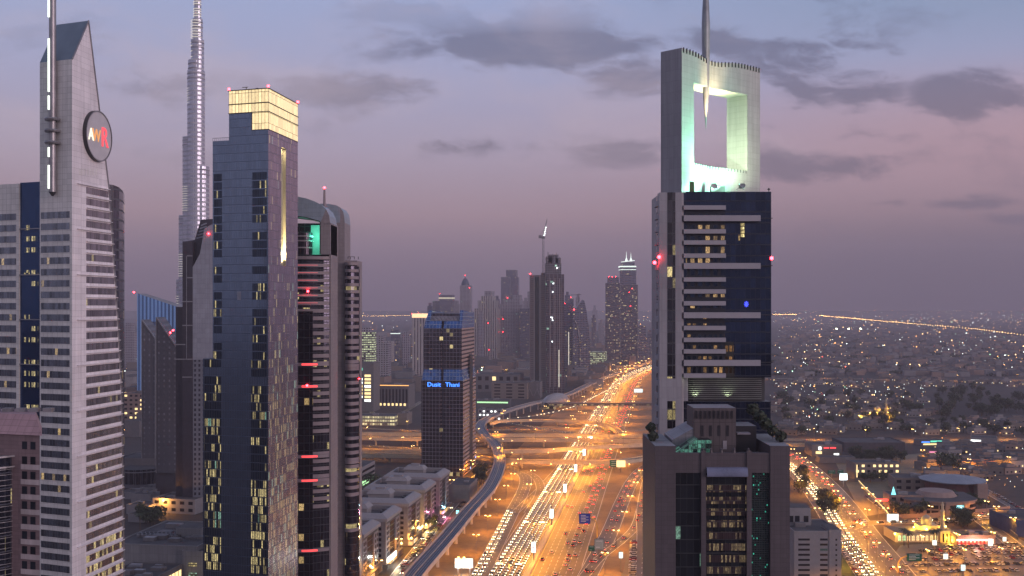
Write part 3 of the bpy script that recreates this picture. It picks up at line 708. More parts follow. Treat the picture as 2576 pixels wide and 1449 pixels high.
# ================================================================ WHITE FRAME TOWER ON THE RIGHT
def qbox(T, name, x0, x1, y0, y1, z0, z1, m, top=None):
    b = MB(); b.box(x0, x1, y0, y1, z0, z1, m, top); return b.build(name, m, T)
def frame_tower():
    Y0 = 330.0; P = at(1715, Y0)
    T = thing('frame_tower', 'white tower topped by a square open frame with a long needle hanging through it', 'tower', (P[0], P[1], 0))
    WT = tile('white_frame_tile', (.47, .48, .48), 4.2, 1.9, .07, .72, .45, var=.04)
    WG = tile('grey_frame_tile', (.33, .315, .35), 1.5, 3.3, .06, .7, .5, var=.05)
    d = unit(1.02, 1); n = (-d[1], d[0]); th = 7.9
    def q(s, t=0, z=0): return (d[0] * s + n[0] * t, d[1] * s + n[1] * t, z)
    Wd = along(P, d, 1912); o0, o1 = along(P, d, 1747), along(P, d, 1880)
    zT = zh(120, Y0); zo1 = zh(208, Y0 + 5); zo0 = zh(410, Y0 + 4); zB = zh(484, Y0)
    N = 24
    def top(s): f = s / Wd; return zT - 1.3 * math.exp(-((f - .42) / .2) ** 2)
    def bulge(s): f = s / Wd; return 1.3 * math.exp(-((f - .42) / .2) ** 2)      # the face is dished in towards the needle
    b = MB()
    xs = sorted(set([0, o0, o1, Wd] + [Wd * i / N for i in range(N + 1)]))
    for a, c in zip(xs, xs[1:]):
        ba, bc = bulge(a), bulge(c); inside = o0 - 1e-6 <= a and c <= o1 + 1e-6
        segs = [(zB, zo0, zB, zo0, 0), (zo1, top(a), zo1, top(c), 1)] if inside else [(zB, top(a), zB, top(c), 1)]
        for (p0, p1, r0, r1, k) in segs:
            b.face([q(a, ba, p0), q(c, bc, r0), q(c, bc, r1), q(a, ba, p1)], WT)
            b.face([q(c, th, r0), q(a, th, p0), q(a, th, p1), q(c, th, r1)], WT)
            b.face([q(a, ba, p1), q(c, bc, r1), q(c, th, r1), q(a, th, p1)], WT)
        if inside: b.face([q(a, ba, zo1), q(a, th, zo1), q(c, th, zo1), q(c, bc, zo1)], WT)
    for s, sgn in ((o0, 1), (o1, -1)):
        bb = bulge(s); f = [q(s, bb, zo0), q(s, th, zo0), q(s, th, zo1), q(s, bb, zo1)]; b.face(f if sgn < 0 else f[::-1], WT)
    b.face([q(0, th, zB), q(0, 0, zB), q(0, 0, zT), q(0, th, zT)], WG); b.face([q(Wd, 0, zB), q(Wd, th, zB), q(Wd, th, top(Wd)), q(Wd, 0, top(Wd))], WT)
    b.build('open_frame', WT, T)
    # short fins along the top edge and along the sill of the opening
    for i in range(26):
        b = MB(); s = Wd * (i + .5) / 26; b.bar(q(s, bulge(s) - .15, top(s) - 1.3), q(s, bulge(s) - .15, top(s) + .25), .3, DARKM); b.build('parapet_fin', DARKM, T)
    for i in range(19):
        b = MB(); s = o0 + (o1 - o0) * (i + .5) / 19; b.bar(q(s, bulge(s) - .03, zo0 - .8), q(s, bulge(s) - .03, zo0 + .2), .16, DARKM); b.build('sill_fin', DARKM, T)
    # needle
    NM = mat('needle_metal', (.26, .27, .31), .4, metal=.4); s = along(P, d, 1789); c = q(s, 2.0)
    zp = lambda y: zh(y, P[1] + c[1])
    b = MB(); b.lathe(c[0], c[1], [(.03, zp(327)), (.62, zp(270)), (1.0, zp(230)), (1.15, zp(190)), (1.2, zp(150)), (1.3, zp(60)), (1.05, zp(15)), (.6, zp(-40)), (.02, zp(-110))], 12, NM)
    b.build('needle', NM, T)
    # lights of the frame
    def lam(name, kind, e, c_, loc, aim=None, size=1.0, spot=None):
        ld = bpy.data.lights.new(name, kind); ld.energy = e; ld.color = c_
        if kind != 'AREA': ld.shadow_soft_size = size
        else: ld.size = size
        if spot: ld.spot_size = R(spot); ld.spot_blend = 1.0
        o = bpy.data.objects.new(name, ld); col.objects.link(o); o.parent = T; o.location = loc
        if aim: o.rotation_euler = (Vector(aim) - Vector(loc)).to_track_quat('-Z', 'Y').to_euler()
    GRN, CRM = (.32, 1, .62), (1, .93, .55)
    lam('green_floodlight', 'SPOT', 60000, GRN, (13, 3.2, zB + 1), (3.5, 3.5, zB + 14), .6, 130)
    lam('green_floodlight', 'SPOT', 52000, GRN, (23, 5, zB + 1), (9, 10, zB + 12), .6, 130)
    lam('cream_floodlight', 'SPOT', 20000, (.8, 1, .62), (25.3, 10, zB + 1), (23, 23, zB + 34), .6, 140)
    lam('jamb_floodlight', 'SPOT', 42000, (.86, 1, .60), q(o0 + 2.2, th * .5, zo0 + 1.4), q(o1, th * .5, zo0 + 6), .5, 130)
    lam('soffit_floodlight', 'SPOT', 18000, (1, .82, .42), q((o0 + o1) / 2 + 3, th * .6, zo1 - 9), q((o0 + o1) / 2 + 2, th * .5, zo1), .5, 120)
    lam('needle_floodlight', 'SPOT', 60000, (1, .66, .34), q(s - 2, -3.5, zo1 - 13), q(s, 1.5, zo1 - 3), .4, 60)
    # shaft below
    fx = lambda x: (x - 1288) / F * Y0 - P[0]
    zs0 = zh(1120, Y0)
    b = MB(); xa, xb = (1659 - 1715) / F * Y0, 0.0
    b.prism([(xa, 5.0), (xa, 0), (0, 0), (fx(1722), 1.5), (fx(1722), 5.0)], 20, zB, WG, ROOF); b.build('tiled_column', WG, T)
    b = MB(); b.prism([(xa + .2, 5.1), (fx(1722), 5.1), (fx(1722), 28), (xa + .2, 20)], 20, zB - .3, WG, ROOF); b.build('rear_column', WG, T)
    SG = facade('column_strip_glass', (.05, .05, .06), (.07, .065, .08), 2.8, 3.3, .95, .9, .12, YEL, es=.7, rough=.08, seed=11, gmetal=.8)
    for y0, y1 in ((484, 952), (1009, 1078)): 
        qbox(T, 'column_glazing', fx(1679), fx(1699), -.06, .04, zh(y1, Y0), zh(y0, Y0), SG)
    DG = facade('navy_curtain_glass', (.012, .016, .03), (.022, .034, .075), 1.5, 3.3, .95, .9, .0, YEL, es=.7, rough=.06, seed=21, gmetal=.7, tint=.25)
    DL = facade('navy_room_glass', (.012, .016, .03), (.022, .034, .065), 2.3, 3.3, .55, .6, .22, (1, .62, .25), es=.5, rough=.06, seed=23, gmetal=.7, tint=.25)
    DL2 = facade('navy_room_glass_low', (.012, .016, .03), (.022, .034, .055), 1.6, 3.3, .6, .6, .3, (1, .55, .2), es=.4, rough=.06, seed=29, gmetal=.7, tint=.25)
    gx0, gx1 = fx(1722), fx(1943); zg = zh(481, Y0); zgb = zh(950, Y0)
    b = MB(); b.box(gx0, gx1, 1.5, 30, zgb, zg, DG, ROOF); b.build('glass_body', DG, T)
    # balcony bays
    BW = mat('balcony_white', (.36, .34, .38), .5, var=.06); nb = 0
    rows = [522, 549, 582, 610, 643, 669, 703, 733, 763, 793, 825, 855, 884, 913, 945]
    for i, y in enumerate(rows):
        long_ = y in (549, 669, 793, 913); x1 = fx(1913 if long_ else 1826); h = 1.75 if long_ else 1.3
        qbox(T, 'balcony_front', fx(1720), x1, -.35 if long_ else -.1, 1.45, zh(y, Y0) - h / 2, zh(y, Y0) + h / 2, BW)
        z0 = zh(y, Y0) + h / 2 + .15; z1 = (zh(rows[i - 1], Y0) - .8) if i else z0 + 1
        if i: qbox(T, 'balcony_window', fx(1727), fx(1825), 1.35, 1.48, z0, z1, DL if i < 10 else DL2)
        if long_: 
            q_ = MB(); q_.bar((fx(1895), 1.3, zh(y - 1, Y0)), (fx(1946), 1.3, zh(y - 1, Y0)), .22, DARKM); q_.build('edge_rail', DARKM, T)
    litm = facade('lit_stair_glass', (.02, .02, .02), (.3, .25, .1), .8, 1.1, .8, .8, .9, (1, .8, .35), es=1.2, seed=31)
    qbox(T, 'lit_window', fx(1866), fx(1875), 1.38, 1.48, zh(597, Y0), zh(560, Y0), litm)
    qbox(T, 'lit_window', fx(1860), fx(1864), 1.38, 1.48, zh(605, Y0), zh(590, Y0), facade('dim_lit_glass', (.02, .02, .02), (.2, .12, .05), 1, 1.5, .9, .9, 1.1, WARM, es=.3, seed=33))
    bm = lamp('blue_star_light', (.02, .05, 1), 2)
    q_ = MB(); 
    for i in range(4): a = i * math.pi / 4; q_.bar((fx(1880) - math.cos(a) * .7, 1.4, zh(765, Y0) - math.sin(a) * .9), (fx(1880) + math.cos(a) * .7, 1.4, zh(765, Y0) + math.sin(a) * .9), .22, bm)
    q_.build('blue_sign', bm, T)
    wr = facade('warm_room_glass', (.02, .02, .02), (.1, .06, .03), 1.2, 3.3, .7, .55, .5, (1, .5, .18), es=.28, seed=35)
    qbox(T, 'lit_window', fx(1826), fx(1850), 1.4, 1.49, zh(950, Y0), zh(918, Y0), wr); qbox(T, 'lit_window', fx(1826), fx(1848), 1.4, 1.49, zh(905, Y0), zh(860, Y0), wr)
    # louvred plant floor with uplights
    LV = mat('louvre_metal', (.30, .31, .30), .4, metal=.3)
    qbox(T, 'plant_floor', gx0 + 3, gx1 - 1.6, 3, 28, zh(1010, Y0), zgb, mat('plant_floor_dark', (.06, .06, .065)))
    for i in range(11):
        z = zgb - .3 - i * .62; q_ = MB(); q_.box(fx(1735), fx(1920), 2.2, 2.9, z - .12, z, LV); q_.build('louvre', LV, T)
    qbox(T, 'return_wall', fx(1722), fx(1733), 1.6, 5, zh(1010, Y0), zgb, WG)
    for x in (1752, 1834): lam('louvre_uplight', 'SPOT', 1500, (.85, 1, .6), (fx(x), 1.3, zh(1003, Y0)), (fx(x), 2.8, zgb), .15, 110)
    # dark lower floors behind the terrace
    qbox(T, 'lower_glass', fx(1722), fx(1943), 2.2, 30, 20, zh(1012, Y0), DG, ROOF)
    # curved balconies on the left edge
    for k in range(18):
        z = zh(500 + k * 32.5, Y0); b = MB(); pts = []
        for i in range(9): a = R(80 + i * 25); pts.append((xa + 1.2 + 1.9 * math.cos(a), 5.5 + 4.5 * math.sin(a)))
        b.prism(pts, z - 2.0, z - .4, BW); b.build('side_balcony', BW, T)
    b = MB(); pts = [(xa + 1.2 + 1.3 * math.cos(R(80 + i * 25)), 5.5 + 4.0 * math.sin(R(80 + i * 25))) for i in range(9)]
    b.prism(pts, 20, zh(490, Y0), DG); b.build('side_glazing', DG, T)
    beacons(T, [(fx(1657), -.8, zh(647, Y0)), (fx(1649), 2, zh(660, Y0)), (fx(1944), 1.5, zh(649, Y0))], .55)
    # roof terrace gear: dishes, door
    qbox(T, 'door', fx(1731), fx(1751), 1.9 + 1, 3.5, zB + .2, zB + 3.6, mat('door_olive', (.08, .09, .04)))
    DW = mat('dish_white', (.5, .5, .5), .4)
    for i, (x, yy) in enumerate(((1873, 474), (1800, 478), (1866, 476))):
        b = MB(); b.lathe(0, 0, [(.01, 0), (.7, .15), (1.1, .5)], 12, DW); b.bar((0, 0, -1.4), (0, 0, 0), .15, DW); o = b.build('satellite_dish', DW, T); o.location = (fx(x), 3, zg + 1.6); o.rotation_euler = (R(60), 0, R(-30 + 40 * i)) if i != 2 else (R(50), 0, 1)
    b = MB(); b.box(fx(1815) - 2, fx(1815) + 2.3, 6, 8, zg, zg + 2.2, DW); b.lathe(fx(1815), 7, [(1, zg + 2.2), (.4, zg + 2.8), (.06, zg + 6)], 8, DW); b.build('roof_plant', DW, T)
    b = MB(); b.bar((gx1 - .5, 2.5, zg), (gx1 - .5, 2.5, zg + .9), .2, DARKM); b.lathe(gx1 - .5, 2.5, [(.01, zg + .5), (.5, zg + .8), (.01, zg + 1.3)], 8, DARKM); b.build('roof_lamp', DARKM, T)
frame_tower()

def terrace_block():
    Y0 = 272.0; xo = at(1648, Y0)[0]
    T = thing('terrace_block', 'brown tiled tower with a roof terrace standing in front of the white frame tower', 'building', (xo, Y0, 0))
    fx = lambda x: (x - 1648) / F * Y0; z = lambda y: zh(y, Y0)
    BT = tile('brown_tile', (.105, .085, .096), 1.55, 1.15, .05, .55, .45, var=.06)
    G = facade('dark_tower_glass', (.015, .015, .02), (.03, .035, .045), 1.6, 3.4, .96, .92, .03, COOL, es=.4, seed=3, rough=.06, gmetal=.6)
    GT = facade('teal_tower_glass', (.012, .02, .022), (.02, .04, .045), .42, .55, .7, .7, .05, (.1, 1, .7), es=.5, seed=9, rough=.06, gmetal=.6)
    GL = facade('reflecting_glass', (.03, .02, .025), (.10, .065, .07), .5, 2.6, .8, .9, .45, (.75, .55, .28), es=.26, seed=12, rough=.07, gmetal=.6)
    BK = mat('near_black', (.02, .018, .024), .4)
    D = 26; zt = z(1140)
    qbox(T, 'core', fx(1700), fx(1938), 1, D, 0, zt - 3.2, G, ROOF)
    qbox(T, 'corner_pier', 0, fx(1700), 0, D, 0, z(1122), BT, ROOF)
    b = MB(); b.prism([(fx(1938), 0), (fx(1987), 0), (fx(1992), 3), (fx(1992), D), (fx(1938), D)], 0, z(1122), BT, ROOF); b.build('corner_pier', BT, T)
    qbox(T, 'parapet_wall', fx(1700.5), fx(1937.5), .3, 1.6, z(1190), zt, BT)
    qbox(T, 'terrace_floor', fx(1700.5), fx(1937.5), 1.7, D, zt - 3.1, zt - 1.2, mat('terrace_tiles', (.13, .12, .13)))
    for x in (1770, 1885): qbox(T, 'pilaster', fx(x - 6), fx(x + 6), -.1, .9, 0, z(1135), BT)
    q = MB(); pr = []
    for i in range(7): a = R(180 - i * 30); 
    n_ = 8; vs = []
    for i in range(n_ + 1):
        a = R(90 * i / n_); y, zz = .2 - 1.3 * math.sin(a) , z(1175) - 2.2 * (1 - math.cos(a)); vs += [(fx(1777), y, zz), (fx(1880), y, zz)]
    BM = mat('blue_canopy', (.19, .20, .30), .4, metal=.3)
    q.mesh(vs, [(2 * i, 2 * i + 1, 2 * i + 3, 2 * i + 2) for i in range(n_)], BM); q.build('curved_canopy', BM, T)
    qbox(T, 'canopy_base', fx(1777), fx(1880), -.2, .9, z(1200), z(1175) - 2.2, BT)
    for k in range(9):
        zt2 = z(1222) - k * 2.9
        qbox(T, 'window_band', fx(1745 + 31), fx(1880), .82, 1.0, zt2 - 1.75, zt2, GL); 
    for x0, x1 in ((1702, 1762), (1893, 1936)): qbox(T, 'tall_glazing', fx(x0), fx(x1), .8, 1.0, 60, z(1192), G if x0 < 1800 else GT)
    # penthouse and pergola on the terrace
    PB = tile('penthouse_wall', (.10, .078, .085), 1.6, 6, .12, .5, .6)
    qbox(T, 'penthouse', fx(1760), fx(1870), 9, 20, zt - 1.3, z(1120 - 85), PB, mat('penthouse_roof', (.28, .26, .28)))
    for i in range(4): 
        x = 1782 + i * 22; q = MB(); q.prism([(fx(x) - .35, 8.9), (fx(x) + .35, 8.9), (fx(x) + .35, 9.05), (fx(x) - .35, 9.05)], z(1108), z(1080), BK); q.build('niche', BK, T)
    for i in range(9): x = 1768 + i * 11.5; q = MB(); q.box(fx(x) - .15, fx(x) + .15, 8.6, 8.95, z(1062), z(1042), BK); q.build('roof_beam', BK, T)
    qbox(T, 'door', fx(1836), fx(1846), 8.85, 8.97, z(1142), z(1120), mat('door_pale', (.3, .27, .3)))
    qbox(T, 'side_wing', fx(1872), fx(1930), 12, 22, zt - 1.3, z(1085), BK, ROOF); qbox(T, 'roof_slab', fx(1874), fx(1908), 9, 12, z(1104), z(1100), mat('slab_pale', (.22, .2, .23)))
    LG = facade('greenhouse_glass', (.05, .07, .07), (.05, .12, .1), 1.1, 1.2, .9, .9, .8, (.35, 1, .75), es=.22, seed=4, rough=.1)
    qbox(T, 'glazed_room', fx(1763), fx(1797), 4, 8.8, zt - 1, z(1112), LG, BK); 
    q = MB(); q.mesh([(fx(1700), 3, zt - .8), (fx(1760), 3, zt - .8), (fx(1760), 3, z(1108)), (fx(1700), 9, zt - .8), (fx(1760), 9, zt - .8), (fx(1760), 9, z(1108))], [(0, 1, 2), (5, 4, 3), (0, 2, 5, 3), (1, 4, 5, 2)], LG); q.build('sloping_glass', LG, T)
    q = MB(); q.prism([(fx(1705), 9.2), (fx(1765), 9.2), (fx(1765), 24), (fx(1705), 24)], zt - 1, z(1080), tile('grey_wedge', (.22, .21, .24), 3, 3), zt=[z(1118), z(1085), z(1085), z(1118)]); q.build('sloping_wall', BT, T)
    for x in (1718 + 52, 1790, 1816, 1848, 1884): 
        q = MB(); q.cyl(fx(x), .6, zt, zt + .7, .35, .3, 8, BT); q.lathe(fx(x), .6, [(.05, zt + .6), (.35, zt + .9), (.05, zt + 1.25)], 8, BT); q.build('finial', BT, T)
    ld = bpy.data.lights.new('terrace_light', 'POINT'); ld.energy = 350; ld.color = (.3, 1, .75); ld.shadow_soft_size = .4
    lo = bpy.data.objects.new('terrace_light', ld); col.objects.link(lo); lo.parent = T; lo.location = (fx(1745), 7, zt + 1.2)
    # hedge plants on the parapet corners
    GM = mat('bush_leaf', (.04, .05, .03), .8)
    rnd = random.Random(4)
    for x, y, zz, r in ((1983, 8, z(1122), 1.4), (1973, 12, z(1122) + 1, 1.5), (1965, 16, z(1122) + 2.2, 1.6), (1957, 20, z(1122) + 3.5, 1.7), (1948, 24, z(1122) + 5, 1.8), (1656, 10, z(1122), 1.2), (1658, 16, z(1122) + 1.6, 1.2)):
        q = MB()
        for i in range(130):
            p = Vector((rnd.gauss(0, 1), rnd.gauss(0, 1), rnd.gauss(0, 1))).normalized() * r * rnd.uniform(.7, 1.05); a = Vector((rnd.uniform(-1, 1), rnd.uniform(-1, 1), rnd.uniform(-1, 1))).normalized() * .35; c = p.cross(a).normalized() * .3
            q.face([p - a - c, p + a - c, p + a + c, p - a + c], GM)
        q.cyl(0, 0, -r - .6, 0, .1, .1, 6, BT)
        o = q.build('potted_bush', GM, T); o.location = (fx(x), y, zz + r * .8 + .3)
terrace_block()

def spire_supertall():
    Y0 = 2150.0; cx = at(492, Y0)[0]
    T = thing('stepped_supertall', 'immensely tall stepped silver skyscraper rising out of the top of the picture', 'skyscraper', (cx, Y0, 0))
    SM = facade('supertall_skin', (.46, .46, .52), (.46, .47, .56), 3.2, 9, .85, .6, .0, rough=.25, gmetal=.85, seed=1, tint=.12, wrough=.3)
    RG = lamp('lit_floor_ring', (1, .90, .74), .8)
    BD_ = mat('mechanical_band', (.17, .16, .18), .5)
    fx = lambda x: (x - 492) / F * Y0
    lobes = [(447, 473, 542, 12), (435, 460, 703, 30), (473, 516, 180, 0), (459, 490, 345, 5), (484, 526, 420, 4), (474, 512, 180, 2), (473, 508, 152, 6), (480, 512, 100, 6), (483, 508, 47, 8), (487, 505, -40, 6)]
    rnd = random.Random(3)
    for (xa, xb, yt, off) in lobes:
        r = (fx(xb) - fx(xa)) / 2; x = (fx(xa) + fx(xb)) / 2; z = zh(yt, Y0); b = MB()
        b.lathe(x, off * .8 - r * .2, [(r, 0), (r, z), (r * .96, z + .5), (0.05, z + 1)], 28, SM); ob = b.build('tube_wing', SM, T)
        for y in (yt + 8, yt + 20): 
            q = MB(); zz = zh(y, Y0); q.lathe(x, off * .8 - r * .2, [(r + .05, zz - 1.5), (r + .35, zz - 1.5), (r + .35, zz), (r + .05, zz)], 28, BD_); q.build('mechanical_band', BD_, ob)
    for y, xa, xb in [(y, 480, 506) for y in range(52, 152, 7)] + [(y, 486, 505) for y in range(4, 46, 6)]:
        if rnd.random() < .75:
            q = MB(); zz = zh(y, Y0); r = (fx(xb) - fx(xa)) / 2 + .6; x = (fx(xa) + fx(xb)) / 2; q.lathe(x, 3.5 - r * .2, [(r - .3, zz - 1.1), (r - .2, zz)], 20, RG); q.build('lit_ring', RG, T)
    for y0, y1, xa, xb, off in ((225, 262, 473, 514, 0), (290, 340, 473, 500, 0), (392, 418, 476, 512, 0), (470, 535, 459, 490, 5), (640, 700, 447, 473, 12), (745, 790, 435, 460, 30)):
        r = (fx(xb) - fx(xa)) / 2 + .25; x = (fx(xa) + fx(xb)) / 2; y = y0
        while y < y1:
            q = MB(); zz = zh(y, Y0)
            pts = [(x + r * math.cos(R(a)), off * .8 - r * .2 + r * math.sin(R(a))) for a in range(190, 351, 16)]
            for a, c in zip(pts, pts[1:]): q.bar((*a, zz), (*c, zz), .35, RG, .55)
            q.build('lit_ring', RG, T); y += 6.0
    q = MB(); q.lathe(fx(495), 2, [(4.5, 700), (3, 745), (1.6, 790), (.5, 828)], 12, SM); q.build('pinnacle', SM, T)
spire_supertall()

# ---------------------------------------------------------------- dark blocks between the two near towers
def slab_office():
    Y0 = 800.0; P = at(485, Y0)
    T = thing('office_block', 'dark office block with a slanted grey side slab behind the blue glass tower', 'building', (P[0], P[1], 0))
    fx = lambda x: (x - 485) / F * Y0; z = lambda y: zh(y, Y0)
    GS = tile('slab_grey', (.30, .31, .37), 3, 3.6, .2, .75, .5); BK = mat('office_black', (.045, .04, .055), .35, metal=.2)
    FC = facade('slab_windows', (.16, .165, .20), (.055, .06, .09), 3.1, 3.6, .45, .55, .01, WARM, es=.5, seed=3, rough=.15, gmetal=.5)
    b = MB(); pr = [(484.6, 672), (503, 638), (514, 575), (533, 564), (540, 564), (540, 905), (484.6, 905)]
    f_ = [(fx(x), z(y)) for x, y in pr]; n = len(f_)
    b.face([(x, 0, zz) for x, zz in f_][::-1], GS); b.face([(x, 30, zz) for x, zz in f_], GS)
    for i in range(n): a, c = f_[i], f_[(i + 1) % n]; b.face([(a[0], 0, a[1]), (c[0], 0, c[1]), (c[0], 30, c[1]), (a[0], 30, a[1])], GS)
    b.build('slanted_slab', GS, T)
    qbox(T, 'lower_facade', fx(484.6), fx(545), .5, 30, 0, z(905), FC, ROOF)
    b = MB(); pr = [(459, 607), (484, 602), (499, 551), (533, 549), (533, 700), (459, 700)]; f_ = [(fx(x), z(y)) for x, y in pr]; n = len(f_)
    b.face([(x, 6, zz) for x, zz in f_][::-1], BK); b.face([(x, 28, zz) for x, zz in f_], BK)
    for i in range(n): a, c = f_[i], f_[(i + 1) % n]; b.face([(a[0], 6, a[1]), (c[0], 6, c[1]), (c[0], 28, c[1]), (a[0], 28, a[1])], BK)
    b.build('dark_crown', BK, T)
    for i in range(5):
        q = MB(); y = 566 + i * 8; q.bar((fx(500 - i * 2.8), 5.7, z(y)), (fx(514), 5.7, z(y - 6)), .5, None, 1.0); q.build('crown_louvre', GS, T)
    qbox(T, 'dark_shaft', fx(459), fx(484.4), .2, 28, 0, z(607), BK, ROOF)
    qbox(T, 'side_shaft', fx(438), fx(458.8), 4, 28, 0, z(772), BK, ROOF)
    for (x0, x1, y) in ((470, 484, 645), (470, 484, 700), (459, 484, 760), (438, 466, 868), (459, 484, 820), (440, 484, 905), (459, 484, 950)): qbox(T, 'ledge', fx(x0), fx(x1), -.3, .15, z(y), z(y) + .8, STEEL)
    qbox(T, 'ledge', fx(468.5), fx(470), -.2, .15, z(905), z(645), STEEL)
    beacons(T, [(fx(525), -.5, z(588))], .8)
slab_office()
def pointed_hotels():
    FC = facade('dotted_windows', (.085, .085, .105), (.24, .23, .27), 4.2, 4.4, .3, .38, .03, YEL, es=.5, seed=5, rough=.2, gmetal=.3, tint=.3)
    DK = mat('hotel_base_dark', (.06, .055, .07), .4)
    for i, (Y0, pr, by, lab) in enumerate(((930., [(357, 804), (391, 852), (391, 1180), (357, 1180)], 1150, 'grey hotel slab with a slanted pointed top, left of its taller dotted twin'),
                                          (870., [(393, 798), (441, 868), (469, 907), (469, 1190), (393, 1190)], 1240, 'grey hotel slab with a slanted pointed top and red beacons, right of its twin'))):
        P = at(pr[-1][0], Y0); T = thing('slanted_hotel', lab, 'hotel', (P[0], P[1], 0), group='slanted hotel slabs')
        fx = lambda x: (x - pr[-1][0]) / F * Y0; z = lambda y: zh(y, Y0)
        f_ = [(fx(x), z(y)) for x, y in pr]; n = len(f_); b = MB(); dp = 22
        b.face([(x, 0, zz) for x, zz in f_][::-1], FC); b.face([(x, dp, zz) for x, zz in f_], FC)
        for k in range(n): a, c = f_[k], f_[(k + 1) % n]; b.face([(a[0], 0, a[1]), (c[0], 0, c[1]), (c[0], dp, c[1]), (a[0], dp, a[1])], FC)
        b.build('slab', FC, T)
        q = MB(); c = MB()
        for a, d in zip(f_[:-2], f_[1:-1]): q.bar((a[0], -.2, a[1]), (d[0], -.2, d[1]), .9, STEEL)
        q.bar((0, -.2, z(pr[-1][1])), (0, -.2, f_[0][1]), .6, STEEL); q.build('edge_trim', STEEL, T)
        qbox(T, 'base', fx(pr[-1][0]) + (3 if i == 0 else -1), fx(pr[-2][0]) + 1, 2, 24, 0, z(pr[-1][1]) , DK, ROOF)
        if i: beacons(T, [(fx(436), -.6, z(831)), (fx(429), -.6, z(837))], .8)
    Y0 = 1580.; P = at(345, Y0); T = thing('blue_office', 'blue lit glass office with vertical stripes and a sloping roofline', 'building', (P[0], P[1], 0))
    SB = facade('blue_fin_glass', (.20, .38, .70), (.07, .18, .42), 5.2, 400, .5, 1, 0, seed=3, rough=.25, gmetal=.6)  # the lit blue stripes are put into the colour, nothing glows
    SB2 = facade('blue_lit_glass', (.04, .07, .15), (.10, .14, .2), 7, 9, .8, .4, .35, (1, .85, .6), es=.35, seed=4)
    fx = lambda x: (x - 345) / F * Y0; z = lambda y: zh(y, Y0)
    b = MB(); b.prism([(0, 0), (fx(450), 10), (fx(450), 60), (fx(334), 60)], 0, 100, SB, ROOF, zt=[z(738), z(775), z(775), z(738)]); b.build('shaft', SB, T)
    for y in (809, 820, 846, 862): qbox(T, 'lit_floor', fx(358), fx(405), -.2 + 0, 5, z(y + 5), z(y), SB2)
    beacons(T, [(fx(337), 0, z(735))], 1.3)
pointed_hotels()

# ================================================================ FAR SKYLINE
SK = [facade('far_skin_a', (.34, .31, .36), (.14, .13, .17), 4.5, 4, .55, .5, .03, YEL, COOL, es=.6, seed=1),
      facade('far_skin_b', (.20, .19, .25), (.13, .13, .19), 3.5, 4, .8, .6, .04, YEL, es=.6, seed=2),
      facade('far_skin_c', (.42, .38, .39), (.16, .15, .17), 6, 4, .35, .9, .02, YEL, es=.6, seed=3),
      facade('far_skin_d', (.15, .135, .17), (.10, .09, .12), 3.0, 3.6, .7, .6, .10, (1, .78, .4), es=.8, seed=4),
      facade('far_skin_lit', (.2, .19, .18), (.12, .12, .1), 3.5, 4, .8, .45, .8, (.85, .95, .55), es=1.1, seed=5)]
def tower(label, x0, x1, yt, yb, skin=0, tiers=(), kind='tower', cat='tower', depth=1.0, name='far_tower', spires=(), red=(), Y=None, crown=None, dome=None, xr=None, rz=None):
    """tiers: (x0, x1, ytop) boxes on the same centre line; widths and heights from the photograph at the tower's own distance"""
    Y0 = Y or F * H0 / (yb - HOR); xm = (x0 + x1) / 2; cx = (xm - 1288) / F * Y0
    T = thing(name, label, cat, (cx, Y0, 0))
    fx = lambda x: (x - xm) / F * Y0
    W_ = fx(x1) - fx(x0); D_ = W_ * depth
    m = SK[skin]
    ux, uy = GR
    def par(a, b_, d0=0, d1=None):       # footprint with the side running along the street grid
        d1 = D_ if d1 is None else d1
        return [(a, d0), (b_, d0), (b_ + d1 * (-cx * 0 + .1455), d1), (a + d1 * .1455, d1)]
    kx = .1455 if cx / Y0 < .1455 else .1455
    b = MB(); b.prism(par(fx(x0), fx(x1)), 0, zh(yt, Y0), m, ROOF); b.build('shaft', m, T)
    for i, t in enumerate(tiers):
        b = MB(); sk = SK[t[3]] if len(t) > 3 else m; b.prism(par(fx(t[0]), fx(t[1]), .6 * i + .3, D_ * .9), 0, zh(t[2], Y0), sk, ROOF); b.build('tier', sk, T)
    for x, y0, y1, w_ in spires:
        b = MB(); b.lathe(fx(x), D_ * .3, [(w_ / 2 * W_ * .1, zh(y0, Y0)), (w_ * .25 * W_ * .1, zh(y0 * .6 + y1 * .4, Y0)), (.3, zh(y1, Y0))], 8, STEEL); b.build('spire', STEEL, T)
    if dome:
        b = MB(); x, y, r = dome; rr = r / F * Y0; b.lathe(fx(x), D_ * .4, [(rr, zh(y, Y0)), (rr * 1.0, zh(y - r * .4, Y0)), (rr * .85, zh(y - r, Y0)), (rr * .5, zh(y - r * 1.6, Y0)), (rr * .1, zh(y - r * 2, Y0)), (.4, zh(y - r * 2.6, Y0))], 14, mat('dome_blue', (.07, .09, .14), .4)); b.build('dome', None, T) if 0 else b.build('dome', STEEL, T)
    if crown:
        y0, y1, cm = crown; b = MB(); b.prism(par(fx(x0) - .5, fx(x1) + .5, -.5), zh(y1, Y0), zh(y0, Y0), cm); b.build('lit_crown', cm, T)
    if red: beacons(T, [(fx(x), -.5, zh(y, Y0)) for x, y in red], .6 * Y0 / 2200)
    return T, fx, Y0, D_
CRW = lamp('crown_warm', (1, .62, .3), 1.6); CRC = lamp('crown_white', (.85, 1, .9), 1.3); STRIP = lamp('strip_white', (1, .9, .7), .8)
tower('slim beige tower with a warm glowing top band behind the hotel tower', 1037, 1072, 800, 955, 2, crown=(789, 799, CRW), red=((1036, 789), (1053, 788)))
tower('low tower under construction with a small crane, left of the lit flat tower', 1088, 1112, 757, 800, 0, Y=3500)
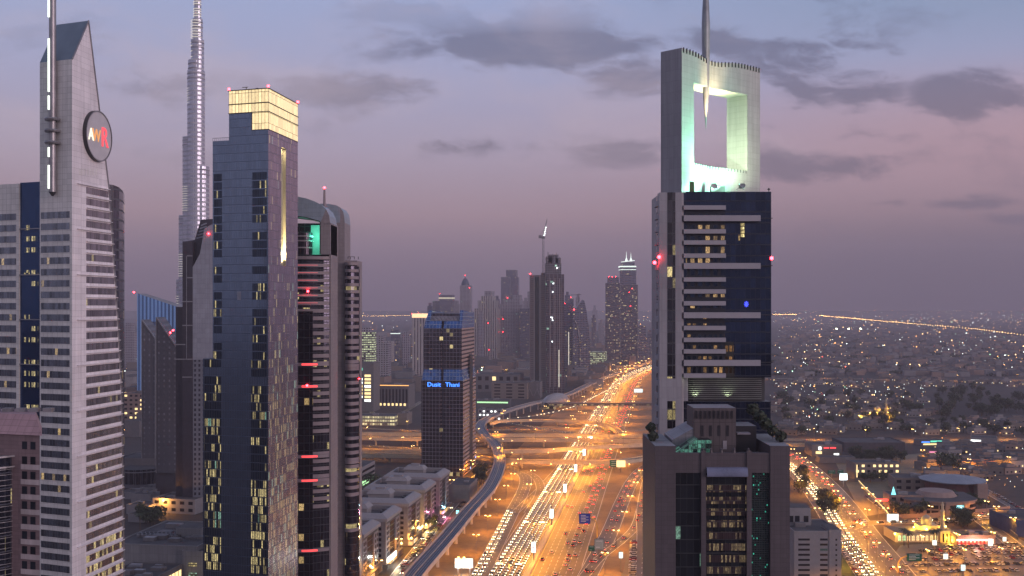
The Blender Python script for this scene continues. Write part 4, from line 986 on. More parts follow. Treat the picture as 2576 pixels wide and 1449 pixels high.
tower('flat topped tower with a lit floor band left of the domed tower', 1104, 1137, 742, 800, 1, Y=3450, crown=(748, 752, lamp('band_dim', (1, .9, .6), .5)), red=((1106, 739),))
tower('slender domed tower with a red beacon on its tip', 1157, 1183, 718, 800, 0, Y=3500, dome=(1170, 718, 10), red=((1170, 693), (1181, 724)))
tower('wide stepped residential tower with many setbacks', 1193, 1250, 776, 908, 2, tiers=((1202, 1246, 756), (1210, 1240, 745), (1219, 1236, 732, 0)), red=((1228, 813), (1230, 880)))
tower('tall flat blue grey tower, left half of the paired slabs', 1260, 1282, 697, 900, 1, Y=3900, red=((1257, 757),))
tower('tallest flat blue grey slab with a notched top, right of its pair', 1273, 1299, 679, 900, 1, Y=3950, tiers=((1294, 1303, 697),))
tower('stepped residential tower with bright edges, second of the stepped pair', 1258, 1312, 766, 905, 0, tiers=((1266, 1306, 752), (1270, 1283, 744, 2), (1290, 1307, 742)), red=((1265, 803), (1277, 749), (1265, 835)))
tower('low dark slab between the stepped towers and the twin shafts', 1308, 1338, 776, 905, 1, Y=3000)
tower('thin lit sliver of a tower beside the twin shafts', 1327, 1340, 733, 905, 0, Y=3100)

def twin_shafts():
    Y0 = 1909.; P = at(1333, Y0); z = lambda y: zh(y, Y0); fx = lambda x: (x - 1333) / F * Y0
    T = thing('banded_tower', 'tall beige and dark striped tower beside the unfinished dark tower', 'tower', (P[0], P[1], 0))
    A = facade('stripe_beige', (.30, .24, .24), (.14, .12, .13), 9, 3.6, .8, .3, 0, seed=2, rough=.3, gmetal=.2); B = mat('stripe_dark', (.04, .05, .06), .25, metal=.4); C = mat('stripe_light', (.40, .35, .35), .6, var=.08)
    qbox(T, 'shaft', 0, fx(1385), 0, 40, 0, z(692), A, ROOF)
    qbox(T, 'dark_stripe', fx(1345.5), fx(1356), -.5, .2, 0, z(697), B); qbox(T, 'light_stripe', fx(1342.5), fx(1345.4), -.7, .2, 0, z(693), C); qbox(T, 'light_stripe', fx(1356.1), fx(1361), -.7, .2, 0, z(693), C)
    qbox(T, 'upper_tier', fx(1362), fx(1384), 4, 38, z(700), z(686), A, ROOF)
    beacons(T, [(fx(1334), -1, z(689))], 1.0)
    Y1 = 1880.; P = at(1372, Y1); z = lambda y: zh(y, Y1); fx = lambda x: (x - 1372) / F * Y1
    T = thing('unfinished_tower', 'dark concrete tower still under construction with a ragged top', 'tower', (P[0], P[1], 0))
    Cn = facade('bare_concrete_floors', (.19, .175, .20), (.06, .055, .07), 4, 4, .75, .7, .015, COOL, es=1.2, seed=8, gmetal=0, rough=.6)
    Cd = facade('dark_fin_glass', (.16, .14, .165), (.09, .075, .10), 7, 4, .8, .8, .02, COOL, es=1, seed=3, gmetal=.4)
    qbox(T, 'shaft', fx(1372), fx(1412), 0, 32, z(870), z(662), Cn, ROOF); qbox(T, 'lower_shaft', fx(1375), fx(1419), -1, 34, 0, z(690), Cd, ROOF)
    for a, c, t in ((1374, 1390, 645), (1380, 1404, 640), (1398, 1411, 648)): qbox(T, 'core_top', fx(a), fx(c), 6, 28, z(662), z(t), Cn)
    q = MB(); rnd = random.Random(2)
    for i in range(16): x = fx(1373 + i * 2.5); q.bar((x, 8, z(655)), (x, 8, z(rnd.uniform(632, 650))), .5, DARKM)
    q.build('scaffold_poles', DARKM, T)
    for x in (1384, 1396, 1408): q = MB(); q.bar((fx(x), -1.6, 10), (fx(x), -1.6, z(700)), .9, C); q.build('fin', C, T)
    q = MB(); q.bar((fx(1406), -2, 10), (fx(1406), -2, z(880)), 1.2, STRIP); q.build('light_strip', STRIP, T)
    WL = lamp('site_light', (.9, 1, 1), 25)
    for x, y in ((1389, 800), (1390, 806), (1386, 799), (1401, 675), (1392, 714), (1390, 735), (1389, 860)): q = MB(); q.cyl(fx(x), -2, z(y), z(y) + .9, .45, .45, 6, WL); q.build('site_light', WL, T)
    # luffing crane on the banded tower
    Y2 = 1900.; P = at(1367, Y2); z = lambda y: zh(y, Y2); fx = lambda x: (x - 1367) / F * Y2
    T = thing('tower_crane', 'thin luffing crane standing on top of the banded tower with its jib raised', 'crane', (P[0], P[1], z(692)))
    z0 = z(692); M_ = mat('crane_grey', (.20, .19, .21), .5); q = MB(); h = z(600) - z0
    for sx in (-1.3, 1.3):
        for sy in (-1.3, 1.3): q.bar((sx, 8 + sy, 0), (sx, 8 + sy, h), .6, M_)
    k = 0
    while k * 5 < h - 5: s = 1.3 if k % 2 else -1.3; q.bar((-s, 6.7, k * 5), (s, 6.7, k * 5 + 5), .5, M_); k += 1
    q.build('mast', M_, T)
    q = MB(); q.box(-3, 3, 5, 11, h, h + 4, M_); q.box(-8, -3, 6, 10, h + 1, h + 6, M_); q.build('cab', M_, T)
    q = MB(); b0, b1 = (1, 8, h + 3), (fx(1376.5), 8, z(550) - z0)
    q.bar(b0, b1, .9, M_); q.bar((b0[0] - 2, 8, b0[2]), b1, .7, M_)
    for i in range(8): f0 = i / 8; f1 = (i + 1) / 8; q.bar([b0[j] + (b1[j] - b0[j]) * f0 for j in range(3)], [b0[j] + (b1[j] - b0[j]) * f1 - (2 * (1 - f1) if j == 0 else 0) for j in range(3)], .5, M_)
    q.bar((-7, 8, h + 5), (fx(1371), 8, z(575) - z0), .4, M_); q.build('jib', M_, T)
    q = MB()
    for i in range(5): q.cyl(fx(1369.5 + i * 1.0), 7, z(592 - i * 5) - z0, z(592 - i * 5) - z0 + .7, .35, .35, 6, WL)
    q.build('jib_lights', WL, T)
twin_shafts()
tower('plain tower with white edge strips right of the unfinished tower', 1419, 1440, 760, 960, 1, Y=2500, tiers=((1431, 1442, 750),), red=((1418, 728), (1421, 763), (1436, 748)))
def sail_tower():
    Y0 = 2450.; P = at(1442, Y0); z = lambda y: zh(y, Y0); fx = lambda x: (x - 1442) / F * Y0
    T = thing('curved_tower', 'dark sail shaped tower with a curved right edge and slanting roof', 'tower', (P[0], P[1], 0))
    pr = [(1442, 960), (1486, 960), (1485.5, 900), (1484, 860), (1480, 815), (1475, 780), (1470, 757), (1466, 754), (1442, 785)]
    f_ = [(fx(x), max(0, z(y))) for x, y in pr]; n = len(f_); b = MB(); m = SK[1]
    b.face([(x, 0, zz) for x, zz in f_], m); b.face([(x, 45, zz) for x, zz in f_][::-1], m)
    for i in range(n): a, c = f_[i], f_[(i + 1) % n]; b.face([(a[0], 0, a[1]), (a[0], 45, a[1]), (c[0], 45, c[1]), (c[0], 0, c[1])], m)
    b.build('shaft', m, T)
    q = MB(); pts = [(1442, 800), (1452, 815), (1458, 850), (1460, 900), (1460, 950)]
    for a, c in zip(pts, pts[1:]): q.bar((fx(a[0]), -1, z(a[1])), (fx(c[0]), -1, z(c[1])), 2, SK[2])
    q.build('curved_rib', SK[2], T); beacons(T, [(fx(1444), -1, z(779))], 1.2)
    q = MB(); q.bar((fx(1457), 8, z(758)), (fx(1457), 8, z(738)), 1, DARKM); q.bar((fx(1436), 8, z(742)), (fx(1463), 8, z(741)), .9, DARKM); q.build('crane', DARKM, T)
    q = MB(); q.box(fx(1430.5) - .8, fx(1430.5) + .8, -3, -1, 5, z(835), STRIP); q.build('light_strip', STRIP, T)
sail_tower()
tower('low office block with rows of white lit floors', 1468, 1524, 885, 930, 4, name='far_office', depth=.8, cat='building')
tower('tall dark residential tower with yellow windows left of the twin spired tower', 1523, 1559, 712, 925, 3, tiers=((1528, 1556, 697, 1),), red=((1532, 696), (1540, 696), (1549, 696)), depth=.9)
t_, fx_, Y_, D_ = tower('twin spired tower with a white lit crown', 1559, 1604, 716, 916, 3, tiers=((1559, 1600, 672, 1),), depth=.9, red=((1583, 735), (1590, 726), (1586, 770)))
def crown2():
    z = lambda y: zh(y, Y_); fx = fx_
    qbox(t_, 'crown_tier', fx(1564), fx(1597), 4, D_ * .7, z(674), z(660), SK[1]); qbox(t_, 'lit_ledge', fx(1559), fx(1600.5), -.8, D_ * .9, z(672), z(669), CRC); qbox(t_, 'lit_ledge', fx(1560), fx(1600), -.8, D_ * .9, z(679), z(677.5), CRC)
    b = MB(); b.bar((fx(1563), 3, z(659)), (fx(1597), 3, z(655)), 1.6, CRC); b.build('lit_rim', CRC, t_)
    for x, y in ((1576.5, 632), (1588, 635)): b = MB(); b.lathe(fx(x), 8, [(3.4, z(657)), (2.6, z(652)), (1.0, z(648)), (.6, z(642)), (.2, z(y))], 8, CRC); b.build('lit_spire', CRC, t_)
crown2()
tower('small dark tower right of the twin spired tower', 1606, 1625, 820, 920, 1, tiers=((1614, 1630, 850),))
tower('very distant faint tower seen past the dark residential tower', 1490, 1503, 780, 830, 0, Y=6500, tiers=((1493, 1499, 768),))
tower('pale lit low tower on the left edge of the far town', 900, 940, 835, 950, 4, Y=1900, depth=.6, tiers=((905, 930, 822, 0),))
tower('greyish stepped block with dim windows left of the beige tower', 940, 975, 862, 960, 0, Y=2000, tiers=((950, 962, 845),))
tower('narrow grey tower with a lit white band far behind the crossing roads', 983, 1002, 830, 900, 1, Y=3000, crown=(838, 840, CRC))
tower('grey low block with a red line of lights', 958, 985, 858, 930, 2, Y=2500)
tower('dim tower seen between the tiled tower and the blue lit office', 313, 336, 835, 930, 0, Y=2600, tiers=((316, 330, 812),))

_more = [(1203, 1216, 790, 2900, 0, 'narrow hazy tower at the left foot of the wide stepped tower'), (1244, 1256, 752, 3300, 1, 'thin blue grey tower between the two stepped residential towers'), (1252, 1262, 772, 3600, 0, 'low faint tower behind the stepped residential pair'),
         (1300, 1313, 752, 3400, 1, 'hazy slab rising behind the second stepped tower'), (1316, 1328, 757, 3700, 0, 'faint pale tower left of the twin shafts'), (1421, 1433, 742, 3000, 1, 'dim tower with a flat top right of the unfinished tower'),
         (1448, 1458, 748, 3300, 0, 'faint tower behind the curved sail tower'), (1488, 1499, 800, 3600, 1, 'low hazy tower right of the curved sail tower'), (1506, 1519, 812, 3800, 0, 'small faint tower left of the dark residential tower'),
         (1628, 1642, 838, 3000, 1, 'low dark tower against the white frame tower, far away'), (1140, 1155, 764, 3700, 0, 'faint block between the flat tower and the domed tower'), (1075, 1087, 770, 3600, 1, 'hazy low tower above the glowing banded tower'), (1012, 1028, 842, 2600, 0, 'grey mid height block left of the glowing banded tower')]
for (x0_, x1_, yt_, Y_r, sk_, lb_) in _more: tower(lb_, x0_, x1_, yt_, 900, sk_, Y=Y_r, tiers=((x0_ + 3, x1_ - 3, yt_ - 8),))
# ================================================================ GROUND AND ROADS
def ground_mat():
    m, t = _base('desert_ground')
    p = t.n('ShaderNodeNewGeometry').outputs['Position']
    n1, n2, n3 = t.noise(p, .0011, 5, .6), t.noise(p, .012, 6, .65), t.noise(p, .12, 4, .7)
    c = t.mix(t.mr(n1, .42, .58, 0, 1, True), (.032, .026, .026), (.065, .05, .046))
    c = t.mix(t.mr(n2, .45, .65, 0, .75, True), c, (.035, .032, .03))
    c = t.mix(t.mr(n3, .35, .7, 0, .4), c, (.10, .077, .068))
    t.l.new(c, t.bsdf.inputs['Base Color']); t.bsdf.inputs['Roughness'].default_value = .95
    return m
GRD = ground_mat()
MB().box(-16000, 16000, -3000, 30000, -2, 0, GRD).build('ground', GRD, None, 'structure')
SAND = mat('sand', (.21, .145, .088), .9, var=.3, scale=.03)
ASP = mat('asphalt', (.085, .08, .085), .55, var=.28, scale=.05)
ASP2 = mat('asphalt_worn_lamplit', (.17, .135, .075), .6, var=.25, scale=.06)  # worn asphalt, its yellow tint puts orange lamp light into the colour
CON = mat('concrete', (.58, .47, .34), .7, var=.2, scale=.08)  # warm tint puts the golden lamp glow into the concrete colour
PAINT = mat('road_paint', (.75, .72, .66), .6, var=.15)
YPAINT = mat('yellow_paint', (.75, .50, .12), .6)
def spline(pts, n=8):
    out = []; P = [pts[0]] + list(pts) + [pts[-1]]
    for i in range(1, len(P) - 2):
        a, b, c, d = P[i - 1:i + 3]
        for k in range(n):
            t = k / n; out.append(tuple(.5 * (2 * b[j] + (c[j] - a[j]) * t + (2 * a[j] - 5 * b[j] + 4 * c[j] - d[j]) * t * t + (3 * b[j] - a[j] - 3 * c[j] + d[j]) * t ** 3) for j in range(2)))
    out.append(tuple(pts[-1])); return out
def offs(line, o):
    r = []
    for i, p in enumerate(line):
        a = line[max(0, i - 1)]; b = line[min(len(line) - 1, i + 1)]; d = unit(b[0] - a[0], b[1] - a[1])
        r.append((p[0] + d[1] * o, p[1] - d[0] * o))        # positive o = right of travel
    return r
def strip(b, line, o0, o1, z, m, th=0.0):
    L_, R_ = offs(line, o0), offs(line, o1)
    for i in range(len(line) - 1):
        b.face([(*R_[i], z), (*R_[i + 1], z), (*L_[i + 1], z), (*L_[i], z)], m)
        if th:
            b.face([(*L_[i], z), (*L_[i + 1], z), (*L_[i + 1], z - th), (*L_[i], z - th)], m); b.face([(*R_[i + 1], z), (*R_[i], z), (*R_[i], z - th), (*R_[i + 1], z - th)], m)
            b.face([(*L_[i], z - th), (*L_[i + 1], z - th), (*R_[i + 1], z - th), (*R_[i], z - th)], m)
def length(line): return sum(math.dist(a, b) for a, b in zip(line, line[1:]))
def walk(line, step, start=0.0, jit=0.0, rnd=random):
    d = start; acc = 0.0
    for a, b in zip(line, line[1:]):
        l = math.dist(a, b)
        while d <= acc + l:
            t = (d - acc) / l; yield (a[0] + (b[0] - a[0]) * t, a[1] + (b[1] - a[1]) * t), unit(b[0] - a[0], b[1] - a[1]), d
            d += step * (1 + rnd.uniform(-jit, jit))
        acc += l
def dashes(b, line, o, z, m, on=3.0, gap=9.0, w_=.16):
    ln = offs(line, o)
    for p, d, _ in walk(ln, on + gap):
        q = (p[0] + d[0] * on, p[1] + d[1] * on); n = (d[1] * w_, -d[0] * w_)
        b.face([(p[0] + n[0], p[1] + n[1], z), (q[0] + n[0], q[1] + n[1], z), (q[0] - n[0], q[1] - n[1], z), (p[0] - n[0], p[1] - n[1], z)], m)
def medX(Y): return 12.8 + .137 * (Y - 645) + (.000122 * (Y - 2000) ** 2 if Y > 2000 else 0)
MED = [(medX(Y), Y) for Y in [420 + 40 * i for i in range(80)]]
# sand and paving around the junction
b = MB(); strip(b, MED, -75, 75, .012, SAND); b.build('sand_verge', SAND, None, 'structure')
roads = MB(); marks = MB()
z = .03
strip(roads, MED, -24, -2.2, z, ASP2); strip(roads, MED, 2.2, 30, z, ASP2)
for o in (-23, -2.8, 2.9, 29): strip(marks, MED, o - .15, o + .15, z + .012, YPAINT if abs(o) < 3 else PAINT)
for k in range(1, 6): dashes(marks, MED[:60], -2.8 - 3.7 * k + (0 if k < 5 else 0), z + .012, PAINT, 5, 4, .13)  # lane dashes, stretched so the paint stands in for light trails
for k in range(1, 7): dashes(marks, MED[:60], 2.9 + 3.7 * k, z + .012, PAINT, 5, 4, .12)  # same long dashes standing in for light trails
medb = MB(); strip(medb, MED, -1.9, 1.9, .16, CON, .15)
for o in (-1.5, 1.5): strip(medb, MED, o - .2, o + .2, .95, CON, .8)
medb.build('median_kerb', CON, None, 'structure')
def road(px, w_, zz, m=ASP, lanes=2, edge=True, gnd=True, ext=None):
    line = spline([gp(*p) for p in px]) if gnd else spline(px)
    strip(roads, line, -w_ / 2, w_ / 2, zz, m)
    if edge:
        for o in (-w_ / 2 + .5, w_ / 2 - .5): strip(marks, line, o - .13, o + .13, zz + .012, PAINT)
    for k in range(1, lanes): dashes(marks, line, -w_ / 2 + .5 + (w_ - 1) * k / lanes, zz + .012, PAINT)
    return line
SRV = road([(1050, 1800), (1180, 1500), (1212, 1440), (1243, 1380), (1288, 1290), (1316, 1235), (1322, 1205), (1308, 1188), (1280, 1178), (1262, 1174)], 11, .05, ASP, 3)
SRV2 = road([(1295, 1290), (1350, 1238), (1385, 1200), (1408, 1175)], 7, .06, ASP2, 2)
COLR = road([(1330, 1800), (1452, 1500), (1478, 1449), (1531, 1345), (1565, 1262), (1592, 1208), (1622, 1176), (1660, 1155)], 12, .05, ASP, 3)
RMP = road([(1440, 1480), (1470, 1449), (1509, 1404), (1565, 1359), (1599, 1322), (1614, 1266), (1622, 1217)], 7, .07, ASP, 2)
FRT = road([(1612, 1500), (1614, 1449), (1618, 1355), (1616, 1280), (1629, 1206), (1645, 1180)], 9, .09, ASP, 2)
EXT_ = road([(1425, 1190), (1470, 1130), (1500, 1075), (1525, 1030)], 6, .05, ASP2, 1, False)
LST = road([(790, 1780), (960, 1500), (1000, 1449), (1060, 1372), (1130, 1280), (1190, 1210), (1225, 1178)], 9, .05, ASP, 2)
# streets near and beyond the junction
G1 = road([(880, 1075), (1060, 1084), (1228, 1082), (1359, 1078), (1456, 1063), (1500, 1050)], 9, .05, ASP2, 2)
G2 = road([(1247, 1056), (1330, 1048), (1400, 1035), (1453, 1019), (1490, 1000), (1560, 965), (1640, 925)], 8, .06, ASP2, 2)
G3 = road([(880, 1118), (1060, 1128), (1200, 1120), (1260, 1105)], 10, .07, ASP2, 2)
G4 = road([(880, 1138), (980, 1142), (1060, 1152), (1230, 1172), (1330, 1190), (1360, 1230), (1330, 1290)], 8, .08, ASP2, 2)
G5 = road([(1228, 1062), (1300, 1068), (1420, 1088), (1470, 1092)], 7, .075, ASP2, 1)
G6 = road([(1520, 1030), (1545, 1052), (1560, 1075), (1585, 1085), (1640, 1078)], 7, .085, ASP2, 1)
G7 = road([(1380, 950), (1450, 944), (1530, 934), (1600, 912), (1700, 896)], 16, .05, ASP2, 3)
G8 = road([(900, 930), (1030, 935), (1200, 938), (1340, 955)], 14, .05, ASP2, 2)
G9 = road([(897, 985), (960, 1060), (1010, 1040), (1060, 1010)], 7, .06, ASP2, 2)
# right of the frame tower
X1 = road([(1900, 1128), (1960, 1140), (2008, 1172), (2060, 1222), (2105, 1278), (2150, 1345), (2200, 1410), (2245, 1470), (2330, 1580), (2480, 1780)], 34, .05, ASP, 8)
X2 = road([(1900, 1104), (1990, 1106), (2200, 1112), (2400, 1108), (2620, 1106)], 22, .06, ASP2, 4)
X3 = road([(2126, 1330), (2165, 1318), (2230, 1314), (2300, 1312), (2420, 1302), (2546, 1288), (2640, 1280)], 14, .09, ASP2, 3)
X4 = road([(1900, 953), (2100, 952), (2350, 958), (2620, 955)], 18, .05, ASP2, 3)
X5 = road([(2470, 1310), (2530, 1355), (2600, 1410)], 11, .08, ASP, 2)
X6 = road([(2330, 1160), (2400, 1195), (2470, 1230), (2560, 1280)], 9, .07, ASP, 2)
X7 = road([(1980, 820), (2150, 812), (2350, 835), (2620, 862)], 30, .05, ASP2, 2, False)
X8 = road([(2200, 870), (2300, 885), (2400, 900)], 14, .07, ASP2, 1, False)
roads.build('road', ASP, None, 'structure'); marks.build('road_markings', PAINT, None, 'structure')
lot = MB(); c_ = [gp(2215, 1449 + 30), gp(2245, 1400), gp(2265, 1372), gp(2560, 1352), gp(2640, 1400), gp(2640, 1480)]
lot.face([(x, y, .02) for x, y in c_][::-1] if 0 else [(x, y, .02) for x, y in c_][::-1], ASP)
c_ = [gp(2100, 1160), gp(2320, 1140), gp(2480, 1250), gp(2170, 1300)]; lot.face([(x, y, .016) for x, y in c_], ASP2)
c_ = [gp(1560, 1470), gp(1640, 1470), gp(1640, 1330), gp(1590, 1340)]; lot.face([(x, y, .018) for x, y in c_][::1], ASP2)
c_ = [gp(2106, 1449), gp(2150, 1449), gp(2120, 1370), gp(2100, 1362)]
lot.face([(x, y, .021) for x, y in c_], mat('lawn', (.035, .07, .02), .9, var=.4)); lot.build('parking_surface', ASP, None, 'structure')
b = MB()
for px, w_ in (([(1330, 1260), (1290, 1330), (1262, 1380), (1205, 1500)], 9),):
    strip(b, spline([gp(*p) for p in px]), -w_ / 2, w_ / 2, .02, SAND)
b.build('pavement', SAND, None, 'structure')

# ---------------------------------------------------------------- elevated decks
def deck(name, label, line, w_, zt, th=1.6, surf=ASP2, rail=.95, piers=45, group=None, pier_w=2.0, cat='bridge', skip=None, head=True, ground_ramp=False):
    T = thing(name, label, cat, (line[0][0], line[0][1], 0), group=group)
    ln = [(x - line[0][0], y - line[0][1]) for x, y in line]
    b = MB(); strip(b, ln, -w_ / 2, w_ / 2, zt, surf, th); b.build('deck', surf, T)
    for s in (-1, 1):
        b = MB(); strip(b, ln, s * (w_ / 2) - .2 + (0.21 * s), s * (w_ / 2) + .2 + (.21 * s), zt + rail, CON, rail + th + .3); b.build('parapet', CON, T)
    b = MB()
    for k in (-w_ / 6, w_ / 6): strip(b, ln, k - .12, k + .12, zt + .012, PAINT)
    b.build('lane_lines', PAINT, T)
    n = 0
    for p, d, dist in walk(ln, piers, piers * .4):
        if skip and skip(p[0] + line[0][0], p[1] + line[0][1]): continue
        b = MB(); b.cyl(p[0], p[1], 0, zt - th - 1.2, pier_w / 2, pier_w / 2, 10, CON)
        if head: b.obox((p[0] - d[1] * w_ * .4 * -1 - d[0] * pier_w / 2, p[1] + d[0] * w_ * .4 * -1 - d[1] * pier_w / 2), d, pier_w, w_ * .8, zt - th - 1.3, zt - th - .02, CON)
        b.build('pier', CON, T); n += 1
    return T
def epx(pts, z_): return spline([gp(x, y, z_) for x, y in pts])
onroad = lambda x, y: abs(x - medX(y)) < 25 and abs(abs(x - medX(y))) > 2.5
grp = 'flyover decks over the highway'
deck('flyover', 'straight rear flyover deck crossing the highway, upper of its parallel pair', epx([(700, 1086), (1060, 1092), (1235, 1094), (1440, 1094), (1660, 1097), (1800, 1099)], 8), 9, 8, 1.8, group=grp, skip=onroad)
deck('flyover', 'straight flyover deck with a brightly lit side wall, lower of the parallel pair', epx([(700, 1098), (1060, 1103), (1235, 1105), (1440, 1106), (1660, 1109), (1800, 1110)], 8), 10, 8, 1.8, group=grp, skip=onroad)
deck('flyover', 'flyover with a golden lit side wall rising towards the white frame tower', epx([(700, 1128), (1060, 1134), (1265, 1134), (1378, 1132), (1490, 1124), (1644, 1117), (1800, 1112)], 8), 8, 8, 1.8, group=grp, skip=onroad)
deck('flyover', 'nearest flyover crossing the highway with a bright orange side wall', epx([(700, 1142), (1060, 1146), (1202, 1150), (1284, 1158), (1471, 1161), (1565, 1159), (1620, 1151), (1660, 1142)], 7), 9, 7, 1.8, group=grp, skip=onroad)
deck('loop_ramp', 'curved loop ramp sweeping over the highway behind the straight flyovers', epx([(1225, 1066), (1262, 1059), (1337, 1057), (1456, 1060), (1510, 1066), (1540, 1075), (1557, 1086), (1561, 1094)], 6), 8, 6, 1.4, group=grp, skip=onroad)
deck('flyover', 'road bridge running right from the frame tower across the plain edge', epx([(1800, 1116), (1900, 1117), (2000, 1118), (2060, 1119)], 7), 9, 7, 1.5, group=grp)
# metro viaduct
VZ = 11.0
VPX = [(820, 1800), (960, 1560), (1010, 1488), (1055, 1430), (1121, 1355), (1183, 1281), (1233, 1224), (1256, 1170), (1254, 1138), (1241, 1112), (1217, 1090), (1208, 1072), (1221, 1056), (1264, 1037), (1327, 1018), (1385, 1004), (1434, 990), (1471, 972), (1528, 948), (1602, 922), (1660, 905), (1740, 892)]
VL = epx(VPX, VZ)
TRK = mat('track_bed', (.13, .13, .16), .6, var=.15); CON2 = mat('viaduct_concrete', (.42, .36, .34), .7, var=.12)
T = thing('metro_viaduct', 'curving elevated metro viaduct with pale parapets and dark track bed', 'viaduct', (VL[0][0], VL[0][1], 0))
ln = [(x - VL[0][0], y - VL[0][1]) for x, y in VL]
b = MB(); strip(b, ln, -4.7, 4.7, VZ, TRK, 1.0); b.build('deck', TRK, T)
for s in (-1, 1):
    b = MB(); strip(b, ln, s * 5.0 - .25, s * 5.0 + .25, VZ + 1.1, CON2, 2.6); b.build('parapet', CON2, T)
RL = mat('rail_steel', (.38, .38, .42), .3, metal=.7)
for k in (-2.9, -1.5, 1.5, 2.9):
    b = MB(); strip(b, ln, k - .12, k + .12, VZ + .2, RL, .18); b.build('rail', RL, T)
b = MB(); strip(b, ln, -.35, .35, VZ + .5, CON2, .45); b.build('walkway', CON2, T)
for p, d, dist in walk(ln, 31, 10):
    b = MB(); b.cyl(p[0], p[1], 0, VZ - 3, 1.0, 1.0, 12, CON2); n = (-d[1], d[0])
    b.prism([(p[0] - n[0] * 3.4 - d[0], p[1] - n[1] * 3.4 - d[1]), (p[0] - n[0] * 3.4 + d[0], p[1] - n[1] * 3.4 + d[1]), (p[0] + n[0] * 3.4 + d[0], p[1] + n[1] * 3.4 + d[1]), (p[0] + n[0] * 3.4 - d[0], p[1] + n[1] * 3.4 - d[1])][::1], VZ - 3, VZ - 1.05, CON2)
    b.build('pier', CON2, T)
# station shell and footbridge
P = gp(1398, 1006, VZ)
T = thing('metro_station', 'rounded shell shaped metro station on the viaduct beside the highway', 'station', (P[0], P[1], 0), rz=math.atan2(.8, .3))
SH = tile('station_shell', (.42, .36, .34), 3.5, 3.5, .3, .7, .35, .3)
b = MB(); vs = []; n1, n2 = 16, 10
for i in range(n1 + 1):
    u = -1 + 2 * i / n1; r = math.sqrt(max(0.001, 1 - u * u * .96))
    for j in range(n2 + 1): a = math.pi * j / n2; vs.append((u * 44, 15 * r * math.cos(a), 8 + 13 * r * math.sin(a)))
b.mesh(vs, [(i * (n2 + 1) + j, (i + 1) * (n2 + 1) + j, (i + 1) * (n2 + 1) + j + 1, i * (n2 + 1) + j + 1) for i in range(n1) for j in range(n2)], SH); b.build('shell', SH, T)
b = MB(); b.box(-30, 30, -9, 9, 0, 8.5, facade('station_glass', (.2, .17, .15), (.15, .12, .1), 3, 4, .8, .7, .5, YEL, es=.8, seed=6)); b.build('base', None, T)
P = gp(1365, 1030)
T = thing('entrance_pod', 'round white lattice pod at the left end of the long footbridge', 'pod', (P[0], P[1], 0))
b = MB(); b.lathe(0, 0, [(3, 0), (6.5, 3), (7.3, 7), (6, 11), (3, 13), (.1, 13.6)], 16, facade('lattice', (.45, .42, .4), (.05, .05, .05), 2, 2, .6, .6, .1, YEL, es=.5, seed=3)); b.build('shell', None, T)
A, B_ = gp(1380, 1016, 9), gp(1700, 1016, 9)
T = thing('footbridge', 'long covered footbridge crossing high above the whole highway', 'footbridge', (A[0], A[1], 0))
FB = facade('footbridge_wall', (.20, .15, .13), (.12, .09, .08), 4, 4.2, .8, .3, .35, YEL, es=.7, seed=4, vo=-1.5)
L_ = B_[0] - A[0]; qbox(T, 'span', 0, L_, -2.4, 2.4, 6.5, 11, FB, mat('bridge_roof', (.25, .2, .19), .6))
for i in range(6): qbox(T, 'pier', L_ * (i + .3) / 6 - .7, L_ * (i + .3) / 6 + .7, -.8, .8, 0, 6.5, CON)

# ================================================================ LAMPS
SOD = (1.0, .36, .018)
HEAD = lamp('sodium_lamp_glow', (1, .62, .22), 14); POLE = mat('galvanised_pole', (.2, .18, .17), .5, metal=.3)
ORD = ['first', 'second', 'third', 'fourth', 'fifth', 'sixth', 'seventh', 'eighth', 'ninth', 'tenth', 'eleventh', 'twelfth', 'thirteenth', 'fourteenth', 'fifteenth', 'sixteenth', 'seventeenth', 'eighteenth', 'nineteenth', 'twentieth', 'twenty first', 'twenty second', 'twenty third', 'twenty fourth', 'twenty fifth']
def spot(name, e, c_, parent, loc, ang=150, size=.6):
    ld = bpy.data.lights.get(name) or bpy.data.lights.new(name, 'SPOT')
    ld.energy = e; ld.color = c_; ld.spot_size = R(ang); ld.spot_blend = .25; ld.shadow_soft_size = size
    o = bpy.data.objects.new(name, ld); col.objects.link(o); o.parent = parent; o.location = loc; return o
mast = thing('lamp_mast', 'x', 'lamp', (0, 0, 0), group='twin headed masts on the highway median')
b = MB(); b.cyl(0, 0, 0, 23, .38, .22, 8, POLE); b.build('pole', POLE, mast)
b = MB(); b.bar((-5, 0, 23), (5, 0, 23), .3, POLE); b.build('arm', POLE, mast)
for s in (-1, 1): q = MB(); q.box(s * 4.6 - 1.5, s * 4.6 + 1.5, -.5, .5, 22.6, 22.9, HEAD); q.build('lamp_head', HEAD, mast)
spot('mast_light', 165000, SOD, mast, (0, 0, 22.4), 176)
AD = lamp('lit_advert', (.95, 1, 1), 3.5); ADR = lamp('advert_red', (1, .05, .08), 2)
nm = 0
for k in range(-1, 22):
    Y = 645 + 104 * k; o = mast if k == -1 else copy_tree(mast)
    o.location = (medX(Y), Y, 0); o.rotation_euler = (0, 0, -math.atan(.137))
    o['label'] = '%s twin headed lamp mast up the highway median, counted from the bottom of the photo' % ORD[nm] if nm < 17 else 'far twin headed lamp mast on the highway median'
    if len(o['label'].split()) > 16: o['label'] = '%s twin headed lamp mast up the highway median from the bottom' % ORD[nm]
    nm += 1
    if 0 <= k < 6:
        q = MB(); q.box(-1.1, 1.1, -.9, -.5, 5, 11, AD); 
        if k in (0, 3): q.box(-.9, .3, -.98, -.92, 7, 8.5, ADR)
        q.build('advert_panel', AD, o)
HEAD2 = lamp('street_lamp_glow', (1, .60, .2), 16)
sl = thing('street_lamp', 'x', 'street lamp', (0, 0, 0))
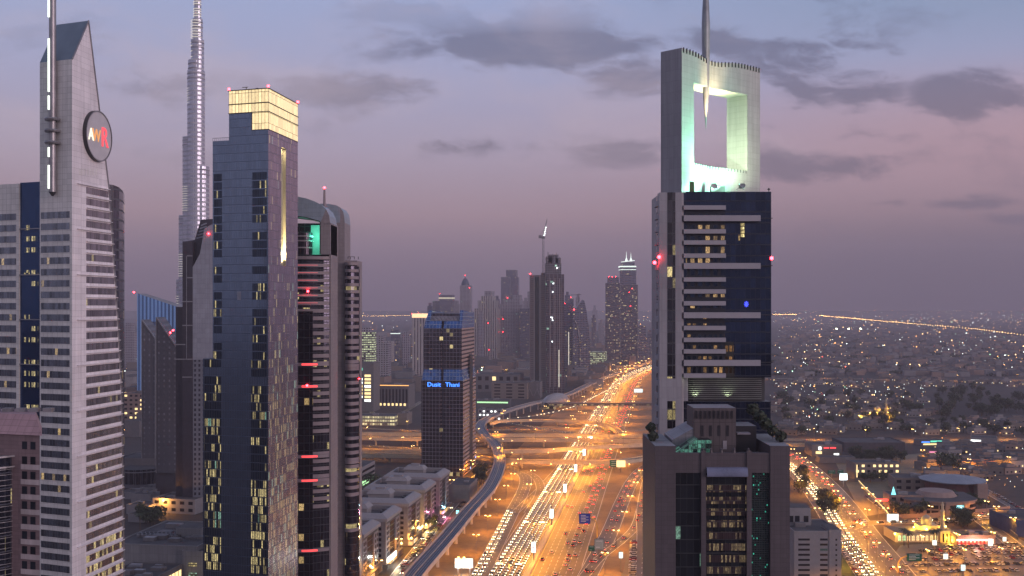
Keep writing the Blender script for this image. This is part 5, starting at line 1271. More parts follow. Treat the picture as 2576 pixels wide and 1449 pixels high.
b = MB(); b.cyl(0, 0, 0, 12, .16, .1, 6, POLE); b.build('pole', POLE, sl)
b = MB(); b.bar((-1.6, 0, 12.1), (1.6, 0, 12.1), .12, POLE); b.build('arm', POLE, sl)
for s in (-1, 1): q = MB(); q.box(s * 1.5 - .5, s * 1.5 + .5, -.22, .22, 11.85, 12.05, HEAD2); q.build('lamp_head', HEAD2, sl)
spot('street_light', 26000, SOD, sl, (0, 0, 11.6), 172, .3)
used = [False]
def street_lamps(line, step, off, z_, where, start=5, maxn=25, scale=1.0):
    n = 0
    for p, d, _ in walk(offs(line, off), step, start):
        if n >= maxn: break
        x, y = p
        if y < 520: continue
        o = copy_tree(sl) if used[0] else sl; used[0] = True
        o.location = (x, y, z_); o.rotation_euler = (0, 0, math.atan2(d[1], d[0]) + math.pi / 2); o.scale = (scale,) * 3
        o['label'] = '%s orange street lamp %s' % (ORD[min(n, 24)], where); o['group'] = 'street lamps ' + where; n += 1
street_lamps(COLR, 62, 9, 0, 'up the collector road right of the highway', 30)
street_lamps(SRV, 60, -9, 0, 'beside the curving service road', 20)
street_lamps(FRT, 75, 8, 0, 'along the frontage road by the tiled tower', 30, 5)
street_lamps(LST, 55, -7, 0, 'along the shop street under the viaduct', 20, 9)
street_lamps(epx([(700, 1098), (1060, 1103), (1235, 1105), (1660, 1109)], 8), 60, 6, 8, 'on the straight flyover', 40, 12)
street_lamps(epx([(700, 1128), (1060, 1134), (1265, 1134), (1378, 1132), (1490, 1124), (1644, 1117)], 8), 65, 5, 8, 'on the golden flyover', 30, 12)
street_lamps(epx([(1060, 1146), (1202, 1150), (1284, 1158), (1471, 1161), (1565, 1159), (1620, 1151)], 7), 52, 5.5, 7, 'on the nearest flyover', 30, 12)
street_lamps(epx([(1225, 1066), (1337, 1057), (1456, 1060), (1540, 1075), (1561, 1094)], 6), 60, 5, 6, 'on the loop ramp', 20, 9)
street_lamps(G1, 75, 7, 0, 'on the ground road inside the junction', 10, 9)
street_lamps(G2, 85, 6, 0, 'on the slip road behind the loop', 10, 16)
street_lamps(G3, 60, 7, 0, 'on the road left of the hotel tower', 10, 7)
street_lamps(G4, 70, 6, 0, 'on the road under the nearest flyover', 10, 9)
street_lamps(G7, 90, 9, 0, 'on the far avenue by the twin spired tower', 10, 14, 1.2)
street_lamps(G8, 110, 9, 0, 'on the far street left of the shafts', 10, 10, 1.2)
for (Y_, w_) in ((1120, 'added to light the straight flyovers'), (1030, 'added to light the golden flyover'), (955, 'added to light the nearest flyover')):
    street_lamps([(x_, Y_) for x_ in range(-40, 135, 5)], 34, 0, 0, w_, 6, 8)  # lamp rows added to brighten the flyover side walls
street_lamps([(medX(Y) + 34, Y) for Y in range(1200, 3000, 40)], 95, 0, 0, 'on the right edge of the far highway', 0, 18)
street_lamps([(medX(Y) - 32, Y) for Y in range(1200, 3000, 40)], 95, 0, 0, 'on the left edge of the far highway', 40, 18)
street_lamps(X1, 30, 0, 0, 'along the middle of the avenue right of the tower', 10, 22)
street_lamps(X1, 60, 21, 0, 'on the right pavement of the avenue', 40, 10)
street_lamps(X2, 55, -13, 0, 'on the road along the plain edge', 10, 16)
street_lamps(X3, 50, 9, 0, 'on the curving road to the mosque', 15, 9)
street_lamps(X6, 60, 6, 0, 'in the street behind the round roofed school', 10, 7)
street_lamps(X4, 130, 10, 0, 'on the far road across the plain', 10, 14)
street_lamps(X5, 40, -7, 0, 'beside the far side of the parking lot', 10, 5)

# ================================================================ CARS
def car_mesh(name, paint, head, tail, kind=0):
    b = MB(); GLS = mat('car_glass', (.02, .02, .025), .1); TY = mat('tyre', (.02, .02, .02), .8)
    hl = lamp('headlight_glow', (1, .84, .58), 22); tl = lamp('tail_light_glow', (1, .04, .02), 5)
    h = .85 if kind == 0 else 1.05; L2 = 2.25 if kind == 0 else 2.35; W2 = .88
    prof = [(-L2, .35), (-L2, h - .08), (-L2 + .5, h), (L2 - 1.0, h - .02), (L2, h - .25), (L2, .35)]
    n = len(prof); vs = [(x, -W2, z_) for x, z_ in prof] + [(x, W2, z_) for x, z_ in prof]
    b.mesh(vs, [tuple(range(n))[::1], tuple(range(2 * n - 1, n - 1, -1))] + [(i, n + i, n + (i + 1) % n, (i + 1) % n) for i in range(n)], paint)
    top = h + (.55 if kind == 0 else .65); a0, a1, c0, c1 = (-1.75, 1.0, -1.15, .35) if kind == 0 else (-2.25, 1.05, -1.9, .5)
    v = [(a0, -.8, h - .03), (a1, -.8, h - .03), (a1, .8, h - .03), (a0, .8, h - .03), (c0, -.66, top), (c1, -.66, top), (c1, .66, top), (c0, .66, top)]
    b.mesh(v, [(0, 1, 5, 4), (1, 2, 6, 5), (2, 3, 7, 6), (3, 0, 4, 7)], GLS); b.mesh(v[4:], [(0, 1, 2, 3)], paint)
    for x in (-1.4, 1.4):
        for s in (-1, 1):
            pts = [(x + .33 * math.cos(2 * math.pi * i / 10), .33 + .33 * math.sin(2 * math.pi * i / 10)) for i in range(10)]
            b.mesh([(px, s * .93, pz) for px, pz in pts] + [(px, s * .7, pz) for px, pz in pts], [tuple(range(10))[::-s], *[(i, (i + 1) % 10, 10 + (i + 1) % 10, 10 + i) for i in range(10)]], TY)
    for s in (-1, 1):
        if head: b.box(L2 - .02, L2 + .06, s * .68 - .15, s * .68 + .15, .52, .76, hl)
        if tail: b.box(-L2 - .06, -L2 + .02, s * .68 - .15, s * .68 + .15, .55, .82, tl)
    o = b.build(name, paint); me = o.data; bpy.data.objects.remove(o); return me
PAINTS = [('white', (.62, .62, .62)), ('silver', (.32, .33, .35)), ('black', (.025, .025, .03)), ('red', (.35, .03, .03)), ('grey', (.12, .12, .13)), ('beige', (.42, .36, .27))]
CARS = {}
for cn, cc in PAINTS:
    pm = mat('paint_' + cn, cc, .3, metal=.15, var=.05)
    for lt, (hh, tt) in (('parked', (0, 0)), ('oncoming', (1, 0)), ('leaving', (0, 1))):
        for kd in (0, 1): CARS[cn, lt, kd] = car_mesh('car_' + cn, pm, hh, tt, kd)
NC = [0]
def put_car(p, d, lt, label, group, z_=.06, cn=None, kd=None):
    cn = cn or rc.choices([c[0] for c in PAINTS], [5, 3, 2, .6, 2, 1])[0]; kd = rc.choice((0, 0, 1)) if kd is None else kd
    o = bpy.data.objects.new('car' if lt != 'parked' else 'parked_car', CARS[cn, lt, kd]); col.objects.link(o)
    o.location = (p[0], p[1], z_); o.rotation_euler = (0, 0, math.atan2(d[1], d[0]))
    tag(o, '%s %s %s' % (cn, 'van' if kd else 'car', label), 'car', group); NC[0] += 1
rc = random.Random(11)
far = MB(); hlm = lamp('far_headlight_glow', (1, .82, .52), 10); tlm = lamp('far_tail_light_glow', (1, .05, .02), 7); FP = mat('far_car_paint', (.25, .25, .26), .4)
def far_car(p, d, lt, z_=.06):
    n = (-d[1], d[0]); s = 1 if lt == 'oncoming' else -1
    far.obox((p[0] - d[0] * 2.2 - n[0] * .85, p[1] - d[1] * 2.2 - n[1] * .85), d, 4.4, 1.7, z_ + .25, z_ + 1.2, FP)
    for k in (-.6, .6):
        c = (p[0] + d[0] * 2.25 * s + n[0] * k, p[1] + d[1] * 2.25 * s + n[1] * k)
        far.obox((c[0] - n[0] * .25 - d[0] * .05, c[1] - n[1] * .25 - d[1] * .05), d, .12, .5, z_ + .5, z_ + .85, hlm if lt == 'oncoming' else tlm)
def lane(line, o, step, lt, near, where, group, back=True, jit=.5, maxY=None, zz=.06):
    ln = offs(line, o)
    for p, d, dist in walk(ln, step, rc.uniform(0, step), jit, rc):
        if p[1] < 560: continue
        if maxY and p[1] > maxY: break
        h = (-d[0], -d[1]) if back else d
        if p[1] < near: put_car(p, h, lt, where, group, zz)
        else: far_car(p, h, lt, zz)
for k in range(5):
    lane(MED, -4.6 - 3.7 * k, 5.9 + (2.5 if k == 4 else 0), 'oncoming', 650, 'driving towards us in the %s lane left of the median' % ORD[k], 'oncoming highway cars', True, maxY=3400, jit=.12)
for k, st in enumerate((150, 170, 140, 90, 22, 30, 160)):
    lane(MED, 4.8 + 3.7 * k, st, 'leaving', 740, 'driving away in the %s lane right of the median' % ORD[k], 'departing highway cars', False, maxY=3400)
for k in (0, 1): lane(SRV[:40], -3.4 + 3.3 * k, 8, 'oncoming', 660, 'on the service road, %s lane' % ('outer', 'middle')[k], 'service road cars', True, maxY=800)
lane(LST, -2, 26, 'oncoming', 800, 'driving down the shop street beside the viaduct', 'shop street cars', True, maxY=1100); lane(LST, 1.6, 34, 'oncoming', 800, 'in the outer lane of the shop street', 'shop street cars', True)
for k in (0, 1): lane(COLR, -2 + 3.7 * k, 30, 'leaving', 900, 'driving away on the collector road right of the highway', 'collector road cars', False)
lane(RMP, 0, 26, 'leaving', 850, 'following the curved ramp with tail lights on', 'ramp cars', False); lane(FRT, 1.8, 14, 'leaving', 800, 'driving away on the frontage road by the tiled tower', 'frontage road cars', False)
for k in range(3): lane(X1, 4.0 + 3.6 * k, 8, 'oncoming', 700, 'coming down the avenue right of the tower, %s lane' % ORD[k], 'avenue cars', False, maxY=1500)
for k in range(2): lane(X1, -6 - 3.6 * k, 24, 'leaving', 830, 'with tail lights on the far side of the avenue', 'avenue cars', True, maxY=1500)
lane(X3, 2, 14, 'oncoming', 900, 'turning past the mosque with headlights on', 'mosque road cars', True); lane(X3, -3, 40, 'leaving', 900, 'leaving along the mosque road', 'mosque road cars', False)
lane(X5, 2, 12, 'oncoming', 700, 'driving beside the parking lot', 'parking lane cars', True)
lane(G2, 1.8, 16, 'oncoming', 0, '', '', True); lane(G1, 1.8, 40, 'leaving', 0, '', '', False); lane(G3, 2, 30, 'oncoming', 0, '', ''); lane(G7, 3, 26, 'oncoming', 0, '', ''); lane(G5, 0, 12, 'oncoming', 0, '', '')
lane(G8, 3, 30, 'leaving', 0, '', ''); lane(X2, 4, 45, 'leaving', 0, '', ''); lane(X4, 4, 60, 'leaving', 0, '', ''); lane(X7, 4, 45, 'oncoming', 0, '', ''); lane(X8, 0, 30, 'oncoming', 0, '', '')
o = far.build('distant_traffic', FP, None, 'stuff'); tag(o, 'dense distant traffic with white and red lights on the highway and side roads', 'traffic')
# parked rows
def park_row(pa, pb, n, where, group, ang=90, skip=.1):
    for i in range(n):
        if rc.random() < skip: continue
        t = (i + rc.uniform(.42, .58)) / n; p = (pa[0] + (pb[0] - pa[0]) * t, pa[1] + (pb[1] - pa[1]) * t)
        a = math.atan2(pb[1] - pa[1], pb[0] - pa[0]) + R(ang) + rc.gauss(0, .04); put_car(p, (math.cos(a), math.sin(a)), 'parked', where, group, .07)
park_row(gp(1010, 1432), gp(1118, 1310), 34, 'parked slantwise along the shop street near the lit shops', 'cars parked along the shop street', 60)
park_row(gp(1150, 1285), gp(1190, 1238), 9, 'parked at the upper end of the shop street', 'cars parked along the shop street', 60)
park_row(gp(1590, 1460), gp(1594, 1362), 20, 'parked left of the frontage road by the tiled tower', 'cars parked by the frontage road'); park_row(gp(1633, 1460), gp(1633, 1300), 24, 'parked right of the frontage road by the tiled tower', 'cars parked by the frontage road')
lotrows = [((2262, 1440), (2575, 1436)), ((2270, 1424), (2576, 1419)), ((2285, 1410), (2576, 1404)), ((2300, 1398), (2576, 1391)), ((2312, 1388), (2576, 1380)), ((2350, 1379), (2560, 1371)), ((2390, 1371), (2500, 1365))]
for i, (a, c) in enumerate(lotrows):
    A_, B2 = gp(*a), gp(*c); n = int(math.dist(A_, B2) / 2.9)
    park_row(A_, B2, n, 'parked in the %s row of the big lot from the bottom' % ORD[i], 'cars in the big parking lot', 90, .22 if i else .55)
park_row(gp(2108, 1372), gp(2160, 1449), 16, 'parked along the lawn left of the avenue', 'cars parked beside the lawn', 20)
park_row(gp(2360, 1318), gp(2540, 1300), 26, 'parked on the mosque road by the school wall', 'cars parked by the school wall', 5, .2)
park_row(gp(2195, 1258), gp(2240, 1290), 16, 'parked in the school forecourt', 'cars parked by the school', 90); park_row(gp(2180, 1250), gp(2225, 1284), 16, 'parked in the outer row of the school forecourt', 'cars parked by the school', 90)
park_row(gp(2500, 1242), gp(2570, 1282), 12, 'parked in the street behind the school', 'cars parked behind the school', 20)
# ================================================================ LOW BUILDINGS
CREAM = mat('cream_wall', (.21, .175, .16), .75, var=.12); PINKW = mat('pink_wall', (.30, .21, .185), .75, var=.12); WHW = mat('white_wall', (.26, .245, .26), .7, var=.1)
GREYW = mat('grey_wall', (.16, .15, .16), .75, var=.12); FLAT = mat('flat_roof', (.075, .07, .075), .9, var=.3, scale=.12); DKGL = mat('dark_window', (.02, .02, .028), .1, metal=.3)
LIT = {k: lamp('lit_' + k, c, e) for k, (c, e) in dict(yellow=((1, .72, .3), 1.6), white=((.95, 1, .95), 2.6), green=((.5, 1, .45), 1.3), cyan=((.2, .9, 1), 1.8), red=((1, .03, .03), 2.2), orange=((1, .45, .1), 2.0), blue=((.05, .25, 1), 2.5), pink=((1, .25, .5), 1.5), teal=((.1, .9, .6), 1.2)).items()}
rb = random.Random(21)
def low(label, px, w_, d_, h, wall=CREAM, roof=FLAT, rz=None, name='building', cat='building', win=0, rows=0, wm=DKGL, lit=0.0, units=3, z0=0.0, side=False, litm=None, P=None, group=None, par=.7, anchor=0):
    """a block whose near left corner stands at pixel px; width along x, depth away; windows are pieces of their own"""
    P = P or gp(*px); rz = -math.atan(.1455) if rz is None else rz
    T = thing(name, label, cat, (P[0], P[1], z0), rz, group)
    b = MB(); b.box(0, w_, 0, d_, 0, h, wall, roof); b.build('wall', wall, T)
    if par:
        b = MB(); t = .3
        for a in ((-.1, w_ + .1, -.1, t), (-.1, w_ + .1, d_ - t, d_ + .1), (-.1, t, t, d_ - t), (w_ - t, w_ + .1, t, d_ - t)): b.box(*a, h + .002, h + par, wall)
        b.build('parapet', wall, T)
    for i in range(units):
        x, y = rb.uniform(.1, .8) * w_, rb.uniform(.15, .75) * d_; s = rb.uniform(.04, .1) * min(w_, d_) + 1
        b = MB(); b.box(x, min(x + s * 1.6, w_ - .5), y, min(y + s, d_ - .5), h + .003, h + rb.uniform(1, 2.6), rb.choice((WHW, GREYW, STEEL))); b.build('roof_unit', GREYW, T)
    litm = litm or LIT['yellow']
    for r_ in range(rows):
        zz = h * (r_ + .35) / rows
        for i in range(win):
            x = w_ * (i + .5) / win; ww = w_ / win * .5; hh = h / rows * .45; m = litm if rb.random() < lit else wm
            q = MB(); q.box(x - ww / 2, x + ww / 2, -.06, .03, zz, zz + hh, m); q.build('window', m, T)
        if side:
            n = max(2, int(d_ / (w_ / max(win, 1))))
            for i in range(n):
                y = d_ * (i + .5) / n; ww = d_ / n * .45; m = litm if rb.random() < lit else wm
                q = MB(); xx = w_ if side == 'R' else 0; q.box(xx - .05, xx + .05, y - ww / 2, y + ww / 2, zz, zz + h / rows * .45, m); q.build('window', m, T)
    return T
# row of five mid rise blocks along the shop street
def midrow():
    RG = tile('row_stone', (.23, .205, .215), 4, 3.4, .15, .8, .6); CP = mat('row_cornice', (.28, .26, .27), .6, var=.08)
    DGm = facade('row_dark_glass', (.05, .05, .06), (.04, .04, .055), 1.6, 3.4, .9, .85, .02, YEL, es=.6, seed=3)
    ga = GR; sites = [(-80.5, 590), (-73, 634), (-65, 683), (-59, 734), (-52, 785)]
    protos = []
    for i, (x, Y) in enumerate(sites):
        lab = ('nearest of the five grey blocks along the shop street, cut off on its left', 'second of the five grey blocks, above the white lit shop sign', 'third of the five grey blocks, with orange lit ground floor', 'fourth of the five grey blocks, beside the yellow lit tree', 'farthest of the five grey blocks, next to the dark hotel tower')[i]
        if protos:
            T = copy_tree(protos[0]); T.location = (x, Y, 0); T['label'] = lab; continue
        T = thing('mid_rise_block', lab, 'building', (x, Y, 0), -math.atan(.1455), 'grey blocks along the shop street'); protos.append(T)
        W_, D_, Hh = 40, 32, 25
        b = MB(); b.box(-W_ + 1, -1, 1, D_ - 1, 0, Hh, RG, FLAT); b.build('wall', RG, T)
        for (x0, x1, y0, y1) in ((-11, .2, -.2, 9), (-W_ - .2, -W_ + 12, -.2, 9), (-10, .2, D_ - 9, D_ + .2)): b = MB(); b.box(x0, x1, y0, y1, 0, Hh, RG); b.build('corner_bay', RG, T)
        b = MB(); b.box(-W_ + 13, -12, .3, .9, 4, Hh - 2, DGm); b.build('front_glazing', DGm, T)
        b = MB(); b.box(-.9, -.3, 10, D_ - 10, 4, Hh - 2, DGm); b.build('street_glazing', DGm, T)
        b = MB()
        o1, o2 = 1.3, -2.2; lo = [(-W_ - o1, -o1), (o1, -o1), (o1, D_ + o1), (-W_ - o1, D_ + o1)]; hi = [(-W_ - o2, -o2), (o2, -o2), (o2, D_ + o2), (-W_ - o2, D_ + o2)]; hj = [(-W_ + 3.4, 3.4), (-3.4, 3.4), (-3.4, D_ - 3.4), (-W_ + 3.4, D_ - 3.4)]
        vs = [(*p, Hh) for p in lo] + [(*p, Hh + 1.8) for p in lo] + [(*p, Hh + 4.2) for p in hi] + [(*p, Hh + 4.2) for p in hj] + [(*p, Hh + 1.0) for p in hj]
        fs = [(3, 2, 1, 0)]
        for k in range(4):
            for i_ in range(4): fs.append((k * 4 + i_, k * 4 + (i_ + 1) % 4, k * 4 + 4 + (i_ + 1) % 4, k * 4 + 4 + i_))
        b.mesh(vs, fs, CP); b.build('sloping_cornice', CP, T)
        b = MB(); b.box(-W_ + 3.5, -3.5, 3.5, D_ - 3.5, Hh + .9, Hh + 1.1, FLAT); b.build('roof', FLAT, T)
        b = MB(); b.prism([(-28, 10), (-14, 10), (-14, 20), (-28, 20)], Hh + 1.1, Hh + 5.5, CP); b.prism([(-29, 9), (-13, 9), (-13, 21), (-29, 21)], Hh + 5.5, Hh + 8, CP, taper=.72); b.prism([(-24, 13), (-18, 13), (-18, 17), (-24, 17)], Hh + 8, Hh + 9.3, WHW); b.build('penthouse', CP, T)
        for k in range(9): b = MB(); xx, yy = rb.choice((rb.uniform(-36, -30), rb.uniform(-11, -6))), rb.uniform(6, 26); b.box(xx, xx + rb.uniform(1, 2.5), yy, yy + rb.uniform(1, 2.5), Hh + 1.1, Hh + rb.uniform(2, 3.2), rb.choice((STEEL, GREYW, DARKM))); b.build('roof_unit', STEEL, T)
        b = MB(); b.box(-W_ + 1.2, -.6, -.1, 0.9, Hh - 1.9, Hh - .6, DARKM); b.build('attic_strip', DARKM, T)
        b = MB(); b.box(.1, .26, 1, D_ - 1, Hh - 1.9, Hh - .6, DARKM); b.build('attic_strip', DARKM, T)
        for r_ in range(6):
            for y in (2.2, 5.6, D_ - 6.5, D_ - 3): b = MB(); b.box(.1, .3, y, y + 1.7, 4.4 + r_ * 3.1, 6.2 + r_ * 3.1, DKGL); b.build('window', DKGL, T)
            for x_ in (-8.5, -4.5, -W_ + 3, -W_ + 7): b = MB(); b.box(x_, x_ + 2, -.3, -.1, 4.4 + r_ * 3.1, 6.2 + r_ * 3.1, DKGL); b.build('window', DKGL, T)
        SH = facade('shopfront_glow', (.15, .1, .08), (.3, .2, .1), 3.2, 3.4, .8, .7, .55, (1, .6, .22), (1, .85, .6), es=1.6, seed=5, gmetal=0)
        b = MB(); b.box(.3, 2.6, 1, D_ - 1, 0, 3.4, SH, GREYW); b.build('shopfront', SH, T)
    # signs and glow of the shops
    for (x, y, wd, hh, mk, lab) in ((985, 1420, 20, 2.6, 'white', 'long white lit shop sign under the second grey block'), (1058, 1343, 12, 1.6, 'yellow', 'cream lit shop front with awning between the third and fourth grey blocks'), (1114, 1303, 7, 1.3, 'pink', 'small pink lit shop sign near the farthest grey block'), (1106, 1287, 3, 2.4, 'cyan', 'cyan lit sign box at the upper end of the shop street')):
        P = gp(x, y); T = thing('shop_sign', lab, 'sign', (P[0], P[1], 0), math.atan2(GR[1], GR[0]))
        b = MB(); b.box(-wd / 2, wd / 2, -.5, .2, 3.2, 3.2 + hh, LIT[mk]); b.build('lit_panel', LIT[mk], T); b = MB(); b.box(-wd / 2, -wd / 2 + .3, -.2, .1, 0, 3.2, DARKM); b.build('post', DARKM, T)
        c = dict(white=(.9, 1, .95), yellow=(1, .8, .4), pink=(1, .25, .5), cyan=(.4, .9, 1))[mk]
        ld = bpy.data.lights.new('shop_glow', 'POINT'); ld.energy = 4500; ld.color = c; ld.shadow_soft_size = .5; o = bpy.data.objects.new('shop_glow', ld); col.objects.link(o); o.parent = T; o.location = (0, -3, 4)
    # warm glow lamps at the foot of the facades
    for i, (x, y) in enumerate(((946, 1448), (1018, 1385), (1043, 1372), (1080, 1337), (1100, 1325))):
        P = gp(x, y); T = thing('wall_lantern', '%s orange lantern at the foot of the grey blocks on the shop street' % ORD[i], 'lantern', (P[0] - 2, P[1], 0), 0, 'lanterns on the shop street')
        b = MB(); b.bar((0, 0, 0), (0, 0, 4), .15, POLE); b.build('post', POLE, T); b = MB(); b.lathe(0, 0, [(.1, 3.9), (.4, 4.2), (.4, 4.7), (.1, 5)], 8, HEAD2); b.build('lamp_head', HEAD2, T)
        ld = bpy.data.lights.get('lantern_light') or bpy.data.lights.new('lantern_light', 'POINT'); ld.energy = 5000; ld.color = (1, .42, .06); ld.shadow_soft_size = .3; o = bpy.data.objects.new('lantern_light', ld); col.objects.link(o); o.parent = T; o.location = (0, 0, 5.4)
midrow()
low('windowless grey podium block with poster panels right beside the hotel tower', (1128, 1258), 16, 34, 13, GREYW, units=2, P=(-48, 835))
T = low('green lit multi storey car park with open decks left of the hotel tower', (890, 1240), 48, 42, 15, WHW, win=0, P=(-172, 915))
for r_ in range(3):
    b = MB(); b.box(48.02, 48.2, 2, 40, 2 + r_ * 4.4, 4 + r_ * 4.4, LIT['green'] if r_ == 0 else DKGL); b.build('open_deck', DKGL, T)
    if r_: b = MB(); b.box(27, 44, -.1, .05, 1.5 + r_ * 4.6, 3.3 + r_ * 4.4, LIT['yellow'] if r_ == 2 else DKGL); b.build('lit_opening', DKGL, T)
b = MB(); b.box(4, 20, 16, 28, 15, 19, WHW); b.build('stair_tower', WHW, T)
b = MB()
for i in range(14): b.cyl(48.6, 3 + i * 2.7, .5, 1.3, .35, .35, 6, LIT['green'])
b.build('lamp_row', LIT['green'], T)
lf = facade('lit_office_wall', (.25, .22, .2), (.3, .28, .2), 3.2, 4.2, .8, .6, .9, (1, .86, .45), es=1.1, seed=8, gmetal=0)
T = low('long low office with every floor lit yellow, left of the hotel tower', (890, 1072), 58, 30, 12, lf, P=at(880, 1372), units=2); T = low('stone stair block with a blue light at the right end of the lit office', (1003, 1072), 12, 28, 14, CREAM, P=at(1000, 1375))
T = low('dark office block with a grid of white lit windows and small lit logos on top', (890, 1035), 27, 34, 68, GREYW, P=at(893, 1552), units=2)
for r_ in range(8):
    for i in range(2): b = MB(); b.box(2 + i * 12, 11 + i * 12, -.2, .05, 14 + r_ * 5, 17.2 + r_ * 5, LIT['white' if rb.random() < .3 else 'yellow'] if rb.random() < .9 else DKGL); b.build('window', DKGL, T)
for x, m in ((4, 'blue'), (9, 'teal')): b = MB(); b.cyl(x, -.3, 58, 61.5, 1.9, 1.9, 8, LIT[m]); b.build('lit_logo', LIT[m], T)
T = low('square office block with tall window strips and a glowing roof edge', (948, 1030), 46, 40, 34, GREYW, P=at(950, 1600), units=3)
for i in range(9): b = MB(); b.box(2 + i * 5, 4.5 + i * 5, -.2, .05, 8, 28, DKGL); b.build('window', DKGL, T)
for i in range(7): b = MB(); b.box(3 + i * 6, 6 + i * 6, -.25, -.05, 4, 7.5, LIT['yellow']); b.build('lit_window', LIT['yellow'], T)
b = MB(); b.box(-.6, 46.6, -.6, -.2, 33, 34, LIT['orange']); b.build('lit_roof_edge', LIT['orange'], T)
low('grey flat roofed mall hall behind the hotel tower', (1200, 990), 75, 60, 30, GREYW, P=at(1198, 1900), win=6, rows=2, lit=.1)
low('pale parking block with dark slots left of the twin shafts', (1240, 1003), 58, 40, 25, CREAM, P=at(1236, 1760), win=3, rows=5)
T = low('block with white crossed bracing on its facade beside the metro station', (1305, 1003), 36, 30, 26, GREYW, P=at(1303, 1770), win=0)
for i in range(3):
    b = MB(); x = 2 + i * 12; b.bar((x, -.4, 4), (x + 5, -.4, 16), .9, WHW); b.bar((x + 5, -.4, 16), (x + 10, -.4, 4), .9, WHW); b.bar((x + 5, -.4, 16), (x + 5, -.4, 24), .9, WHW); b.build('bracing', WHW, T)
T = low('long glazed hall with a green lit strip beyond the viaduct bend', (1200, 1030), 48, 22, 10, GREYW, P=at(1200, 1620)); b = MB(); b.box(0, 46, -.3, -.05, 6, 8, LIT['green']); b.build('lit_strip', LIT['green'], T)
low('small villa like office with lit windows beyond the viaduct bend', (1205, 1058), 30, 20, 14, WHW, P=at(1203, 1430), win=6, rows=3, lit=.5, litm=LIT['white'])
low('low block with a few lit windows at the foot of the far slab towers', (1530, 930), 30, 30, 20, GREYW, P=at(1440, 2300), win=4, rows=3, lit=.3)
# left gap between the two near towers
T = low('white walled low building lit orange with small dark windows', (385, 1310), 34, 26, 10, WHW, P=at(384, 795), win=5, rows=2, units=6, rz=-.25)
ld = bpy.data.lights.new('orange_wall_light', 'POINT'); ld.energy = 13000; ld.color = (1, .42, .07); ld.shadow_soft_size = .3; o = bpy.data.objects.new('orange_wall_light', ld); col.objects.link(o); o.parent = T; o.location = (9, -3.0, 9)
o = o.copy(); col.objects.link(o); o.location = (24, 12, 12.5)
b = MB(); b.box(8.7, 9.3, -.5, -.1, 8.6, 9.2, HEAD2); b.build('wall_lamp', HEAD2, T)
RC = tile('grey_panel_wall', (.27, .265, .28), 5, 4, .15, .8, .7)
T = low('large grey building with rows of black roof fans and yellow lit side windows', (313, 1449), 46, 60, 28, RC, P=(-204, 560), units=16, rz=-.15)
FAN = mat('fan_black', (.03, .03, .035), .5)
for r_ in range(2):
    for i in range(10):
        b = MB(); x, y = 4 + i * 2.3, 18 + r_ * 4; b.box(x, x + 2, y, y + 3.4, 28.1, 29.6, STEEL); b.cyl(x + 1, y + 1.7, 29.6, 29.9, .85, .85, 10, FAN); b.build('roof_fan', FAN, T)
    for i in range(10):
        b = MB(); x, y = 26 + i * 2.0, 38 + r_ * 4 + i * .3; b.box(x, x + 1.8, y, y + 3.2, 28.1, 29.6, STEEL); b.cyl(x + .9, y + 1.6, 29.6, 29.9, .8, .8, 10, FAN); b.build('roof_fan', FAN, T)
b = MB(); b.box(24, 38, 22, 32, 28.1, 33, RC, FLAT); b.build('penthouse', RC, T)
T = low('low grey annex with a yellow lit window strip in the bottom left', (313, 1449), 26, 34, 20, GREYW, P=(-196, 520), units=12, rz=-.15)
for i in range(9): b = MB(); b.box(26.0, 26.15, 1.4 + i * 3.6, 4 + i * 3.6, 14, 18, LIT['yellow']); b.build('window', LIT['yellow'], T)
for r_, m in ((0, 'yellow'), (1, 'green'), (2, 'yellow')):
    P = (-157, 575); 
T = low('narrow stair wing with yellow and green lit floors beside the glass tower', (470, 1449), 12, 16, 26, RC, P=(-166, 552), rz=-.15, units=0)
for r_, m in ((0, 'yellow'), (1, 'green'), (2, 'yellow')): b = MB(); b.box(3.5, 8, -.3, -.05, 9 + r_ * 5, 10.8 + r_ * 5, facade('dim_' + m, (.1, .1, .08), (.2, .2, .1), 1.2, 2.5, .8, .8, .8, YEL if m == 'yellow' else COOL, es=.6, seed=3, gmetal=0)); b.build('window', LIT[m], T)
T = low('broad grey mall roof with ducts left of the slanted hotel slabs', (300, 1200), 60, 130, 20, GREYW, P=at(296, 930), units=26, rz=-.1)
b = MB(); b.cyl(24, 18, 20, 26, 5, 5, 20, GREYW); b.build('roof_drum', GREYW, T)
T = thing('curved_annex', 'low curved dark building in front of the mall roof', 'building', (*at(345, 905), 0))
b = MB(); b.prism([(-14 + 28 * i / 10, -9 * math.sin(math.pi * i / 10) * .7) for i in range(11)] + [(14, 22), (-14, 22)], 0, 15, facade('annex_wall', (.14, .13, .15), (.05, .05, .07), 3, 30, .85, .8, 0, seed=3), FLAT); b.build('wall', None, T)
b = MB(); b.prism([(-14.5 + 29 * i / 10, -.5 - 9 * math.sin(math.pi * i / 10) * .7) for i in range(11)] + [(14.5, 22.3), (-14.5, 22.3)], 12.5, 13.3, WHW); b.build('canopy', WHW, T)
for i, (x, Y, w_, d_, h) in enumerate(((300, 850, 22, 18, 5), (330, 835, 16, 14, 6), (318, 790, 18, 20, 6), (352, 878, 20, 14, 4), (322, 760, 15, 16, 5))):
    low(('pale flat roof shed nearest the curved annex', 'small white flat roofed house left of the orange lit building', 'flat roofed house with a roof tank by the dark trees', 'long pale shed behind the orange lit building', 'low white house at the edge of the tiled tower')[i], None, w_, d_, h, WHW, P=at(x, Y), units=2, name='low_house', cat='house', rz=-.2)
low('brown gabled apartment block in the street gap beside the tiled tower', None, 26, 40, 46, PINKW, P=at(310, 1290), win=4, rows=9, lit=.2)
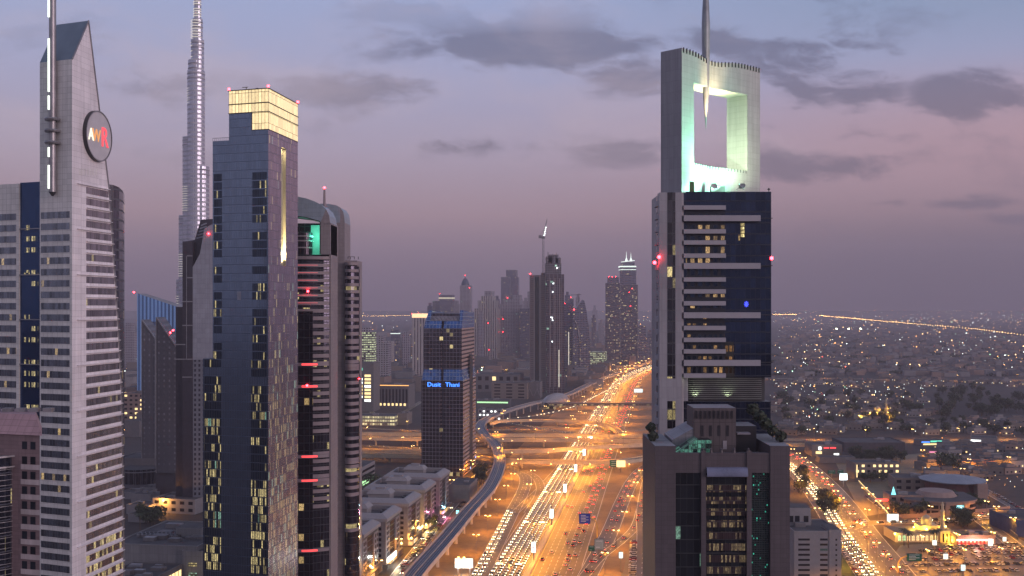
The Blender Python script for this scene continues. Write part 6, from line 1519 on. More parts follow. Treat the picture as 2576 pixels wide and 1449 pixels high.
low('green lit apartment facade at the end of the street gap', None, 22, 20, 36, mat('green_lit_wall', (.3, .36, .26), .7), P=at(334, 1400), win=3, rows=6, lit=.2)  # green light on this facade is put into its wall colour too
ld = bpy.data.lights.new('green_street_light', 'POINT'); ld.energy = 60000; ld.color = (.75, 1, .25); ld.shadow_soft_size = 1
T = thing('floodlight_pole', 'green white floodlight on a pole in the street gap by the tiled tower', 'lamp', (*at(342, 1330), 0)); b = MB(); b.cyl(0, 0, 0, 12, .3, .2, 6, POLE); b.build('pole', POLE, T); b = MB(); b.box(-1, 1, -.5, .5, 12, 12.8, LIT['green']); b.build('lamp_head', LIT['green'], T)
o = bpy.data.objects.new('green_street_light', ld); col.objects.link(o); o.parent = T; o.location = (0, -1, 11)

# ---------------------------------------------------------------- right hand side
T = low('white block with rows of dark slot windows below the brown terrace tower', None, 25.5, 34, 26, WHW, P=at(1998, 600), units=2, rz=0)
for r_ in range(8):
    for a, c in ((10, 39), (65, 84)): b = MB(); b.box(a * .2172, c * .2172, -.08, .04, 2 + r_ * 2.78 , 3.1 + r_ * 2.78, DKGL if not (r_ == 5 and a > 50) else mat('teal_pane', (.05, .12, .1), .3)); b.build('slot_window', DKGL, T)
    b = MB(); b.box(22.4, 23.3, -.5, -.3, 2 + r_ * 2.78, 3.0 + r_ * 2.78, DKGL); b.build('square_window', DKGL, T)
b = MB(); b.box(19, 25.6, -.4, 16, 0, 27.5, WHW, FLAT); b.build('corner_pier', WHW, T)
b = MB(); b.box(0, 14, 18, 32, 26, 36, WHW, FLAT); b.build('penthouse', WHW, T)
for a in (1.5, 5, 10): b = MB(); b.box(a, a + 2.6, 17.8, 17.95, 28, 31.5, DKGL); b.build('window', DKGL, T)
def school():
    P = gp(2425, 1216, 12); T = thing('round_roofed_school', 'school hall with a broad shallow round grey roof and dark red walls', 'school', (P[0], P[1] + 22, 0))
    DR = mat('dark_red_wall', (.10, .03, .03), .7); SR = tile('sail_roof', (.26, .27, .32), 9, 9, .2, .8, .5, .2)
    b = MB(); b.cyl(0, 0, 0, 11.5, 21, 21, 28, DR); b.build('wall', DR, T); b = MB(); b.lathe(0, 0, [(25.5, 11.3), (26, 12), (14, 14), (.1, 15.5)], 12, SR); b.build('roof', SR, T)
    b = MB(); b.box(9, 17, -26, -18, 0, 12, PINKW); b.build('stair_tower', PINKW, T)
    P = gp(2382, 1296); T = thing('curved_school_wing', 'low pink school wing with curved front, piers and cyan lit windows', 'school', (P[0], P[1] + 16, 0))
    arc = [(26 * math.cos(R(a)), 19 * math.sin(R(a))) for a in range(195, 346, 10)]
    b = MB(); b.prism(arc + [(26, 22), (-26, 22)], 0, 9, PINKW, FLAT); b.build('wall', PINKW, T)
    b = MB(); b.prism([(x * 1.05, y * 1.05) for x, y in arc] + [(27.5, 22.5), (-27.5, 22.5)], 9, 10.2, PINKW, FLAT); b.build('roof_slab', PINKW, T)
    b = MB(); b.cyl(2, 10, 10.2, 13.5, 15, 12, 20, PINKW); b.build('upper_drum', PINKW, T)
    for k, a in enumerate(range(205, 340, 13)):
        for zz in (1.2, 4.9):
            x, y = 26.1 * math.cos(R(a)), 19.1 * math.sin(R(a)); m = LIT['cyan'] if k in (6, 7) and zz > 4 or (k == 6) else DKGL
            b = MB(); b.obox((x, y), unit(-math.sin(R(a)), math.cos(R(a)) * .73), 4.6, .3, zz, zz + 2.4, m); b.build('window', m, T)
    for a in (232, 268, 300): x, y = 27 * math.cos(R(a)), 20 * math.sin(R(a)); b = MB(); b.box(x - 1.8, x + 1.8, y - 1, y + 3, 0, 9.6, PINKW); b.build('pier', PINKW, T)
    T = low('boxy pink school wing with a blue triangular lit sign on top', (2238, 1285), 24, 20, 11, PINKW, win=4, rows=2, rz=-.1, lit=.2)
    b = MB(); b.prism([(2, 4), (5.5, 4), (3.75, 5.5)], 11, 17, LIT['cyan'], taper=.05); b.build('lit_triangle', LIT['cyan'], T)
    b = MB(); b.box(-9, -.5, 2, 4, 6.5, 8, LIT['red']); b.build('red_canopy', LIT['red'], T)
    low('grey roofed school classroom block behind the pink wings', (2250, 1235), 58, 26, 10, CREAM, win=8, rows=2, units=8)
    low('pink entrance block with arched roof left of the curved school wing', (2262, 1298), 20, 12, 6.5, PINKW, win=2, rows=1, rz=.05)
school()
T = low('beige three storey office with rows of small lit windows and a lit stair strip', (2150, 1207), 39, 24, 14, CREAM, win=8, rows=3, lit=.45, units=2, rz=0)
b = MB(); b.box(1.5, 2.4, -.2, .04, 2, 13, LIT['yellow']); b.build('lit_stair', LIT['yellow'], T)
T = low('flat roofed store with red lettering and a round lit emblem on its wall', (2042, 1148), 30, 26, 11, CREAM, units=3, rz=0, side='L')
for i, (a, c, z_) in enumerate(((12, 17, 7.8), (18.2, 24, 7.8))): b = MB(); b.box(a, c, -.3, -.02, z_, z_ + 1.2, LIT['red']); b.build('red_sign', LIT['red'], T)
b = MB(); b.cyl(8, -.4, 6.5, 9.5, 1.4, 1.4, 10, LIT['white']); b.build('lit_emblem', LIT['white'], T); b = MB(); b.box(4, 10, -.3, -.02, 2.5, 5, LIT['yellow']); b.build('lit_window', LIT['yellow'], T); b = MB(); b.box(22, 27, -.3, -.02, 1, 3, LIT['white']); b.build('lit_window', LIT['white'], T)
low('grey fenced yard block below the store with red lettering', (2062, 1165), 34, 14, 5, GREYW, rz=0, units=1)
low('long dark warehouse with a plain roof right of the store', (2124, 1137), 62, 45, 9, mat('shed_dark', (.06, .055, .07), .7), FLAT, rz=0, units=2)
low('pink lit long house wall with small dark windows among the dark houses', (2420, 1180), 30, 12, 6.5, mat('pink_lit_wall', (.42, .2, .15), .8), win=7, rows=1, rz=0)  # the lit look of this pink wall is put into its colour
T = low('petrol station canopy with a green light strip near the road', (2318, 1122), 26, 18, 5, GREYW, rz=.1, units=0)
b = MB(); b.box(10, 25, -.4, -.05, 4, 5.6, LIT['teal']); b.build('green_strip', LIT['teal'], T); b = MB(); b.box(0, 9, -.4, -.05, 3.6, 4.6, LIT['blue']); b.build('blue_strip', LIT['blue'], T); b = MB(); b.box(2, 24, -.2, -.05, 1, 2.6, LIT['yellow']); b.build('lit_shop', LIT['yellow'], T)
T = low('hall with a slanted pale roof and white lit front at the plain edge', (2442, 1120), 26, 24, 8, WHW, rz=-.4, units=0); b = MB(); b.box(0, 10, -.3, -.03, 2, 6, LIT['white']); b.build('lit_front', LIT['white'], T)
T = low('small shop hut lit pink and yellow in front of the petrol station', (2338, 1148), 7, 6, 5, PINKW, rz=0, units=0)
b = MB(); b.box(1, 6, -.2, -.02, 1, 3.4, LIT['yellow']); b.build('lit_front', LIT['yellow'], T); b = MB(); b.box(0, 7, -.2, -.02, 3.8, 4.8, LIT['pink']); b.build('lit_sign', LIT['pink'], T)
def mosque(px, s, label, lit=True):
    P = gp(*px); T = thing('mosque', label, 'mosque', (P[0], P[1], 0)); T.scale = (s, s, s)
    MS = mat('mosque_stone', (.46, .40, .30), .7, var=.1); MR = mat('mosque_roof', (.12, .11, .11), .8); ARL = lamp('arch_window_glow', (1, .75, .32), 1.1)
    b = MB(); b.box(-28, 0, 0, 22, 0, 6, MS, MR); b.build('prayer_hall', MS, T); b = MB(); b.box(0, 8.6, -1, 12, 0, 7.5, MS, MR); b.build('entrance_block', MS, T)
    for x in (1.5, 3.7, 5.9): b = MB(); b.box(x, x + 1, -1.15, -.98, .3, 5.6, DKGL); b.build('doorway', DKGL, T)
    for i in range(9):
        x = -25.5 + i * 2.9; pts = [(x - .85, 1), (x + .85, 1), (x + .85, 3.6)] + [(x + .85 * math.cos(R(a)), 3.6 + .95 * math.sin(R(a))) for a in (30, 60, 90, 120, 150)] + [(x - .85, 3.6)]
        b = MB(); b.face([(px_, -.08, pz) for px_, pz in pts], ARL if i > 1 else LIT['green']); b.build('arch_window', ARL, T)
        b = MB(); b.bar((x, -.12, 1), (x, -.12, 4.4), .12, DARKM); b.bar((x - .8, -.12, 2.6), (x + .8, -.12, 2.6), .12, DARKM); b.build('window_bars', DARKM, T)
    b = MB(); b.box(-9.5, 3, 8, 18, 6, 8.8, MS); b.build('drum_base', MS, T); b = MB(); b.lathe(-3.5, 13, [(3.4, 8.8), (3.5, 11.5), (3.2, 12.8), (2.2, 14), (1, 14.7), (.1, 15.2)], 18, MS); b.build('dome', MS, T)
    b = MB()
    for r0, r1, z0, z1 in ((1.6, 1.6, 0, 13), (2.2, 2.2, 13, 13.8), (1.2, 1.2, 13.8, 18.5), (1.7, 1.7, 18.5, 19.2), (.9, .9, 19.2, 22.5), (1.1, .1, 22.5, 25)): b.cyl(3.3, 4, z0, z1, r0, r1, 8, MS)
    b.build('minaret', MS, T)
    for loc, e in (((-6, 6.2, 7.2), 900), ((6, 6, 9.2), 1600), ((-14, 7, 8.4), 900), ((5, -4, 2.5), 1200), ((-12, 14, 8), 1100), ((6, 2, 14.5), 500), ((-28.5, -1.5, 5.5), 500)):
        ld = bpy.data.lights.new('mosque_light', 'POINT'); ld.energy = 4.5 * e * s * s; ld.color = (1, .52, .05); ld.shadow_soft_size = .25; o = bpy.data.objects.new('mosque_light', ld); col.objects.link(o); o.parent = T; o.location = loc
    for x, y, zz in ((-6, 5.8, 7), (6, 5.6, 8.8), (-14, 6.6, 8.2), (-28.6, -.6, 5.6), (8.8, -1.2, 6)): b = MB(); b.box(x - .3, x + .3, y - .3, y + .3, zz - .3, zz + .3, HEAD2); b.build('floodlight', HEAD2, T)
mosque((2364, 1364), 1.0, 'golden lit mosque with a dome and tall minaret beside the big parking lot')
mosque((2225, 1058), 1.15, 'distant orange lit mosque among dark trees on the plain')
T = low('supermarket with a red and white lit front behind the rows of parked cars', (2408, 1374), 24, 16, 6.2, PINKW, P=gp(2408, 1374), rz=.02, units=4)
b = MB(); b.box(-.5, 20, -.8, -.05, 3.6, 4.2, LIT['white']); b.build('white_strip', LIT['white'], T); b = MB(); b.box(0, 18.5, -.5, -.05, 1.2, 3.2, facade('red_shopfront', (.7, .02, .02), (.8, .5, .4), 2.4, 2, .5, .6, .8, (1, .4, .3), (1, .9, .8), es=1.6, seed=3, gmetal=0)); b.build('red_front', LIT['red'], T); b = MB(); b.box(19.5, 22.5, -.5, -.05, .5, 4.4, LIT['white']); b.build('lit_entrance', LIT['white'], T)
ld = bpy.data.lights.new('supermarket_glow', 'POINT'); ld.energy = 5000; ld.color = (1, .45, .35); o = bpy.data.objects.new('supermarket_glow', ld); col.objects.link(o); o.parent = T; o.location = (10, -5, 5)
low('dark blue block cut off by the right edge of the photo', (2556, 1350), 30, 40, 10, mat('navy_wall', (.05, .06, .14), .6), rz=0, units=2)
# walls and signs
def wall_thing(label, pts, h, m, lit_=None):
    P = gp(*pts[0]); T = thing('boundary_wall', label, 'wall', (P[0], P[1], 0)); ln = [gp(*p) for p in pts]; ln = [(x - P[0], y - P[1]) for x, y in ln]
    b = MB(); strip(b, ln, -.2, .2, h, m, h); b.build('wall', m, T)
    if lit_:
        for p, d, _ in walk(ln, 4.5, 2): b = MB(); b.box(p[0] - .35, p[0] + .35, p[1] - .35, p[1] + .35, h, h + .5, lit_); b.build('wall_lamp', lit_, T)
wall_thing('pink boundary wall between the school and the mosque road', [(2262, 1305), (2330, 1303), (2420, 1294), (2500, 1288), (2540, 1284)], 3, PINKW)
wall_thing('wall topped with a row of white lamps along the school forecourt', [(2160, 1216), (2180, 1238), (2205, 1262)], 2.2, WHW, LIT['yellow'])
wall_thing('lamp topped wall descending to the lit white sign', [(2206, 1268), (2222, 1285), (2236, 1302)], 2.2, WHW, LIT['yellow'])
wall_thing('tan wall beside the slanting car queue at the right edge', [(2505, 1310), (2535, 1338), (2560, 1358)], 3, CREAM)
wall_thing('long low grey yard wall below the beige office', [(2095, 1208), (2150, 1212), (2230, 1211)], 2.5, GREYW)
def sign(label, px, w_, h, zb, m, posts=1, arm=None, name='billboard', back=True, lines=0, Y=None, glow=0):
    P = gp(*px) if Y is None else at(px[0], Y); T = thing(name, label, 'sign', (P[0], P[1], 0))
    b = MB(); b.box(-w_ / 2, w_ / 2, -.12, .12, zb, zb + h, m); b.build('panel', m, T); b = MB(); b.box(-w_ / 2 - .15, w_ / 2 + .15, .125, .4, zb - .15, zb + h + .15, DARKM); b.build('frame', DARKM, T)
    if arm:
        b = MB(); pts = [(arm, 0, 0), (arm, 0, zb * .7)] + [(arm - arm * .9 * (1 - math.cos(R(a))) * .55, 0, zb * .7 + (zb * .3 + h * .6) * math.sin(R(a))) for a in (20, 40, 60, 80)] + [(w_ / 2 * (1 if arm > 0 else -1), 0, zb + h * .7)]
        for a, c in zip(pts, pts[1:]): b.bar(a, c, .6, YPAINT)
        b.build('curved_arm', YPAINT, T)
    else:
        for i in range(posts): x = 0 if posts == 1 else -w_ / 3 + i * w_ * .67; b = MB(); b.cyl(x, .3, 0, zb, .3, .3, 8, POLE); b.build('post', POLE, T)
    wl = mat('sign_white', (.8, .8, .8), .5)
    for i in range(lines): b = MB(); z_ = zb + h * (.2 + .6 * i / max(1, lines - 1)); b.box(-w_ * .36, w_ * (.1 + .25 * (i % 2)), -.17, -.12, z_, z_ + h * .06, wl); b.build('text_line', wl, T)
    if glow:
        ld = bpy.data.lights.new('sign_glow', 'AREA'); ld.energy = glow; ld.size = w_ * .8; ld.color = (.85, .95, 1); o = bpy.data.objects.new('sign_glow', ld); col.objects.link(o); o.parent = T; o.location = (0, -.6, zb + h / 2); o.rotation_euler = (R(75), 0, 0)
BB = lamp('billboard_glow', (.80, 1, 1), 1.15); BLUE = mat('sign_blue', (.02, .05, .45), .4); GREEN = mat('sign_green', (.01, .13, .08), .4)
sign('bright white lit billboard on the sand below the viaduct', (1167, 1449), 10, 5.2, 4.5, BB, 2, glow=3000)
sign('blue road sign hung from a yellow curved arm over the right lanes', (1471, 1352), 7.0, 6.2, 9, BLUE, arm=8, name='road_sign', lines=5)
sign('small green road sign left of the white one beside the ramp', (1488, 1412), 3.4, 3, 6, GREEN, name='road_sign', lines=2)
sign('white and green road sign on the ramp divider', (1507, 1408), 5.2, 6, 6, mat('sign_pale', (.4, .45, .42), .5), name='road_sign', lines=2)
sign('green gantry sign with white text under the nearest flyover', (1547, 1190), 9, 6, 5, GREEN, name='road_sign', lines=3, Y=985); sign('yellow lit gantry sign beside the green one under the nearest flyover', (1562, 1190), 8, 6, 5, LIT['yellow'], name='road_sign', Y=984)
sign('small lit white board at the foot of the frontage road', (1562, 1440), 2.2, 3.4, 8, BB); sign('small lit white board beside the far curve of the highway', (1606, 1003), 14, 6, 7, BB, Y=1800)
sign('square white lit billboard beside the avenue near the beige office', (2122, 1224), 6.5, 5.5, 5.5, BB, glow=2500); sign('left green direction sign over the avenue', (2092, 1213), 6, 3, 7, GREEN, name='road_sign', lines=2); sign('right green direction sign over the avenue', (2114, 1212), 5, 3, 7, GREEN, name='road_sign', lines=2)
sign('big green direction sign on a yellow curved arm by the parking lot', (2300, 1440), 8.2, 4, 6.5, GREEN, arm=-9, name='road_sign', lines=4); sign('low white lit sign wall at the corner of the school wall', (2246, 1312), 8, 5, .2, BB)
sign('small white lit board at the left edge of the parking lot', (2351, 1388), 2.6, 3, 4, BB); sign('white lit board in the middle of the parking lot', (2379, 1424), 2.6, 3, 4, BB); sign('white lit board near the bottom of the parking lot', (2423, 1449), 2.4, 3.2, 3, BB)
sign('white lit board beside the slanting car queue', (2527, 1378), 2.2, 2.6, 4, BB); sign('cyan lit street board by the upper shop street', (1151, 1300), 2, 2.6, 2, LIT['cyan'])

# ================================================================ TREES
LF = [mat('leaf_dark', (.035, .045, .025), .8, var=.3, scale=2), mat('leaf_mid', (.06, .075, .035), .8, var=.3, scale=2)]
BARK = mat('bark', (.09, .065, .05), .9)
def tree_proto(seed, n, r, h):
    rnd = random.Random(seed); c = MB(); cl = [(rnd.uniform(-.6, .6) * r, rnd.uniform(-.6, .6) * r, h * rnd.uniform(.5, .95), r * rnd.uniform(.35, .6)) for _ in range(8)]
    for i in range(n):
        x, y, z_, q = rnd.choice(cl); v = Vector((rnd.gauss(0, 1), rnd.gauss(0, 1), rnd.gauss(0, 1))).normalized() * q * rnd.uniform(.6, 1.1)
        p = Vector((x, y, z_)) + v; a = Vector((rnd.uniform(-1, 1), rnd.uniform(-1, 1), rnd.uniform(-1, 1))).normalized() * rnd.uniform(.25, .5); k = v.cross(a).normalized() * .35
        c.face([p - a - k, p + a - k * .4, p + a * .6 + k, p - a * .7 + k], LF[i % 2])
    t = MB(); t.cyl(0, 0, 0, h * .55, .28, .16, 7, BARK)
    for i in range(4): x, y, z_, q = cl[i]; t.bar((0, 0, h * .4), (x, y, z_), .16, BARK)
    return c, t
def palm_proto():
    c = MB(); rnd = random.Random(5)
    for i in range(16):
        a = 2 * math.pi * i / 16 + rnd.uniform(-.1, .1); up = rnd.uniform(.2, 1.2); pts = [(r_ * math.cos(a), r_ * math.sin(a), 7.6 + up * r_ * .5 - .16 * r_ * r_) for r_ in (0, .8, 1.6, 2.4, 3.1)]
        for p, q in zip(pts, pts[1:]):
            d = (-math.sin(a) * .4, math.cos(a) * .4); c.face([(p[0] - d[0], p[1] - d[1], p[2] - .12), (q[0] - d[0], q[1] - d[1], q[2] - .15), q, p], LF[i % 2]); c.face([p, q, (q[0] + d[0], q[1] + d[1], q[2] - .15), (p[0] + d[0], p[1] + d[1], p[2] - .12)], LF[i % 2])
    t = MB(); t.cyl(0, 0, 0, 7.7, .28, .2, 8, BARK); return c, t
PR = []
for nm_, (c, t) in (('tree', tree_proto(1, 420, 4.2, 7)), ('tree', tree_proto(2, 420, 3.2, 8)), ('tree', tree_proto(3, 500, 5.2, 6.5)), ('palm_tree', palm_proto())): 
    co, to = c.build('crown'), t.build('trunk'); PR.append((nm_, co.data, to.data)); bpy.data.objects.remove(co); bpy.data.objects.remove(to)
rt = random.Random(9); TN = [0]
def tree(px, k, label, s=1.0, group='trees', Pp=None):
    P = Pp or gp(*px); nm_, cm, tm = PR[k]; T = thing(nm_, label, 'palm' if k == 3 else 'tree', (P[0], P[1], 0), rt.uniform(0, 6.28), group); T.scale = (s * rt.uniform(.9, 1.15), s * rt.uniform(.9, 1.15), s * rt.uniform(.85, 1.2))
    for n, me in (('crown', cm), ('trunk', tm)): o = bpy.data.objects.new(n, me); col.objects.link(o); o.parent = T
    TN[0] += 1
def band(x0, x1, y0, y1, n, label, group, s=1.0, ks=(0, 1, 2)):
    for i in range(n): tree((rt.uniform(x0, x1), rt.uniform(y0, y1)), rt.choice(ks), label, s * rt.uniform(.7, 1.25), group)
band(2145, 2265, 1152, 1164, 30, 'dark tree in the thick grove above the beige office', 'grove above the beige office', 1.2)
band(2360, 2576, 990, 1055, 40, 'scattered dark desert tree on the open dune at the right edge', 'trees on the open dune', 1.9)
band(1950, 2360, 1000, 1060, 34, 'dark tree among the villas on the plain', 'trees among the plain villas', 1.6)
band(2180, 2260, 1055, 1066, 12, 'dark tree in front of the distant orange mosque', 'trees by the distant mosque', 1.3)
band(1950, 2576, 1066, 1096, 36, 'dark tree along the near edge of the plain', 'trees along the plain edge', 1.3)
band(2240, 2330, 1296, 1302, 6, 'tree beside the pink school wing', 'trees at the school', 1.1); band(2385, 2480, 1262, 1285, 12, 'tree in the dark school garden under the round roof', 'trees in the school garden', 1.1)
tree((2385, 1195), 2, 'one big dark round tree behind the round roofed school', 2.6, 'big trees'); band(2170, 2260, 1206, 1216, 9, 'tree in front of the beige office', 'trees before the beige office', 1.0)
for i, p in enumerate(((2274, 1372), (2285, 1378), (2350, 1370), (2356, 1371), (2245, 1292), (2305, 1300), (2312, 1301), (2450, 1288), (2470, 1282))): tree(p, 3, ('palm at the left corner of the golden mosque', 'palm just right of the corner palm at the golden mosque', 'palm in front of the mosque entrance', 'second palm by the mosque entrance', 'palm by the red lit canopy', 'palm in front of the curved school wing', 'palm close to the curved school wing piers', 'palm in the school garden', 'right palm in the school garden')[i], 1.15, 'palms')
band(2395, 2440, 1318, 1330, 9, 'tree in the dark garden behind the supermarket', 'trees behind the supermarket', 1.1); band(2072, 2098, 1262, 1300, 9, 'tree between the avenue and the white slot windowed block', 'trees beside the white block', 1.1)
band(2005, 2030, 1200, 1245, 7, 'tree at the inner kerb of the avenue', 'trees at the avenue kerb', 1.2)
band(340, 400, 1300, 1330, 14, 'dark tree beside the orange lit white building', 'trees by the orange lit building', 1.15); tree((352, 1335), 3, 'palm in front of the orange lit white building', 1.2, 'palms')
tree((932, 1225), 2, 'round tree at the green lit car park', 1.6, 'trees near the hotel'); band(1200, 1222, 1195, 1222, 9, 'tree at the right foot of the dark hotel tower', 'trees near the hotel', 1.3)
for i in range(7): P = gp(1086 - i * 9, 1332 + i * 9); 
for i in range(3): tree((1084 + i * 5, 1330 - i * 5), 1, ('yellow lit tree at the fourth grey block', 'middle yellow lit tree at the fourth grey block', 'right yellow lit tree at the fourth grey block')[i], .8, 'trees on the shop street')
ld = bpy.data.lights.new('tree_uplight', 'POINT'); ld.energy = 3500; ld.color = (1, .85, .12)
T = thing('tree_uplight_lamp', 'small yellow uplight under the trees on the shop street', 'lamp', (*gp(1090, 1336), 0)); b = MB(); b.box(-.3, .3, -.3, .3, 0, .5, LIT['yellow']); b.build('lamp_head', LIT['yellow'], T); o = bpy.data.objects.new('tree_uplight', ld); col.objects.link(o); o.parent = T; o.location = (1.5, -1.5, 2)

# ================================================================ HOUSES AND LIGHTS OF THE PLAIN
hp = []
for k in range(5):
    b = MB(); w_, d_, h = rb.uniform(12, 20), rb.uniform(10, 16), rb.uniform(5, 8); wm_ = (CREAM, WHW, PINKW, GREYW, CREAM)[k]
    b.box(-w_ / 2, w_ / 2, 0, d_, 0, h, wm_, FLAT); b.box(-w_ * .2, w_ * .25, d_ * .3, d_ * .8, h, h + 2.6, wm_, FLAT); b.box(-w_ / 2 - 3, -w_ / 2, 2, 8, 0, h * .5, wm_, FLAT)
    for i in range(4): b.box(-w_ / 2 + 1.5 + i * w_ / 4, -w_ / 2 + 3 + i * w_ / 4, -.08, .02, 1.5, 3, LIT['yellow'] if (i + k) % 4 == 0 else DKGL)
    b.box(-w_ / 2 - 2.5, -w_ / 2 - 1.5, -.3, 0, 2.6, 3.3, LIT[('white', 'yellow', 'white', 'orange', 'white')[k]])
    o = b.build('villa'); hp.append(o.data); bpy.data.objects.remove(o)
def villas(n, x0, x1, y0, y1, label, group):
    for i in range(n):
        P = gp(rt.uniform(x0, x1), rt.uniform(y0, y1)); k = rt.randrange(5)
        o = bpy.data.objects.new('villa', hp[k]); col.objects.link(o); o.location = (P[0], P[1], 0); o.rotation_euler = (0, 0, rt.uniform(-.5, .5)); tag(o, '%s flat roofed villa %s' % (('cream', 'white', 'pink', 'grey', 'tan')[k], label), 'house', group)
villas(70, 1948, 2350, 996, 1052, 'among dark trees on the left half of the plain', 'villas on the plain')
villas(26, 2355, 2576, 1060, 1096, 'at the right end of the plain edge road', 'villas at the right end')
villas(34, 1950, 2350, 1064, 1096, 'along the plain edge road', 'villas along the plain edge')
villas(60, 1948, 2576, 958, 976, 'in the lit row across the middle of the plain', 'villas in the lit row')
villas(46, 2350, 2576, 1128, 1215, 'in the dark quarter behind the school', 'villas behind the school')
def scatter(name, label, boxes, lights, yr, xr, seed, avoid=None, hs=(5, 12), bs=(10, 28), cols=None, lh=(2, 9), ls=(.5, 1.3), trees=0):
    rnd = random.Random(seed); b = MB()
    for i in range(boxes):
        x, y = rnd.uniform(*xr), yr[0] + (yr[1] - yr[0]) * rnd.random(); P = gp(x, y)
        if avoid and avoid(x, y, P): continue
        w_, d_, h = rnd.uniform(*bs), rnd.uniform(*bs), rnd.uniform(*hs); b.obox(P, unit(1, rnd.uniform(-.25, .1)), w_, d_, 0, h, rnd.choice((CREAM, GREYW, WHW, PINKW)), FLAT)
    for i in range(trees):
        x, y = rnd.uniform(*xr), rnd.uniform(*yr); P = gp(x, y)
        for j in range(10):
            r = rnd.uniform(2, 5); q = (P[0] + rnd.gauss(0, 8), P[1] + rnd.gauss(0, 6)); b.lathe(*q, [(.3, 0), (r, r * .6), (r * .9, r * 1.2), (.2, r * 1.7)], 5, LF[0])
    if boxes or trees: o = b.build(name, None, None, 'stuff'); tag(o, label, 'town')
    ms = [lamp('town_light_' + k, c, e) for k, c, e in (('warm', (1, .60, .25), 9), ('white', (.9, 1, .92), 8), ('amber', (1, .42, .10), 10), ('green', (.5, 1, .6), 7), ('red', (1, .1, .06), 7))]
    b = MB()
    for i in range(lights):
        x, y = rnd.uniform(*xr), yr[0] + (yr[1] - yr[0]) * rnd.random(); P = gp(x, y)
        if avoid and avoid(x, y, P): continue
        from mathutils import noise as mn
        if mn.noise(Vector((P[0] / 260, P[1] / 420, seed))) < rnd.uniform(-.35, .25): continue
        s = (ls[0] + (ls[1] - ls[0]) * rnd.random() ** 3 * 1.6) * P[1] / 3500; z_ = rnd.uniform(*lh); m = rnd.choices(ms, cols or (5, 4, 3, .5, .3))[0]
        b.mesh([(P[0] - s, P[1], z_), (P[0], P[1] - s, z_), (P[0] + s, P[1], z_), (P[0], P[1] + s, z_), (P[0], P[1], z_ + s), (P[0], P[1], z_ - s)], [(0, 1, 4), (1, 2, 4), (2, 3, 4), (3, 0, 4), (1, 0, 5), (2, 1, 5), (3, 2, 5), (0, 3, 5)], m)
    if lights: o = b.build(name + '_lights', None, None, 'stuff'); tag(o, 'countless small lamps of ' + label, 'lights')
scatter('far_suburb', 'the far flat suburb on the right', 800, 900, (800, 948), (1946, 2600), 1, trees=160)
scatter('horizon_town', 'the faint town along the right horizon', 0, 480, (781, 812), (1946, 2600), 2, ls=(.45, .9))
scatter('plain_lamps', 'the villa quarter on the plain', 0, 330, (956, 1056), (1946, 2330), 3, ls=(.55, 1.2), cols=(3, 6, 2, 1, .3), lh=(2, 5))
scatter('plain_edge', 'the dark quarter beyond the school', 0, 120, (1066, 1240), (2330, 2600), 4, ls=(.5, .9), lh=(2, 5))
scatter('middle_town', 'the town around the distant towers', 420, 900, (806, 985), (905, 1640), 5, avoid=lambda x, y, P: abs(P[0] - medX(P[1])) < 60 or (1320 < x < 1425 and y > 900) or (1050 < x < 1200 and y > 930), hs=(6, 26), bs=(14, 45))
scatter('horizon_middle', 'the faint town behind the distant towers', 0, 350, (783, 812), (905, 1640), 6, ls=(.4, .8))
scatter('left_town', 'the town seen through the gap beside the tiled tower', 60, 160, (850, 1100), (312, 345), 7, hs=(6, 26), bs=(12, 30))
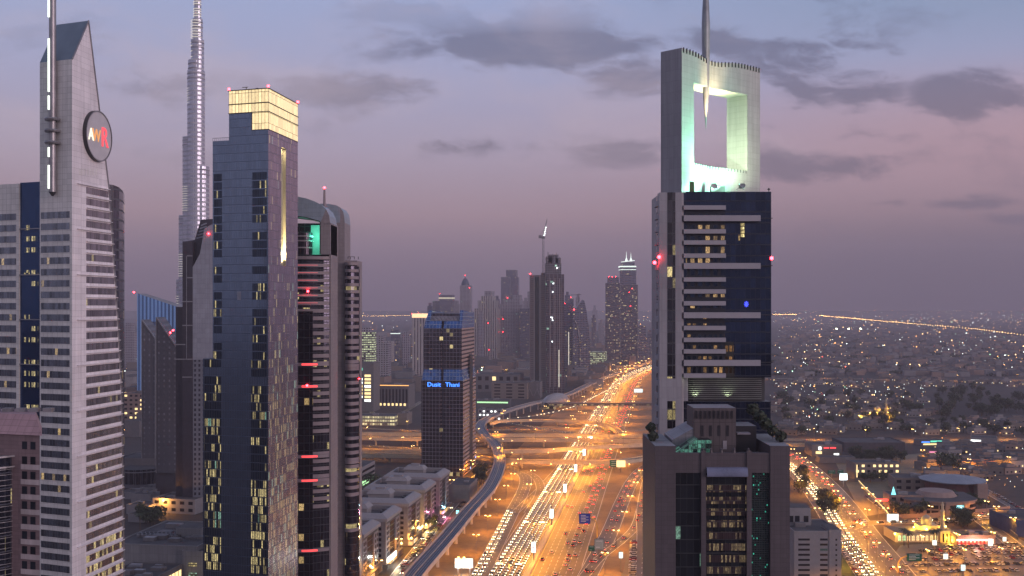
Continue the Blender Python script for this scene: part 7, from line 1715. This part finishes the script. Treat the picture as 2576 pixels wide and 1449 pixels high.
# lamp lined roads far across the plain
def lamp_line(name, label, pts, n, m, s=1.1):
    b = MB(); ln = [gp(*p) for p in pts]; L_ = length(ln)
    for p, d, _ in walk(ln, L_ / n):
        r = s * p[1] / 5000; b.cyl(p[0], p[1], 0, 9, .15, .15, 4, POLE); b.lathe(p[0], p[1], [(.05, 9), (r, 9 + r), (.05, 9 + 2 * r)], 5, m)
    o = b.build(name, m, None, 'stuff'); tag(o, label, 'lights')
AMB = lamp('amber_row_lamp', (1, .55, .16), 30)
lamp_line('lamp_row', 'long slanting row of amber road lamps crossing the far plain', [(2062, 796), (2150, 804), (2300, 818), (2440, 830), (2576, 848)], 130, AMB)
lamp_line('lamp_row', 'short row of amber lamps at the far left horizon of the plain', [(1945, 793), (2005, 793)], 26, AMB)
lamp_line('lamp_row', 'row of amber lamps along the far avenue behind the twin spired tower', [(1590, 862), (1640, 853), (1700, 845)], 30, AMB)
lamp_line('lamp_row', 'faint row of amber lamps on the horizon left of the domed tower', [(905, 797), (1030, 796)], 40, AMB, .8)
T = thing('stadium_lights', 'three bright floodlight poles of a sports ground on the far plain', 'lamp', (*gp(2135, 838), 0))
for x in (-65, 0, 65): b = MB(); b.cyl(x, 0, 0, 22, .5, .4, 6, POLE); b.build('pole', POLE, T); b = MB(); b.box(x - 4, x + 4, -1, 1, 22, 26, lamp('stadium_glow', (.95, 1, .6), 30)); b.build('lamp_head', None, T)

street_lamps([gp(2300, 1438), gp(2560, 1430)], 22, 0, 0, 'added for warm light among the parked cars near the bottom edge', 8, 4)  # lamps added to give the parking lot warmer light
street_lamps([gp(2290, 1400), gp(2560, 1385)], 24, 0, 0, 'added for warm light in the upper rows of the big parking lot', 8, 4)  # further added lamps, warming the upper rows
street_lamps([gp(2170, 1262), gp(2236, 1330)], 28, 0, 0, 'beside the school forecourt', 8, 5)
street_lamps([gp(2420, 1190), gp(2576, 1180)], 45, 0, 0, 'in the dark quarter with the pink lit wall', 8, 4)
# ================================================================ HAZE
def haze():
    m = bpy.data.materials.new('haze_air'); m.use_nodes = True; t = NT(m.node_tree)
    v = t.n('ShaderNodeVolumePrincipled'); v.inputs['Color'].default_value = (.86, .76, .84, 1); v.inputs['Density'].default_value = .00009; v.inputs['Anisotropy'].default_value = .0
    o = t.n('ShaderNodeOutputMaterial'); t.l.new(v.outputs[0], o.inputs['Volume'])
    b = MB(); b.box(-10500, 10500, -900, 13000, -3, 860, m); h = b.build('haze', m, None, 'stuff')
    tag(h, 'pale dusty dusk haze that fades the distant city', 'haze')
haze()
print('cars', NC[0])
